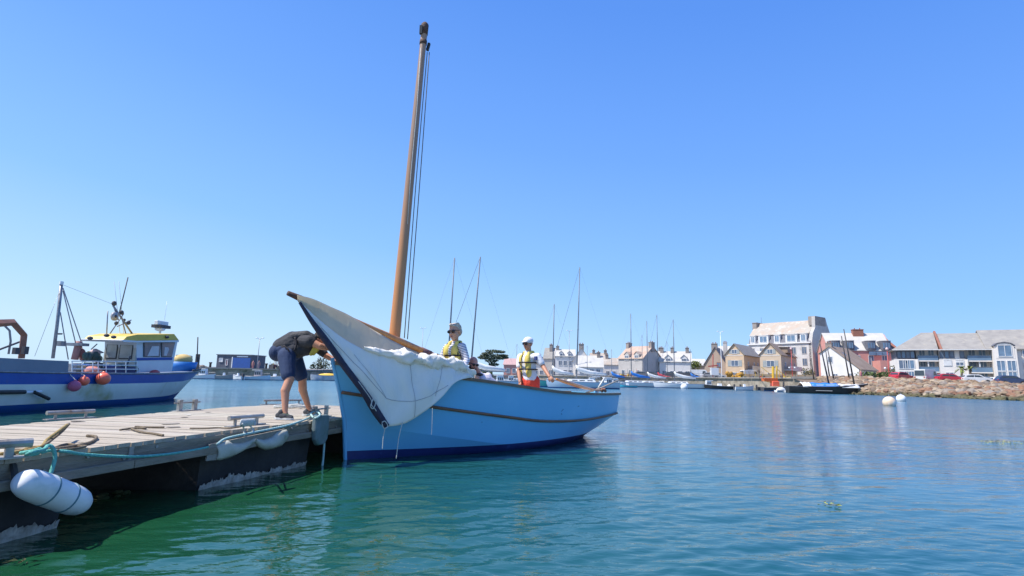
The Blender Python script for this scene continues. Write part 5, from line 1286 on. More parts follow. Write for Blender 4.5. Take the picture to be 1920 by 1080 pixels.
# roofs: hipped left part, dark red party wall, two stepped parts
zr = pz(A_(1740), 1740, 626) + 0.65
L_ = ap.L; aw2b = aw2 + .3
ap_e = [L_(-.4, -.4, H1), L_(aw2b - .3, -.4, H1), L_(aw2b - .3, 11.5, H1), L_(-.4, 11.5, H1)]; rr_ = [L_(5.2, 5.6, zr), L_(aw2b + .0, 5.6, zr)]
MB().add(ap_e + rr_, [(0, 1, 5, 4), (2, 3, 4, 5), (1, 2, 5), (3, 0, 4), (3, 2, 1, 0)]).build('roof', M_slate, ap.r)
MB().prism([L_(aw2b, -.6, H1 - .1), L_(aw2b, 5.6, zr + .3), L_(aw2b, 11.6, H1), ], ap.fx * .35).build('party_wall', M_brick, ap.r)
zr2 = zr - .4
ap.roof(aw4 - aw2b - 1.6, 11.2, H1, zr2, M_slate, a0=aw2b + .65, d0=-.1, ov=.25)
ap.roof(WT - aw4 + 1, 11.8, H1 + .05, zr2 + .55, M_slate, a0=aw4 - .6, d0=-.2, ov=.2)
ap.box('gutter', -.4, aw4, -.62, -.48, H1 - .12, H1 + .02, M_frame)

# --- pink building with pale roof and four curved dark dormers
p0 = G(1561, 140); ang = math.atan2(-2, 8)
pk = Bld('pink_house', p0, ang, 'long pink building with pale roof, brick chimney and four dark rounded dormers', 'house', zb=2.2)
A2 = lambda px: solve_w(p0, ang, px)
w = A2(1683); z_e = WY(1620, 657, pk.L(A2(1620), 0, 0).y).z; z_r = WY(1620, 628, pk.L(A2(1620), 5, 0).y).z + .3
pk.walls(w, 11, z_e, M_wpink, z_r - .15); pk.roof(w - .5, 11, z_e, z_r, M_pale, a0=0, ov=.2)
MB().prism([pk.L(w - .2, -.4, z_e - .1), pk.L(w + 1.2, -.2, z_e + .2), pk.L(w + 1.2, 7.4, z_e + 1.4), pk.L(w - .8, 5.6, z_r + .1)], (.15, .0, .0)).build('hip_end', M_brick, pk.r)
MB().prism([pk.L(w - 2.2, 5.6, z_r), pk.L(w - 2.2, 5.8, z_r), pk.L(w + 4.2, 9, z_e), pk.L(w + 4.0, 6, z_e - .6)], (0, 0, .2)).build('hip_roof', M_slate, pk.r)
for px in (1571.5, 1597.5, 1638.5, 1667):
    a = A2(px); dw = 2.3; zb_ = z_e + .15; pts = []
    for k in range(9):
        t = pi * k / 8; pts.append((-cos(t) * dw / 2, .55 * sin(t)))
    o = MB().prism([pk.L(a + u, -.05 - v, zb_) for u, v in pts], (0, 0, 2.15)).build('rounded_dormer', M_slate_d, pk.r)
    MB().prism([pk.L(a + u * 1.06, -.08 - v * 1.06, zb_ + 2.153) for u, v in pts] + [pk.L(a + dw / 2, 2.4, zb_ + 2.153), pk.L(a - dw / 2, 2.4, zb_ + 2.153)], (0, 0, .12)).build('dormer_roof', M_pale, o)
    pk.box('dormer_side', a - dw / 2, a + dw / 2, 0, 2.3, zb_, zb_ + 2.15, M_slate_d, o)
    for q in (-.55, 0, .55): pk.box('pane', a + q - .2, a + q + .2, -.66 + .1 * abs(q), -.50, zb_ + .35, zb_ + 1.7, M_winl, o)
pk.chimney(A2(1629), 5, 2.4, 1.4, z_r - 1.6, z_r + .9, M_brick)
for px in (1637.5, 1663, 1612, 1590): pk.win(A2(px), z_e - 4.4, 1.2, 3.2, 'f', M_winb)
for px in (1640, 1653, 1664): pk.box('awning_box', A2(px) - .7, A2(px) + .7, -.5, -.01, z_e - 1.2, z_e - .3, M_winl)
pk.walls(5.2, 5, z_e - 2.6, M_wpink, a0=w - 5, d0=-5, name='porch')

# --- white gabled house with a long brown catslide roof
p0 = G(1541, 128); ang = radians(-48)
wh = Bld('white_house', p0, ang, 'white gabled house with long brown roof sloping down to the right behind the luggers', 'house', zb=2.0)
A3_ = lambda px: solve_w(p0, ang, px)
W3 = A3_(1613); zrp = WY(1556, 650, wh.L(A3_(1556), 0, 0).y).z; zel = zrp - 1.6; zer = WY(1612, 692, wh.L(W3, 0, 0).y).z
wh.walls(W3, 9, zel, M_wwhite, zrp - .1, 'gable', off=-.30, name='gable_wall') if False else None
ra = A3_(1560)
MB().prism([wh.L(0, 0, 1.5), wh.L(W3, 0, 1.5), wh.L(W3, 0, zer), wh.L(ra, 0, zrp), wh.L(0, 0, zel)], wh.bk * 12).build('wall', M_wwhite, wh.r)
MB().prism([wh.L(ra, -.25, zrp + .01), wh.L(W3 + .5, -.25, zer - .25), wh.L(W3 + .5, 12.3, zer - .25), wh.L(ra, 12.3, zrp + .01)], (0, 0, .18)).build('roof', M_brown, wh.r)
MB().prism([wh.L(ra - .003, -.25, zrp + .01), wh.L(-.3, -.25, zel - .1), wh.L(-.3, 12.3, zel - .1), wh.L(ra - .003, 12.3, zrp + .01)], (0, 0, .18)).build('roof', M_brown, wh.r)
wh.chimney(ra - .3, .8, 1.3, .9, zrp - .8, zrp + .7); wh.win(A3_(1560), zrp - 3.6, 1.0, 1.4, 'f', M_winb); wh.win(A3_(1568), 3.0, .9, .9, 'f', M_winb); wh.win(A3_(1596), 3.0, 1.0, 1.0, 'f')
wh.win(6, 2.8, 1.0, 1.0, 'r', M_winb, ref=W3); wh.win(9, 2.8, 1.0, 1.0, 'r', M_winb, ref=W3)
for q in (.35, .6, .8): 
    c = wh.L(ra + (W3 - ra) * q, 3, zrp + (zer - zrp) * q + .22); MB().box(c, (1.0, 1.1, .1), Matrix.Rotation(ang, 3, 'Z') @ Matrix.Rotation(math.atan2(zrp - zer, W3 - ra), 3, 'Y')).build('skylight', M_winl, wh.r)

# --- tall building with mansard roof
ang = math.atan2(-.8, .6)
p0 = G(1407, 165); tb_ = Bld('tall_building', p0, ang, 'tallest building with mansard slate roof, five white dormers and massive end chimney', 'building', zb=2.3)
T_ = lambda px: solve_w(p0, ang, px)
W4 = T_(1525); D4 = 12.0
z1 = WY(1525, 643, tb_.L(W4, 0, 0).y).z; zc = WY(1525, 626, tb_.L(W4, 0, 0).y).z + .3; zr4 = WY(1530, 601, tb_.L(W4, 3, 0).y).z + .2
tb_.walls(W4, D4, z1 - .01, mat('streaked_white_render', (.62, .60, .58), .85, (.50, .48, .47), .5, .1, 6, dirt=((.40, .38, .37), .5, .55)))
tb_.box('cornice', -.3, W4 + .1, -.35, D4 + .1, z1, z1 + .3, M_wwhite)
L_ = tb_.L
MB().grid([[L_(0, .0, z1 + .3), L_(W4, .0, z1 + .3), L_(W4, D4, z1 + .3), L_(0, D4, z1 + .3)], [L_(0, 1.2, zc), L_(W4, 1.2, zc), L_(W4, D4 - 1.2, zc), L_(0, D4 - 1.2, zc)]], closed=True).build('lower_roof', M_slate_d, tb_.r)
MB().prism([L_(-.1, .9, zc - .05), L_(W4 - .6, .9, zc - .05), L_(W4 - .6, D4 / 2 - 1, zr4), L_(-.1, D4 / 2 - 1, zr4)], (0, 0, .18)).build('roof', M_lich, tb_.r)
MB().prism([L_(-.1, D4 - .9, zc - .05), L_(W4 - .6, D4 - .9, zc - .05), L_(W4 - .6, D4 / 2 - .998, zr4), L_(-.1, D4 / 2 - .998, zr4)], (0, 0, .18)).build('roof', M_lich, tb_.r)
# end wall with shaped gable running up to the great chimney
MB().prism([L_(W4 - .55, 0, 1.8), L_(W4 - .55, D4, 1.8), L_(W4 - .55, D4, zc - 1.2), L_(W4 - .55, D4 - 2.6, zr4 - .6), L_(W4 - .55, D4 - 3.2, zr4 + .9), L_(W4 - .55, 2.6, zr4 + .9), L_(W4 - .55, 2.4, zc + 1.6), L_(W4 - .55, 1.0, zc + .1), L_(W4 - .55, .0, z1 + .2)], tb_.fx * .9).build('end_wall', M_wgrey, tb_.r)
tb_.box('end_chimney', W4 - 1.5, W4 + .37, 2.6, D4 - 3.4, zr4 - 1.5, zr4 + 1.0, M_chim)
tb_.box('far_chimney', -.4, .9, 3.2, 7.5, zc, zr4 + .2, M_chim); tb_.box('far_chimney_cap', -.5, 1.0, 3.1, 7.6, zr4 + .203, zr4 + .4, M_chim)
for px, wd in ((1415.5, 1.5), (1435.5, 3.0), (1461.5, 1.7), (1488.5, 3.2), (1511.5, 1.7)):
    tb_.dormer(T_(px), wd, z1 + .35, zc - z1 - .5, -.05, 2.2, M_frame, M_wwhite, M_winl, False)
for px in (1437, 1449, 1470, 1493):
    a = T_(px); tb_.box('skylight', a - .5, a + .5, 1.9, 2.6, zc + .5, zc + 1.0, M_frame)
for row, zz in enumerate((z1 - 2.9, z1 - 6.0, z1 - 9.2)):
    for px in (1414, 1432, 1452, 1472, 1492, 1512): tb_.win(T_(px), zz, 1.3, 1.9, 'f', M_winb, fm=M_wgrey)
MB().tube([L_(1.5, 5, zr4), L_(1.5, 5, zr4 + 2)], .05, 5).build('aerial', M_steel, tb_.r)

# --- pair of peach gabled houses
for i, (x0, x1, x2, Yd, yap, yev, lab) in enumerate(((1362, 1397, 1427, 142, 645, 664, 'left of the two peach gabled houses, with balcony wing on its right'), (1427, 1467, 1509, 136, 643.5, 664, 'right of the two peach gabled houses, with long side wall and brown roof'))):
    p0 = G(x0, Yd); ang = math.atan2(-.62, .78)
    h = Bld('gabled_house', p0, ang, lab, 'house', 'peach gabled houses on the quay', zb=2.2)
    W = solve_w(p0, ang, x1); p1 = h.L(W, 0, 0); r = G(x2, 100); k = r.x / r.y
    d = (k * p1.y - p1.x) / (h.bk.x - k * h.bk.y); d = min(max(d, 5), 16)
    zz_ = WY((x0 + x1) / 2, yap, (p0.y + p1.y) / 2).z; ze_ = WY(x1, yev, p1.y).z
    h.walls(W, d, ze_, (M_wpeach, M_wpeach2)[i], zz_ - .12, 'gable'); h.roof(W, d, ze_, zz_, (M_slate, M_brown)[i], 'gable', ov=.3)
    hh = zz_ - ze_
    h.win(W / 2, ze_ + .1, 1.3, hh * .42, 'f', M_winb, shut=M_shut); h.win(W / 2, ze_ - 3.0, 1.8, 1.5, 'f', M_winb, shut=M_shut); h.win(W / 2, 2.5, 1.6, 1.5, 'f', M_winb)
    h.box('string_course', .2, W - .2, -.06, -.005, ze_ - .35, ze_ - .2, M_wcream)
    for q in (.25, .6, .85): h.win(d * q, ze_ - 2.8, 1.0, 1.1, 'r', M_winb, ref=W)
    h.dormer(W * .5, .1, ze_, .1, d * .3, d * .35, M_slate, M_slate) if False else None
    h.box('balcony', W + .02, W + 1.4, d * .15, d * .95, 4.6, 4.8, M_frame); h.box('balcony_rail', W + 1.34, W + 1.4, d * .15, d * .95, 4.8, 5.7, M_white2)
    if i == 1:
        o = h.box('roof_dormer', W * .72, W + .3, d * .35, d * .7, ze_ + .6, ze_ + 2.0, M_brown)
        h.box('dormer_roof', W * .65, W + .5, d * .33, d * .72, ze_ + 2.003, ze_ + 2.15, M_wwhite, o)
# linking wing behind the two gables, white flat roofs
p0 = G(1398, 152); lw = Bld('flat_roofed_house', p0, math.atan2(-.3, .95), 'low building with bright flat roof wedged between the peach gabled houses', 'house', zb=2.2)
w = solve_w(p0, math.atan2(-.3, .95), 1440); zt = WY(1420, 657, 150).z; lw.walls(w, 9, zt - 1.4, M_wtan); lw.roof(w, 9, zt - 1.4, zt, M_frame, off=.1)
for k in range(3): lw.win(w * (.2 + .3 * k), zt - 4.4, 1.0, 1.4)
# --- tan house left of them
p0 = G(1322, 145); ang = math.atan2(-.5, .86); th = Bld('tan_house', p0, ang, 'tan house with dark roof and brown chimney left of the peach gables', 'house', zb=2.2)
w = solve_w(p0, ang, 1363); zr_ = WY(1340, 650, 141).z; ze_ = zr_ - 4.2
th.walls(w, 9, ze_, M_wtan, zr_ - .12, 'gable'); th.roof(w, 9, ze_, zr_, M_slate_d, 'gable'); th.chimney(w * .45, 1.2, 1.4, .9, zr_ - 2, zr_ + .9); th.chimney(w * .8, 6, .9, .9, ze_ + 1, zr_ + 1.5, M_wgrey)
th.win(w * .66, zr_ - 5.0, 1.0, 1.2, 'f', M_winl, fm=M_brick); th.win(w * .3, 2.9, 1.0, 1.2, 'f')
p0 = G(1352, 165); o = Bld('distant_house', p0, -.3, 'pale roof and chimney showing behind the tan house', 'house', zb=2.3); w = solve_w(p0, -.3, 1385); zr_ = WY(1368, 648, 163).z
o.walls(w, 8, zr_ - 3, M_wcream, zr_ - .1); o.roof(w, 8, zr_ - 3, zr_, M_pale)

# --- generic town houses: px0, px1, Y, angle, eave py, ridge py, depth, kind, wall, roof, dormers, chimneys, windows rows
def town(px0, px1, Y, ang, ye, yr, dp, kind, wm, rm, label, dorm=(), chim=(), wins=(), rows=2, ridge_off=0, name='town_house', zb=2.1, side=True):
    p0 = G(px0, Y); h = Bld(name, p0, ang, label, 'house', zb=zb); w = solve_w(p0, ang, px1); p1 = h.L(w, 0, 0); ym = (p0.y + p1.y) / 2; pm = (px0 + px1) / 2
    ze = WY(pm, ye, ym).z; dist = ym + dp * .5 * cos(ang); zr = WY(pm, yr, dist if kind == 'side' else ym).z
    h.walls(w, dp, ze, wm, zr - .12, kind); h.roof(w, dp, ze, zr, rm, kind)
    for f in dorm: h.dormer(w * f, min(2.2, w * .2), ze - .7, 1.7, -.05, dp * .3, wm, rm)
    for f, g_ in chim: h.chimney(w * f, dp * g_, .9 if kind == 'side' else 1.4, 1.6 if kind == 'side' else .9, zr - 1.4, zr + 1.0)
    nr = max(1, int((ze - zb - .3) / 2.7))
    for r_ in range(nr):
        for f in wins: h.win(w * f, zb + .7 + 2.7 * r_, 1.1, 1.4, 'f', M_winb)
        if side: 
            for f in (.3, .7): h.win(dp * f, zb + .8 + 2.7 * r_, .9, 1.3, 'r', M_winb, ref=w)
    if kind == 'gable': h.win(w * .5, ze + .2, .9, min(1.3, (zr - ze) * .4), 'f', M_winb)
    return h
a6 = math.atan2(-.8, .6)
town(1160, 1206, 152, a6 + .1, 672, 650, 9, 'side', M_wgrey, M_orl, 'grey-walled house with orange lichen roof and two tall end chimneys', (.35, .75), ((.03, .5), (.97, .5)), (.2, .5, .8))
town(1237, 1297, 150, -.28, 678, 660, 8, 'side', M_wwhite, M_pale, 'white house with pale roof, three dark chimneys and two pointed dormers', (.28, .78), ((.08, .5), (.42, .5), (.9, .5)), (.15, .4, .65, .88))
town(1226, 1244, 170, -.2, 672, 659, 8, 'side', M_wgrey, M_pale, 'narrow pale-roofed house showing between the lichen roof and the white house', (), ((.8, .5),), (.5,))
town(1292, 1325, 168, -.2, 685, 674, 8, 'side', M_wtan, M_pale, 'low tan house half hidden behind the small round tree', (), (), (.3, .7))
town(1019, 1038, 178, -.2, 672, 653, 8, 'side', M_wgrey, M_slate, 'grey house with stub roof behind the helmsman\'s shoulder', (), ((.6, .4),), (.3, .7))
town(1041, 1078, 170, -.1, 668, 656, 9, 'side', M_wwhite, M_pale, 'white house with twin gablets right of the thin mast', (.3, .72), ((.1, .5),), (.25, .5, .75))
town(1074, 1106, 158, -.12, 676, 652, 8, 'gable', M_wcream, M_pale, 'pale steep-gabled house with one central chimney on its ridge', (), ((.5, .2),), (.25, .75))
town(1084, 1131, 150, -.1, 688, 668, 8, 'side', M_wwhite, M_pale, 'low white house with broad pale roof in front of the steep gable', (), ((.85, .5),), (.15, .35, .55, .8))
town(1108, 1140, 185, -.1, 676, 663, 8, 'side', M_wgrey, M_lich, 'far lichen-roofed house with chimneys at the right of the white houses', (), ((.2, .5), (.9, .5)), (.3, .7))
town(1131, 1160, 175, -.1, 684, 672, 8, 'side', M_wcream, M_lich, 'small cream house with low roof left of the tall chimneys', (), ((.3, .5),), (.3, .7))
town(944, 972, 165, -.1, 684, 673, 8, 'side', M_wpink, mat('pink_roof', (.5, .32, .3), .8), 'pink house just left of the helmsman', (), (), (.3, .7))
town(998, 1022, 190, -.1, 682, 670, 8, 'side', M_wcream, M_slate, 'small cream house with grey roof behind the white cap', (), ((.5, .5),), (.3, .7))
# ------------------------------------------------------------------ rock embankment on the right
M_rock = mat('tan_boulder', (.28, .20, .13), .9, (.17, .12, .08), 1.2, .6, 8)
M_rock2 = mat('grey_boulder', (.27, .23, .19), .9, (.18, .15, .13), 1.2, .6, 8)
M_rock3 = mat('russet_boulder', (.28, .15, .09), .9, (.18, .10, .07), 1.2, .6, 8)
M_rock4 = mat('pale_boulder', (.36, .29, .21), .9, (.26, .2, .15), 1.2, .6, 8)
M_bank = mat('gravelly_bank', (.22, .16, .11), .95, (.14, .10, .07), 1.5, .8, 6)
top_l = [(50.5, 101), (56, 98.7), (60, 97), (72, 93.2), (84, 89.5), (110, 82.5), (150, 72)]
bot_l = [(50.0, 87.5), (52.6, 85.6), (54.6, 76), (57.2, 63.3), (61, 55), (75, 44), (110, 30)]
def bank(s, t):
    k = s * 6; i = min(int(k), 5); f = k - i
    a = Vector((*[bot_l[i][j] + (bot_l[i + 1][j] - bot_l[i][j]) * f for j in (0, 1)], 0)); b = Vector((*[top_l[i][j] + (top_l[i + 1][j] - top_l[i][j]) * f for j in (0, 1)], 0))
    p = a.lerp(b, t); p.z = -.15 + (zq((b.x, b.y)) - .05 + .15) * min(1, t * 1.08) ** .8; return p
bk = MB(); bk.grid([[bank(s / 60, t / 16) + Vector((0, 0, -.12)) for t in range(17)] for s in range(61)])
bo = thing('rock_embankment', (58, 85, 0), 'sloping embankment of tan and russet boulders below the apartment block', 'embankment')
bk.build('bank', M_bank, bo, True)
rk = []
for v in range(6):
    m = MB(); m.sphere((0, 0, 0), (1, .8, .55), 6, 4); rs = random.Random(v)
    m.v = [Vector((p.x * rs.uniform(.7, 1.25), p.y * rs.uniform(.7, 1.25), p.z * rs.uniform(.6, 1.3))) for p in m.v]
    me = bpy.data.meshes.new('stone'); me.from_pydata(m.v, [], m.f); me.update(); rk.append(m)
meshes = []
for m in rk:
    for mt_ in (M_rock, M_rock2, M_rock3, M_rock4):
        me = bpy.data.meshes.new('stone'); me.from_pydata(m.v, [], m.f); me.update(); me.materials.append(mt_); meshes.append(me)
cand = []
rg = random.Random(5)
for q in range(3400):
    s, t = rg.random() ** 1.25, rg.random(); p = bank(s, t)
    if not (0.55 < p.x / p.y < 1.15): continue
    sz = rg.uniform(.32, .85) * (1.0 if t > .1 else .7); cand.append((sz / p.y, p, sz, rg.random()))
cand.sort(key=lambda c: -c[0])
stuff = MB(); wet = MB(); M_wetrock = mat('weed_dark_stone', (.07, .06, .035), .8, (.12, .11, .05), 1.5, .8, 8)
for n_, (_, p, sz, u) in enumerate(cand):
    rot = Matrix.Rotation(u * 6.28, 3, 'Z') @ Matrix.Rotation((u * 37 % 1 - .5) * .7, 3, 'X') @ Matrix.Rotation((u * 91 % 1 - .5) * .7, 3, 'Y')
    if n_ < 295:
        o = bpy.data.objects.new('stone', meshes[int(u * 9999) % len(meshes)]); C.objects.link(o); o.parent = bo
        o.matrix_local = Matrix.Translation(p - bo.location + Vector((0, 0, sz * .18))) @ rot.to_4x4() @ Matrix.Scale(sz, 4)
    else:
        m = rk[int(u * 9999) % 6]; (wet if p.z < .18 else stuff).add([rot @ (v * sz) + p + Vector((0, 0, sz * .18)) for v in m.v], m.f)
M_rmix = bpy.data.materials.new('mixed_boulders'); M_rmix.use_nodes = True
nt = M_rmix.node_tree; N = nt.nodes; Lk = nt.links; b_ = N['Principled BSDF']; b_.inputs['Roughness'].default_value = .9
gm = N.new('ShaderNodeNewGeometry'); rp = N.new('ShaderNodeValToRGB'); rp.color_ramp.interpolation = 'CONSTANT'
cols = [(.27, .19, .12), (.20, .155, .12), (.23, .13, .08), (.35, .28, .20), (.23, .165, .105), (.16, .12, .09)]
rp.color_ramp.elements[0].color = (*cols[0], 1); rp.color_ramp.elements[1].position = 1 / 6; rp.color_ramp.elements[1].color = (*cols[1], 1)
for k in range(2, 6): e_ = rp.color_ramp.elements.new(k / 6); e_.color = (*cols[k], 1)
Lk.new(gm.outputs['Random Per Island'], rp.inputs[0]); Lk.new(rp.outputs[0], b_.inputs['Base Color'])
stuff.build('stones', M_rmix, bo, kind='stuff')
wet.build('weedy_stones', M_wetrock, bo, kind='stuff')
# low parapet along the road
pw_ = thing('parapet', (60, 97.3, 2.3), 'long low pale parapet between the boulders and the parked cars', 'wall')
pts = [Vector((x * 1.004, y + .9, zq((x, y)))) for x, y in top_l]
for i in range(len(pts) - 1):
    MB().beam(pts[i] + Vector((0, 0, .16)), pts[i + 1] + Vector((0, 0, .16)), .3, .42).build('parapet_block', M_quay, pw_)

# ------------------------------------------------------------------ vegetation
M_leafd = mat('pine_needles', (.075, .095, .055), .8, (.11, .125, .075), .8)
M_leafm = mat('shrub_leaves', (.07, .11, .03), .8, (.11, .15, .045), .8)
M_leafy = mat('yellow_green_leaves', (.13, .17, .035), .8, (.19, .21, .05), .8)
M_bark = mat('grey_bark', (.16, .12, .09), .9, (.1, .08, .06), 4, .5)
def leaves(mb, c, r, n, size, rg, flat=1.0):
    for q in range(n):
        while True:
            v = Vector((rg.uniform(-1, 1), rg.uniform(-1, 1), rg.uniform(-1, 1)))
            if .25 < v.length < 1: break
        p = Vector(c) + Vector((v.x * r[0], v.y * r[1], v.z * r[2])); a = Vector((rg.uniform(-1, 1), rg.uniform(-1, 1), rg.uniform(-1, 1) * flat)).normalized(); b = a.orthogonal().normalized(); s = size * rg.uniform(.6, 1.3)
        b = Matrix.Rotation(rg.random() * 6, 3, a) @ b
        mb.add([p - b * s - a.cross(b) * s * .4, p + b * s, p + a.cross(b) * s * .8, p - b * s * .3 + a.cross(b) * s * .7], [(0, 1, 2, 3)])
def tree(name, base, limbs, clumps, m, label, cat, size=.28, n=90, seed=1, group=None):
    rg = random.Random(seed); t = thing(name, base, label, cat, group)
    tk = MB()
    for L_ in limbs: tk.tube(L_[0], L_[1], 7)
    if limbs: tk.build('trunk', M_bark, t, True)
    mb = MB()
    for c, r in clumps: leaves(mb, c, r, n, size, rg)
    mb.build('crown', m, t, kind='stuff'); return t
Yp = 118; P = lambda px, py, Y=Yp: WY(px, py, Y)
cl = []
for px, py, rx, rz in ((905, 672, 1.1, .5), (913, 664, 1.2, .55), (924, 659, 1.5, .6), (936, 660, 1.2, .5), (944, 668, 1.0, .45), (930, 668, 1.6, .6), (916, 672, 1.4, .6), (922, 678, 1.3, .7), (938, 673, 1.1, .45), (908, 668, .9, .4), (926, 686, 1.0, .6), (947, 672, .7, .3)):
    cl.append((P(px, 655 + (py - 655) * .92), (rx * 1.1, rx, rz * .62)))
tree('pine_tree', P(921, 706), [([P(921, 708), P(921, 695), P(923, 682)], [.35, .28, .2]), ([P(922, 688), P(914, 676)], [.15, .08]), ([P(922, 686), P(934, 672)], [.15, .08])], cl, M_leafd, 'wide flat-topped dark pine standing behind the striped jersey and the cabin roofs', 'tree', .17, 300, 2)
tree('hedge', P(905, 700, 116), [], [(P(897, 690, 116), (1.2, 1, .9)), (P(905, 694, 116), (1.4, 1, .9)), (P(914, 697, 116), (1.3, 1, .8)), (P(900, 699, 116), (1.4, 1, .7))], M_leafm, 'dark bushes low in front of the flat-topped pine', 'hedge', .2, 160, 3)
tree('round_tree', G(1304, 148, 2), [([G(1304, 148, 2), G(1304, 148, 4.2)], [.15, .1])], [(P(1304, 686, 148), (1.6, 1.5, 1.3)), (P(1301, 682, 148), (1.1, 1, .8)), (P(1307, 683, 148), (1.1, 1, .8))], M_leafy, 'small round yellow-green tree between the white house and the tan house', 'tree', .22, 170, 4)
tree('hedge', G(1650, 105, 2.3), [], [(WY(x, 704 + (i % 2), 105), (1.5, 1.0, .75)) for i, x in enumerate(range(1618, 1690, 11))], M_leafm, 'clipped green hedge along the road left of the first red car', 'hedge', .2, 140, 5)
tree('shrub', G(1673, 112, 2.3), [], [(WY(1671, 697, 112), (1.5, 1, 1.3)), (WY(1679, 699, 112), (1.0, 1, 1.1))], M_leafd, 'dark shrub behind the red lamp post at the corner of the apartments', 'shrub', .2, 170, 6)
tree('hedge', G(1840, 101, 2.2), [], [(WY(x, 712, 101), (1.5, .7, .42)) for x in range(1800, 1875, 12)], M_leafd, 'low dark hedge under the palm in front of the apartments', 'hedge', .16, 120, 7)
tree('shrub', G(1515, 132, 2.3), [], [(WY(1512, 697, 132), (1.6, 1, .9)), (WY(1520, 699, 132), (1.2, 1, .7))], mat('dry_shrub', (.16, .13, .06), .8, (.1, .1, .04), 1), 'dry brownish shrub beside the end of the right peach house', 'shrub', .2, 120, 8)
# palm tree clump
pt = thing('palm_tree', G(1812, 100, 2.2), 'pair of short palms with drooping yellow-green fronds before the apartments', 'palm tree')
for (px, py) in ((1803, 692), (1819, 692)):
    c = WY(px, py, 100); b = G(px + 2, 100, 2.1); MB().tube([b, c], [.22, .16], 8).build('trunk', M_bark, pt, True)
    rg = random.Random(px)
    for q in range(26):
        a = rg.random() * 6.28; el = rg.uniform(-.2, 1.2); L = rg.uniform(1.0, 1.7); d = Vector((cos(a) * cos(el), sin(a) * cos(el), sin(el))); sd = d.cross(Z).normalized() * .14
        pp = [c + d * L * t - Z * (1.0 * t * t * L * .55) for t in (0, .35, .7, 1)]
        MB().grid([[p - sd * w for p, w in zip(pp, (.4, 1, .9, .2))], [p for p in pp], [p + sd * w for p, w in zip(pp, (.4, 1, .9, .2))]]).build('frond', M_leafy, pt)

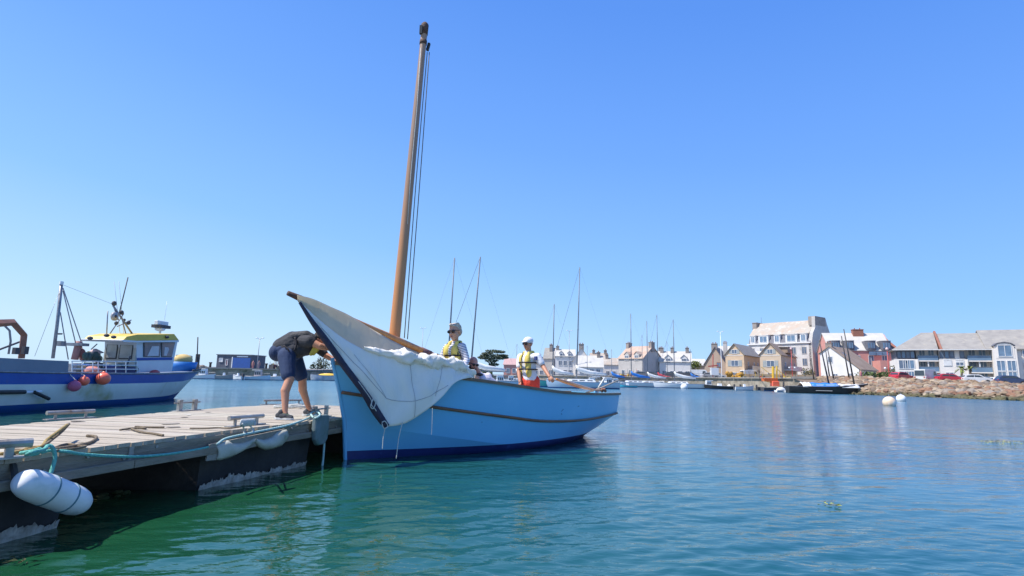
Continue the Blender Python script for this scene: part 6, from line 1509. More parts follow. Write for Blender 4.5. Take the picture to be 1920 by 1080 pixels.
# ------------------------------------------------------------------ cars and vans
M_tyre = mat('tyre', (.02, .02, .02), .8); M_carglass = mat('car_glass', (.05, .07, .09), .06); M_lamp_r = mat('tail_lamp', (.5, .02, .02), .2); M_lamp_w = mat('head_lamp', (.8, .8, .78), .1)
def car(px, Y, rz, col, label, van=False, group='cars parked along the quay road', name='parked_car', z=None):
    g0 = G(px, Y); z = zq((g0.x, g0.y)) + .0 if z is None else z; base = Vector((g0.x, g0.y, z)); t = thing(name, base, label, 'van' if van else 'car', group)
    m = mat('car_paint_%s' % label.split()[0] if False else 'car_' + '_'.join('%02d' % int(c * 100) for c in col), col, .3, None, 1, coat=.6)
    A = Matrix.Rotation(rz, 3, 'Z'); Pf = lambda x, y, z_: base + A @ Vector((x, y, z_))
    L, W, H = (4.8, 1.9, 2.1) if van else (4.0, 1.72, 1.46)
    body = [(-L / 2, .45), (-L / 2 + .05, .85), (-L / 2 + .25, 1.02), (L * .22, .95), (L * .40, .88), (L / 2 - .06, .72), (L / 2, .42), (L / 2 - .1, .22), (L * .40, .22), (L * .38, .5), (L * .30, .62), (L * .22, .5), (L * .20, .22), (-L * .20, .22), (-L * .22, .5), (-L * .30, .62), (-L * .38, .5), (-L * .40, .22), (-L / 2 + .05, .22)]
    cab = [(-L / 2 + .22, 1.0), (-L / 2 + .45, H - .12), (-L / 2 + .75, H), (L * .05, H - .02), (L * .14, H - .14), (L * .27, .94)]
    if van: cab = [(-L / 2 + .06, .9), (-L / 2 + .10, H - .1), (-L / 2 + .25, H), (L * .20, H), (L * .27, H - .12), (L * .38, .95)]
    mb = MB(); mb.prism([Pf(x, -W / 2, z_) for x, z_ in body], A @ Vector((0, W, 0))); mb.build('body', m, t, bevel=.05)
    mb = MB(); q = [Pf(x, -W / 2 + .10, z_) for x, z_ in cab]; mb.prism(q, A @ Vector((0, W - .2, 0))); cb = mb.build('cabin', m, t, bevel=.05)
    def gl(pts, y, nm='side_window'): MB().prism([Pf(x, y, z_) for x, z_ in pts], A @ Vector((0, .012 if y > 0 else -.012, 0))).build(nm, M_carglass, cb)
    for y in (-W / 2 + .097, W / 2 - .097):
        if van: gl([(L * .08, 1.15), (L * .10, H - .3), (L * .22, H - .3), (L * .30, 1.15)], y)
        else:
            gl([(-L / 2 + .50, 1.04), (-L / 2 + .68, H - .18), (-L * .12, H - .1), (-L * .12, 1.02)], y); gl([(-L * .10, 1.02), (-L * .10, H - .1), (L * .06, H - .14), (L * .20, 1.0)], y)
    a, b = cab[-1], cab[-2]
    def scr(p, q_, nm):
        d = Vector((q_[0] - p[0], 0, q_[1] - p[1])); n = Vector((d.z, 0, -d.x)).normalized() * .012
        if nm == 'rear_window': n = -n
        pts = [Vector((p[0], 0, p[1])) + d * .12, Vector((p[0], 0, p[1])) + d * .9]
        MB().prism([Pf(pts[0].x + n.x, -W / 2 + .2, pts[0].z + n.z), Pf(pts[1].x + n.x, -W / 2 + .25, pts[1].z + n.z), Pf(pts[1].x + n.x, W / 2 - .25, pts[1].z + n.z), Pf(pts[0].x + n.x, W / 2 - .2, pts[0].z + n.z)], A @ n).build(nm, M_carglass, cb)
    scr(a, b, 'windscreen'); scr(cab[0], cab[1], 'rear_window')
    for x in (-L * .30, L * .30):
        for y in (-W / 2 + .02, W / 2 - .02):
            s = 1 if y > 0 else -1
            w = MB().tube([Pf(x, y - s * .18, .31), Pf(x, y + s * .012, .31)], .31, 16).build('wheel', M_tyre, t); MB().tube([Pf(x, y + s * .010, .31), Pf(x, y + s * .022, .31)], .18, 10).build('rim', M_steel, w)
    for s in (-1, 1):
        MB().box(Pf(L / 2 - .05, s * W * .36, .66), (.10, .30, .14), A).build('headlight', M_lamp_w, t); MB().box(Pf(-L / 2 + .04, s * W * .38, .78), (.10, .22, .16), A).build('tail_light', M_lamp_r, t)
    MB().box(Pf(L / 2 + .0, 0, .38), (.08, W * .8, .12), A).build('bumper', M_dark, t)
    return t
car(1692, 96.5, .35, (.50, .03, .04), 'red car parked left of the white van, in front of the green hedge')
car(1740, 96, .5, (.62, .63, .63), 'pale grey van parked between the two red cars', True)
car(1783, 93.6, -.2, (.52, .02, .04), 'red car parked between the white van and the white hatchback')
car(1832, 91.8, -.35, (.74, .74, .75), 'white hatchback parked below the palms')
car(1898, 89.5, -.3, (.03, .05, .13), 'dark blue car parked furthest right above the boulders')
car(1855, 99, .1, (.6, .63, .66), 'silver car parked behind the low hedge near the projecting bay'); car(1795, 100.5, .1, (.45, .47, .5), 'grey car half hidden behind the second red car, under the palms')
car(1872, 98.5, .2, (.66, .66, .66), 'white car just left of the far end bay windows')
car(1314, 141, -.25, (.72, .73, .74), 'white van parked beside the round tree on the quay', True, name='parked_van')
car(1408, 139, .2, (.74, .74, .74), 'white camper van in front of the left peach house', True, name='parked_van')
for i, (px, col, lab) in enumerate(((1262, (.06, .07, .09), 'dark car parked behind the red sail cover'), (1278, (.10, .10, .11), 'black car parked behind the white sail cover'), (1293, (.05, .06, .08), 'dark car parked left of the white quay van'),
                                    (1333, (.3, .31, .33), 'grey car parked right of the white quay van'), (1345, (.5, .52, .54), 'silver car parked at the foot of the tall white lamp post'), (1421, (.66, .66, .66), 'white car beside the camper van'), (1222, (.08, .09, .1), 'dark car parked behind the leftmost white sail cover'), (1205, (.2, .2, .22), 'grey car behind the blue sail cover'))):
    car(px, 140, -.2 + .1 * (i % 3), col, lab)

# ------------------------------------------------------------------ lamp posts
M_red = mat('red_paint', (.50, .06, .05), .5, (.42, .06, .05), 4)
def lamp(px, Y, py_top, col, label, kind=0, z0=2.1, cat='street lamp'):
    b = G(px, Y, z0); t_ = WY(px, py_top, Y); t_.x = b.x; r = thing('street_lamp', b, label, cat); MB().tube([b, b + Z * 1.0, t_], [.11, .08, .05], 8).build('post', col, r, True)
    if kind == 0:
        for s in (-1, 1):
            MB().tube([t_ - Z * .3, t_ + Vector((s * .45, 0, .05))], .03, 6).build('arm', col, r); MB().sphere(t_ + Vector((s * .6, 0, .05)), (.28, .16, .09), 10, 6).build('lamp_head', M_white, r, True)
    else:
        MB().sphere(t_ + Z * .15, (.25, .25, .28), 10, 8).build('lamp_head', M_pinklamp, r, True)
        for s in (-1, 1):
            q = b.lerp(t_, .38); MB().tube([q, q + Vector((s * .5, 0, .15))], .035, 6).build('arm', col, r); MB().sphere(q + Vector((s * .62, 0, .25)), (.2, .2, .2), 10, 6).build('lamp_globe', M_white, r, True)
    return r
M_pinklamp = mat('pinkish_globe', (.72, .5, .48), .4)
lamp(1354, 137, 622, M_white, 'tall white two-headed lamp post before the tan house'); lamp(1487, 128, 655, M_red, 'red lamp post with globes in front of the right peach house', 1); lamp(1669, 102, 656, M_red, 'red lamp post with globes at the hedge beside the apartments', 1)
lamp(481, 108, 634, M_steel, 'thin grey lamp post rising beside the dark quay shed', 0, 1.9); lamp(789, 150, 615, M_steel, 'very distant thin lamp post right of the varnished mast'); lamp(1067, 150, 620, M_steel, 'distant lamp post showing between the thin mast and the tall yacht mast')

# ------------------------------------------------------------------ boats across the harbour
M_hullw = mat('yacht_white', (.74, .76, .78), .3, (.68, .7, .73), 1, coat=.3); M_hulllb = mat('pale_blue_gelcoat', (.42, .56, .68), .35, (.48, .6, .7), 1, coat=.3); M_hullteal = mat('teal_hull', (.02, .25, .28), .4, (.03, .2, .24), 1)
M_hullk = mat('tarred_hull', (.018, .018, .02), .5, (.04, .04, .04), 1.5); M_alu = mat('mast_aluminium', (.11, .13, .17), .45, (.15, .18, .22), 2)
M_cblue = mat('blue_canvas', (.02, .20, .60), .7, (.02, .15, .5), 4, .3); M_cred = mat('red_canvas', (.60, .05, .07), .7, (.5, .04, .06), 4, .3); M_cwhite = mat('white_canvas', (.74, .74, .72), .7, (.66, .66, .64), 4, .3)
M_cyan = mat('cyan_paint', (.05, .38, .52), .5, (.06, .42, .56), 2); M_yc = mat('yellow_canvas', (.75, .48, .05), .7, (.68, .42, .05), 4, .3)
class Craft:
    def __init__(s, name, px, Y, rz, label, cat, group=None):
        g0 = G(px, Y); s.b = Vector((g0.x, g0.y, 0)); s.A = Matrix.Rotation(rz, 3, 'Z'); s.r = thing(name, s.b, label, cat, group)
    def P(s, x, y, z): return s.b + s.A @ Vector((x, y, z))
    def hull(s, L, W, H, m, m2=None, rise=.3, tr=.8, boot=.15, deck=None):
        n = 15; rows = []; low = []
        for i in range(n):
            t = i / (n - 1); x = -L / 2 + L * t; w = W / 2 * (tr + (1 - tr) * min(1, t / .35)) * (1 - max(0, (t - .35) / .65) ** 2.2); w = max(w, .02); h = H + rise * max(0, t - .4) ** 1.6 * 2.2; xw = x - (t > .9) * 0 - .08 * L * max(0, t - .5) ** 2
            rows.append([s.P(x, w, h), s.P(x, w * .97, h * .55), s.P(xw, w * .82, boot), s.P(xw, w * .78, -.02), s.P(xw, 0, -.35), s.P(xw, -w * .78, -.02), s.P(xw, -w * .82, boot), s.P(x, -w * .97, h * .55), s.P(x, -w, h)])
        MB().grid([[r[k] for k in (0, 1, 2)] for r in rows]).build('hull_side', m, s.r, True); MB().grid([[r[k] for k in (6, 7, 8)] for r in rows]).build('hull_side', m, s.r, True)
        MB().grid([[r[k] for k in (2, 3, 4, 5, 6)] for r in rows]).build('hull_bottom', m2 or M_fnavy, s.r, True)
        MB().poly(rows[0]).build('transom', m, s.r); MB().grid([[r[0] - Z * .02, r[8] - Z * .02] for r in rows]).build('deck', deck or M_hullw, s.r)
        for k in (0, 8): MB().tube([r[k] for r in rows], .035, 5).build('toe_rail', M_steel, s.r)
    def box(s, name, x0, x1, w, z0, z1, m, taper=.8, parent=None, m_win=None):
        a = [s.P(x0, -w / 2, z0), s.P(x1, -w / 2, z0), s.P(x1, w / 2, z0), s.P(x0, w / 2, z0)]; xm = (x0 + x1) / 2; k = taper
        b = [s.P(xm + (x - xm) * k, y * k, z1) for x, y in ((x0, -w / 2), (x1, -w / 2), (x1, w / 2), (x0, w / 2))]
        mb = MB(); mb.add(a + b, [(3, 2, 1, 0), (4, 5, 6, 7), (0, 1, 5, 4), (1, 2, 6, 5), (2, 3, 7, 6), (3, 0, 4, 7)]); o = mb.build(name, m, parent or s.r, bevel=.03)
        if m_win:
            for sd in (-1, 1):
                for t in (.2, .5, .78):
                    c0 = x0 + (x1 - x0) * t; q = s.P(xm + (c0 - xm) * (1 + k) / 2, sd * w / 2 * (1 + k) / 2 + sd * .006, (z0 + z1) / 2); MB().box(q, ((x1 - x0) * .18, .03, (z1 - z0) * .42), s.A).build('window', m_win, o)
        return o
def yacht(px_mast, Y, L, rz, py_top, label, hull=None, cover=M_cwhite, stay=None, W=None, lean=None, group='yachts moored across the harbour', r_mast=.095):
    c = Craft('sailing_yacht', px_mast, Y, rz, label, 'yacht', group); W = W or L * .3; H = .95
    c.b = c.b - c.A @ Vector((L * .08, 0, 0))           # mast stands a little forward of the middle
    c.hull(L, W, H, hull or M_hullw); c.box('coachroof', -L * .18, L * .22, W * .6, H - .02, H + .42, M_hullw, .82, None, M_carglass)
    mx = L * .08; f = c.P(mx, 0, H); t = WY(px_mast, py_top, f.y); t.x = f.x + (lean or 0)
    mk = MB().tube([f, t], [r_mast, r_mast * .75], 8).build('mast', M_alu, c.r, True)
    Hm = t.z - f.z
    for k in (.45, .72):
        q = f.lerp(t, k); MB().tube([q - c.A @ Vector((0, W * .28 * (1.1 - k), 0)), q + c.A @ Vector((0, W * .28 * (1.1 - k), 0))], .03, 5).build('spreader', M_alu, mk)
    for sd in (-1, 1): MB().tube([c.P(mx - .1, sd * W * .45, H), f.lerp(t, .72) + c.A @ Vector((0, sd * W * .1, 0)), t], .006, 4).build('shroud', M_steel, c.r)
    MB().tube([c.P(L * .48, 0, H + .3), t], .022 if stay else .010, 5).build('forestay', stay or M_steel, c.r); MB().tube([c.P(-L * .49, 0, H), t], .006, 4).build('backstay', M_steel, c.r)
    bm = [c.P(mx - .1, 0, H + 1.15), c.P(-L * .16, 0, H + 1.05), c.P(-L * .36, 0, H + 1.02)]; MB().tube(bm, .06, 6).build('boom', M_alu, c.r)
    if cover: MB().tube([c.P(mx + .05, 0, H + 2.5), c.P(mx - .25, 0, H + 1.9), c.P(-L * .1, 0, H + 1.45), c.P(-L * .34, 0, H + 1.2)], [.12, .34, .32, .16], 8).build('sail_cover', cover, c.r, True)
    rail = MB()
    for k in range(9):
        x = -L * .48 + L * .94 * k / 8; w = W / 2 * .9 * (1 - max(0, (k / 8 - .35) / .65) ** 2.2) ; MB().tube([c.P(x, -w, H), c.P(x, -w, H + .6)], .015, 4).build('stanchion', M_steel, c.r)
    MB().tube([c.P(-L * .48 + L * .94 * k / 16, -W / 2 * .9 * (1 - max(0, (k / 16 - .35) / .65) ** 2.2), H + .6) for k in range(17)], .012, 4).build('guard_wire', M_steel, c.r)
    return c
yacht(838, 66, 9, pi + .25, 483, 'yacht whose mast rises just right of the varnished mast, its hull hidden', lean=.35)
yacht(881, 64, 9.5, pi + .1, 481, 'pale blue yacht behind the stooping person, with the tallest mast right of the striped jersey', M_hulllb, lean=.75, stay=M_alu)
yacht(1036, 92, 8, pi, 570, 'yacht with teal hull and thin mast just right of the helmsman', M_hullteal, lean=.15)
yacht(1081, 86, 11, pi + .1, 501, 'large pale blue yacht with tall mast and heavy forestay behind the tiller', M_hulllb, stay=M_alu, lean=.45)
yacht(1184, 126, 10, pi + .1, 588, 'yacht with bright blue sail cover', cover=M_cblue); yacht(1214.5, 131, 10, pi + .05, 602, 'yacht with white sail cover left of the red one')
yacht(1234, 135, 10, pi - .05, 590, 'yacht with red sail cover', cover=M_cred, stay=M_alu); yacht(1265, 119, 10.5, pi - .05, 599, 'nearest of the moored yachts, white cover, round white buoy at its side', stay=M_alu)
# nearer motor boats
def motorboat(px, Y, L, rz, label, hull, cabin=True, name='motor_boat', outb=True, cw=None, H=.65, cover=None, cat='motor boat'):
    c = Craft(name, px, Y, rz, label, cat, 'small boats moored across the harbour'); W = L * .36; c.hull(L, W, H, hull, boot=.1)
    if cabin: 
        o = c.box('cabin', -L * .08, L * .18, W * .62, H - .02, H + 1.05, cw or M_hullw, .86, None, M_carglass); c.box('cabin_roof', -L * .16, L * .16, W * .66, H + 1.053, H + 1.13, M_hullw, .95, o)
    else: c.box('console', -L * .05, L * .08, W * .3, H - .02, H + .5, cw or M_hullw, .8)
    if cover:
        mb = MB(); mb.sphere(c.P(-L * .05, 0, H), (L * .33, W * .45, .5), 12, 8); mb.build('cover', cover, c.r, True)
    if outb:
        o = c.box('outboard_motor', -L * .56, -L * .48, .4, H - .1, H + .45, M_dark, .8); c.box('outboard_leg', -L * .545, -L * .515, .15, -.3, H - .103, M_dark, .9, o)
    MB().tube([c.P(L * .2, 0, H + .5), c.P(L * .48, 0, H + .55)], .02, 5).build('bow_rail', M_steel, c.r)
    for x in (.25, .42): MB().tube([c.P(L * x, 0, H), c.P(L * x, 0, H + .53)], .016, 4).build('rail_post', M_steel, c.r)
    return c
motorboat(379, 99, 4.6, .1, 'small white motor boat just right of the fishing boat bow', M_hullw); motorboat(482, 100, 4.6, .15, 'white and pale blue motor boat with cabin under the thin lamp post', M_hulllb, cw=mat('pinkish_cabin', (.55, .45, .42), .6))
motorboat(447, 98, 2.8, 2.6, 'dinghy with dark outboard moored in front of the stone quay', M_hullw, False); motorboat(420, 100, 3.2, .3, 'low grey dinghy under the quay shed', mat('grey_dinghy', (.35, .35, .34), .6), False, name='dinghy', cat='dinghy'); motorboat(515, 103, 4.5, 0, 'low white workboat on the far quay left of the bending person', M_hullw, False)
c = motorboat(612, 118, 6.4, pi + .1, 'blue and white boat with yellow cover and two thin masts left of the blue bow', mat('steel_blue_hull', (.16, .26, .42), .5, (.5, .55, .6), .8), False, name='open_boat', outb=False, cover=M_yc, H=1.0)
for a, t in (((594, 697), (599, 664)), ((607, 697), (607, 661))): MB().tube([WY(*a, 118), WY(*t, 118)], .05, 5).build('mast', M_dark, c.r)
motorboat(1177, 112, 3.6, pi, 'low cyan dinghy under the bow of the yachts', M_cyan, False, name='dinghy', outb=False, H=.4, cat='dinghy')
motorboat(1138, 92, 4.2, .3, 'white boat with dark windows behind the stern of the blue boat', M_hullw); motorboat(1395, 108, 3.6, 0, 'white tender moored left of the yellow derrick', M_hullw, False)
motorboat(1350, 117, 6.6, pi, 'long black open boat moored in front of the tan house', M_hullk, False, name='open_boat', outb=False, cat='open boat'); motorboat(1375, 122, 3.5, 0, 'white covered tender with rounded canopy beside the black open boat', M_hullw, False, outb=False, cover=M_cwhite)
motorboat(1434, 112, 3.2, 0, 'small dark boat with outboard left of the yellow derrick', M_dark, False); motorboat(1465, 93, 2.4, .3, 'white covered dinghy left of the twin dinghies below the lugger stern', M_hullw, False, name='dinghy', outb=False, cover=M_cwhite, H=.3, cat='dinghy'); motorboat(1480, 93, 2.2, .3, 'white covered dinghy touching the black lugger stern', M_hullw, False, name='dinghy', outb=False, cover=M_cwhite, H=.3, cat='dinghy')
for args in ((935, 96, 4.6, .2, 'white cabin boat between the pine and the helmsman', M_hullw), (960, 104, 4.2, pi, 'small white boat with cabin just left of the helmsman elbow', M_hullw), (1003, 108, 4.5, .1, 'white cabin boat seen just right of the white cap wearer', M_hullw),
             (1112, 112, 5.0, pi, 'pale cabin boat behind the tiller end', M_hulllb), (1152, 122, 4.5, 0, 'white cabin boat left of the blue sail cover', M_hullw), (1203, 140, 4.5, .2, 'white motor boat behind the blue sail cover yacht', M_hullw), (1330, 124, 4.4, pi, 'white motor boat right of the moored yachts', M_hullw), (1405, 118, 4.0, .2, 'white motor boat before the camper van', M_hullw),
             (566, 150, 5.0, .1, 'far white motor boat seen just behind the knees of the bending person', M_hullw), (540, 112, 4.0, pi, 'small white boat at the right end of the stone jetty', M_hullw)):
    motorboat(*args)
for px, Y, t, lab, cov in ((968, 128, 645, 'far yacht with short thin mast left of the helmsman', M_cwhite), (1101, 140, 648, 'far yacht whose thin mast rises beside the steep gable', M_cwhite), (1147, 138, 655, 'far yacht with blue cover left of the lichen roofed house', M_cblue), (1205, 142, 628, 'far yacht with thin mast before the lichen roof', M_cwhite), (1252, 140, 640, 'far yacht with thin mast between the red and white covers', M_cwhite), (1296, 132, 655, 'far yacht with short mast right of the nearest white cover', M_cblue)):
    yacht(px, Y, 7.5, pi + .1 * (px % 3 - 1), t, lab, cover=cov, r_mast=.065)
# luggers
def lugger(px, Y, L, rz, label, masts, tarps, hull=M_hullk, H=1.05):
    c = Craft('lugger', px, Y, rz, label, 'lugger', 'black luggers moored below the houses'); W = L * .28; c.hull(L, W, H, hull, M_hullk, rise=.6, tr=.55, deck=M_brown)
    for (a, t) in masts:
        f = WY(*a, c.b.y); MB().tube([Vector((f.x, f.y, H * .6)), WY(*t, c.b.y)], [.14, .07], 8).build('mast', M_hullk, c.r, True)
    for x0, x1, z1, m in tarps:
        mb = MB(); rows = []
        for i in range(9):
            t = i / 8; x = x0 + (x1 - x0) * t; rows.append([c.P(x, -W * .42, H - .1), c.P(x, -W * .25, H + z1 * (.6 + .1 * sin(i * 2))), c.P(x, 0, H + z1 * (1 + .12 * sin(i * 1.7))), c.P(x, W * .42, H)])
        mb.grid(rows); mb.build('tarpaulin', m, c.r, True, thick=.03)
    MB().tube([c.P(-L * .3, -W * .3, H + .15), c.P(L * .35, -W * .25, H + .35)], .07, 6).build('oar', M_white, c.r)
    MB().beam(c.P(-L * .2, -W * .5 - .04, .45), c.P(0, -W * .5 - .05, .45), .05, .06).build('side_board', M_wcream, c.r)
    return c
lugger(1551, 87.5, 11.8, -.12, 'nearest black lugger with bright blue and white tarpaulins and two raked masts', (((1603, 722), (1582, 617)), ((1556, 722), (1536, 638))), ((-2.6, 1.3, .55, M_cblue), (1.5, 4.2, .45, M_cwhite), (-4.0, -2.7, .6, M_cwhite)))
lugger(1562, 95, 9.5, -.05, 'black lugger behind the blue tarpaulin with two thin masts', (((1595, 716), (1577.5, 630)), ((1566, 716), (1552, 655))), ((-3.5, 2.5, .5, M_cwhite),))
lugger(1535, 99, 8.5, 0, 'furthest black lugger with two short masts near the quay', (((1557.5, 713), (1548, 656)), ((1527.5, 713), (1520.5, 672))), ((-2.5, 2.5, .5, mat('rusty_tarp', (.3, .1, .07), .8)),))
# yellow derrick barge
dk = Craft('derrick_barge', 1452, 106, 0, 'low work barge with yellow derrick posts and orange machinery', 'barge'); dk.hull(4.6, 2, .6, M_dark)
for px, t, b, r_, m in ((1449.5, 687, 722, .22, M_yc), (1456.5, 686, 722, .13, M_yc)): MB().tube([WY(px, b, 106), WY(px, t, 106)], r_, 6).build('derrick_post', m, dk.r)
for a, b in (((1427, 688), (1449, 705)), ((1457, 692), (1484, 716)), ((1478, 722), (1485, 712)), ((1432, 714), (1449, 718))): MB().tube([WY(*a, 106), WY(*b, 106)], .06, 5).build('derrick_boom', M_yc, dk.r)
MB().box2(WY(1434, 715, 105.6), WY(1452, 709, 107)).build('orange_beam', mat('orange_machinery', (.62, .14, .04), .6, (.5, .1, .03), 3), dk.r, bevel=.05); MB().box2(WY(1449, 724, 105.4), WY(1456, 715, 106.6)).build('orange_tank', M_oran, dk.r, bevel=.08)
o = MB().tube([WZ(1425, 733, -.3), WZ(1425, 733, 0) + Z * 4.0], .07, 6).build('mooring_pole', M_steel, None); tag(o, 'thin grey pole standing in the water left of the yellow derrick', 'pole')
# orange nets heaped on the quay
for px, w_, h_, lab in ((1370, .9, 1.4, 'ochre net heap by the tall white lamp post, left of two'), (1386, .7, 1.5, 'ochre net heap right of two, beside the low wall')):
    mb = MB(); c = G(px, 131, 2.2)
    for q in range(12): mb.sphere(c + Vector((random.uniform(-1, 1) * w_, random.uniform(-.4, .4), random.uniform(.1, 1) * h_)), random.uniform(.3, .5), 7, 5)
    o = mb.build('net_heap', mat('ochre_net', (.45, .24, .04), .9, (.3, .17, .04), 3, .8, 10), None, True); tag(o, lab, 'net heap')
# stone wall in front of the peach houses, red crane, railing
o = MB().prism([G(1378, 134, 2.2), G(1530, 128, 2.2), G(1530, 128.6, 2.2), G(1378, 134.6, 2.2)], (0, 0, 1.35)).build('garden_wall', mat('ochre_stone_wall', (.38, .28, .18), .9, (.24, .19, .13), 1.0, .8, 5), None); tag(o, 'ochre stone wall in front of the two peach gabled houses', 'wall')
cr = thing('red_crane', G(1337, 132, 2.2), 'small red quay crane left of the tall white lamp post', 'crane'); MB().tube([G(1337, 132, 2.2), WY(1337, 664, 132)], .10, 6).build('crane_post', M_red, cr); MB().beam(WY(1328, 687, 132), WY(1346, 685, 132), .2, .25).build('crane_arm', M_red, cr); MB().box2(WY(1334, 703, 131.6), WY(1345, 690, 132.4)).build('control_box', M_white, cr)
rl = thing('quay_railing', G(1250, 139, 2.1), 'dark railing along the quay behind the moored yachts', 'railing')
ra_, rb_ = Vector((22, 143.6, 2.1)), Vector((45, 127.4, 2.25))
for z_ in (.5, 1.0): MB().tube([ra_ + Z * z_, rb_ + Z * z_], .04, 5).build('rail', M_dark, rl)
for k in range(24): q = ra_.lerp(rb_, k / 23); MB().tube([q, q + Z * 1.02], .04, 5).build('railing_post', M_dark, rl)
# shed on the left quay
p0 = G(404, 112); sh_ = Bld('quay_shed', p0, -.12, 'dark flat-roofed quay shed with bright blue roller door', 'shed', zb=1.9); w = solve_w(p0, -.12, 469); zt = WY(436, 664.5, 112).z
M_shed = mat('slate_blue_cladding', (.09, .10, .13), .7, (.12, .13, .16), .8, .2, 6)
sh_.walls(w, 5, zt - .15, M_shed); sh_.box('flat_roof', -.15, w + .15, -.15, 5.1, zt - .147, zt, M_steel)
sh_.box('blue_door', w * .47, w * .98, -.06, -.01, 2.1, zt - .65, mat('blue_roller_door', (.03, .10, .36), .5, (.03, .09, .3), 2)); sh_.box('door_frame', w * .44, w * .468, -.08, -.01, 1.95, zt - .5, M_white); sh_.box('fascia_sign', w * .58, w * .9, -.08, -.01, zt - .5, zt - .3, M_white)
sh_.win(w * .13, zt - 1.55, .8, .8, 'f', M_frame); sh_.win(w * .3, zt - 2.2, .5, 1.2, 'f', mat('poster', (.35, .2, .2), .7))
qb = MB(); qb.prism([G(384, 109.5, -.5), G(535, 108, -.5), G(535, 112, -.5), G(384, 113.5, -.5)], (0, 0, 2.42)); o = qb.build('stone_jetty', M_stonewall, None); tag(o, 'stone jetty carrying the dark shed', 'jetty')
# small person silhouette near the lamp, bollards
for px, lab in ((393, 'dark bollard left of the quay shed'), (498, 'dark bollard right of the small figures'), (510, 'dark bollard furthest right on the stone jetty')):
    b = G(px, 111, 1.9); o = MB().tube([b, b + Z * 1.0, b + Z * 1.05, b + Z * 1.25], [.22, .2, .32, .28], 10).build('bollard', M_dark, None, True); tag(o, lab, 'bollard', 'bollards on the stone jetty')
for i, (px, top_c, lab) in enumerate(((484, (.25, .2, .25), 'tiny distant person in dark clothes standing at the lamp post'), (473, (.45, .2, .2), 'tiny distant person in reddish top beside the shed'), (1616, (.5, .18, .2), 'tiny distant person in red beside the hedge on the quay road'))):
    Y = 111 if i < 2 else 103; z0 = 1.92 if i < 2 else 2.35; b = G(px, Y, z0); t = thing('person', b, lab, 'person')
    blob('body', [('c', b + Vector((-.09, 0, .05)), .06, b + Vector((-.08, 0, .85)), .09), ('c', b + Vector((.09, 0, .05)), .06, b + Vector((.08, 0, .85)), .09), ('c', b + Z * .9, .15, b + Z * 1.35, .17), ('c', b + Z * 1.4, .07, b + Z * 1.6, .10), ('c', b + Vector((-.2, 0, 1.35)), .06, b + Vector((-.24, 0, .8)), .04), ('c', b + Vector((.2, 0, 1.35)), .06, b + Vector((.24, 0, .8)), .04)], M_skin, t, .03)
    blob('clothes', [('c', b + Vector((-.09, 0, .2)), .09, b + Vector((-.08, 0, .85)), .12), ('c', b + Vector((.09, 0, .2)), .09, b + Vector((.08, 0, .85)), .12), ('c', b + Z * .9, .17, b + Z * 1.35, .19)], mat('clothes_%d' % i, top_c, .8), t, .03)
# low rocks left of the shed and far grey trees
rkm = thing('rock_mound', G(383, 116, 1.9), 'low dark rock mound behind the small white boat, left of the shed', 'rocks'); mb = MB()
for q in range(30):
    t = random.random(); mb.sphere(WY(364 + 30 * t, 684 + 9 * t + random.uniform(-1, 4), 116 + random.uniform(-1, 1)), (random.uniform(.4, .8), .6, random.uniform(.25, .5)), 7, 5)
mb.build('rocks', M_rock2, rkm, kind='stuff')
tree('distant_tree', G(602, 165, 2), [([G(602, 165, 2), WY(602, 682, 165)], [.3, .2])], [(WY(598, 684, 165), (2.2, 1.5, 1.6)), (WY(606, 680, 165), (2, 1.5, 1.8)), (WY(612, 687, 165), (2.2, 1.5, 1.2)), (WY(590, 689, 165), (1.6, 1.5, 1.0))], M_leafd, 'grey-green distant tree seen under the arms of the bending person', 'tree', .3, 130, 9)
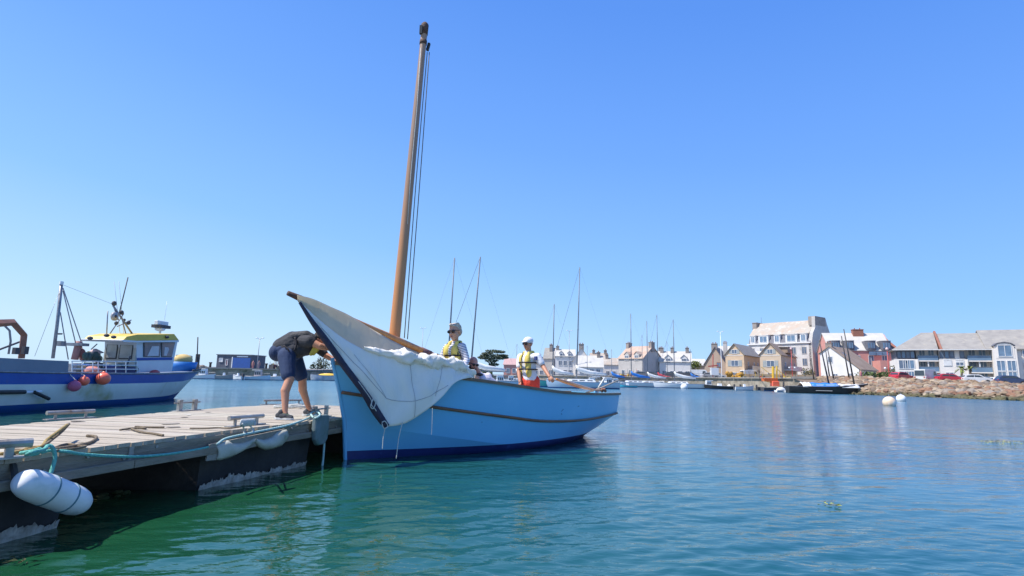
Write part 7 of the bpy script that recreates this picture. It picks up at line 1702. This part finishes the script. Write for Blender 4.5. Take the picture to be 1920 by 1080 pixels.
# heaps of fishing gear along the quay
for px0, px1, Y, lab in ((1162, 1200, 141, 'jumble of pots and posts on the quay behind the blue sail cover'), (1385, 1440, 131, 'jumble of grey and ochre fishing gear on the quay left of the yellow derrick'), (1462, 1500, 124, 'jumble of dark gear on the quay right of the yellow derrick'), (505, 535, 109, 'low jumble of crates and posts at the right end of the stone jetty')):
    gh = thing('fishing_gear', G((px0 + px1) / 2, Y, 2.1), lab, 'fishing gear'); rg = random.Random(px0)
    for m_ in (M_dark, M_steel, mat('khaki_crate', (0, 0, 0)), M_yc, M_red):
        mb = MB()
        for q in range(9):
            p = G(rg.uniform(px0, px1), Y + rg.uniform(-1, 1), 2.05 if Y > 110 else 1.92); h_ = rg.uniform(.3, 1.1)
            if rg.random() < .35: mb.tube([p, p + Vector((rg.uniform(-.3, .3), 0, h_ * 2.2))], .04, 5)
            else: mb.box(p + Z * h_ / 2, (rg.uniform(.3, .9), rg.uniform(.3, .8), h_), Matrix.Rotation(rg.random() * 3, 3, 'Z'))
        mb.build('gear', m_, gh, kind='stuff')
# buoys on the water
def buoy(px, py, r_px, m, label, eye=True):
    p = WZ(px, py); R = r_px * p.y / FOC; t = thing('mooring_buoy', p, label, 'buoy', 'round mooring buoys')
    MB().sphere(p + Z * R * .55, R, 20, 14).build('ball', m, t, True)
    if eye: MB().tube([p + Z * R * 1.5, p + Z * R * 1.9], [R * .12, R * .10], 6).build('eye', M_steel, t)
    return t
buoy(1668, 761, 11, mat('stained_buoy', (.72, .60, .46), .5, (.62, .40, .24), 1.2, .2, 5, dirt=((.75, .72, .66), 1.5, .5)), 'nearer mooring buoy, stained orange and cream')
buoy(1690, 752.5, 8, M_white, 'further white mooring buoy, right of the stained one'); buoy(1283, 729.5, 6.5, M_white, 'white buoy floating beside the moored yachts')
o = MB().sphere(WZ(1668, 745.5, .2), (.05, .12, .1), 8, 6).build('seagull', M_white, None, True); o.location.z = 0.0; tag(o, 'tiny white gull floating behind the stained buoy', 'gull')
# drifting weed
M_ys = mat('yellow_weed', (.40, .38, .07), .8, (.22, .26, .06), 6)
for (px, py, n, m, lab, sx, sy) in ((1902, 832, 160, M_ys, 'patch of yellow weed floating at the right edge', .5, .22), (20, 1058, 30, M_weed, 'dark weed scrap floating at the lower left corner', .10, .04), (1562, 949, 14, M_ys, 'small scrap of yellow weed floating alone in the open water', .10, .05)):
    c = WZ(px, py); mb = MB(); rg = random.Random(px)
    for q in range(n):
        p = c + Vector((rg.gauss(0, sx), rg.gauss(0, sy), .012 + rg.random() * .015)); a = rg.random() * 6; d = Vector((cos(a), sin(a), 0)) * rg.uniform(.008, .035); e_ = Vector((-d.y, d.x, 0)) * .3
        mb.add([p - d, p + e_ + Z * .01, p + d, p - e_], [(0, 1, 2, 3)])
    o = mb.build('floating_weed', m, None, kind='stuff'); tag(o, lab, 'weed')
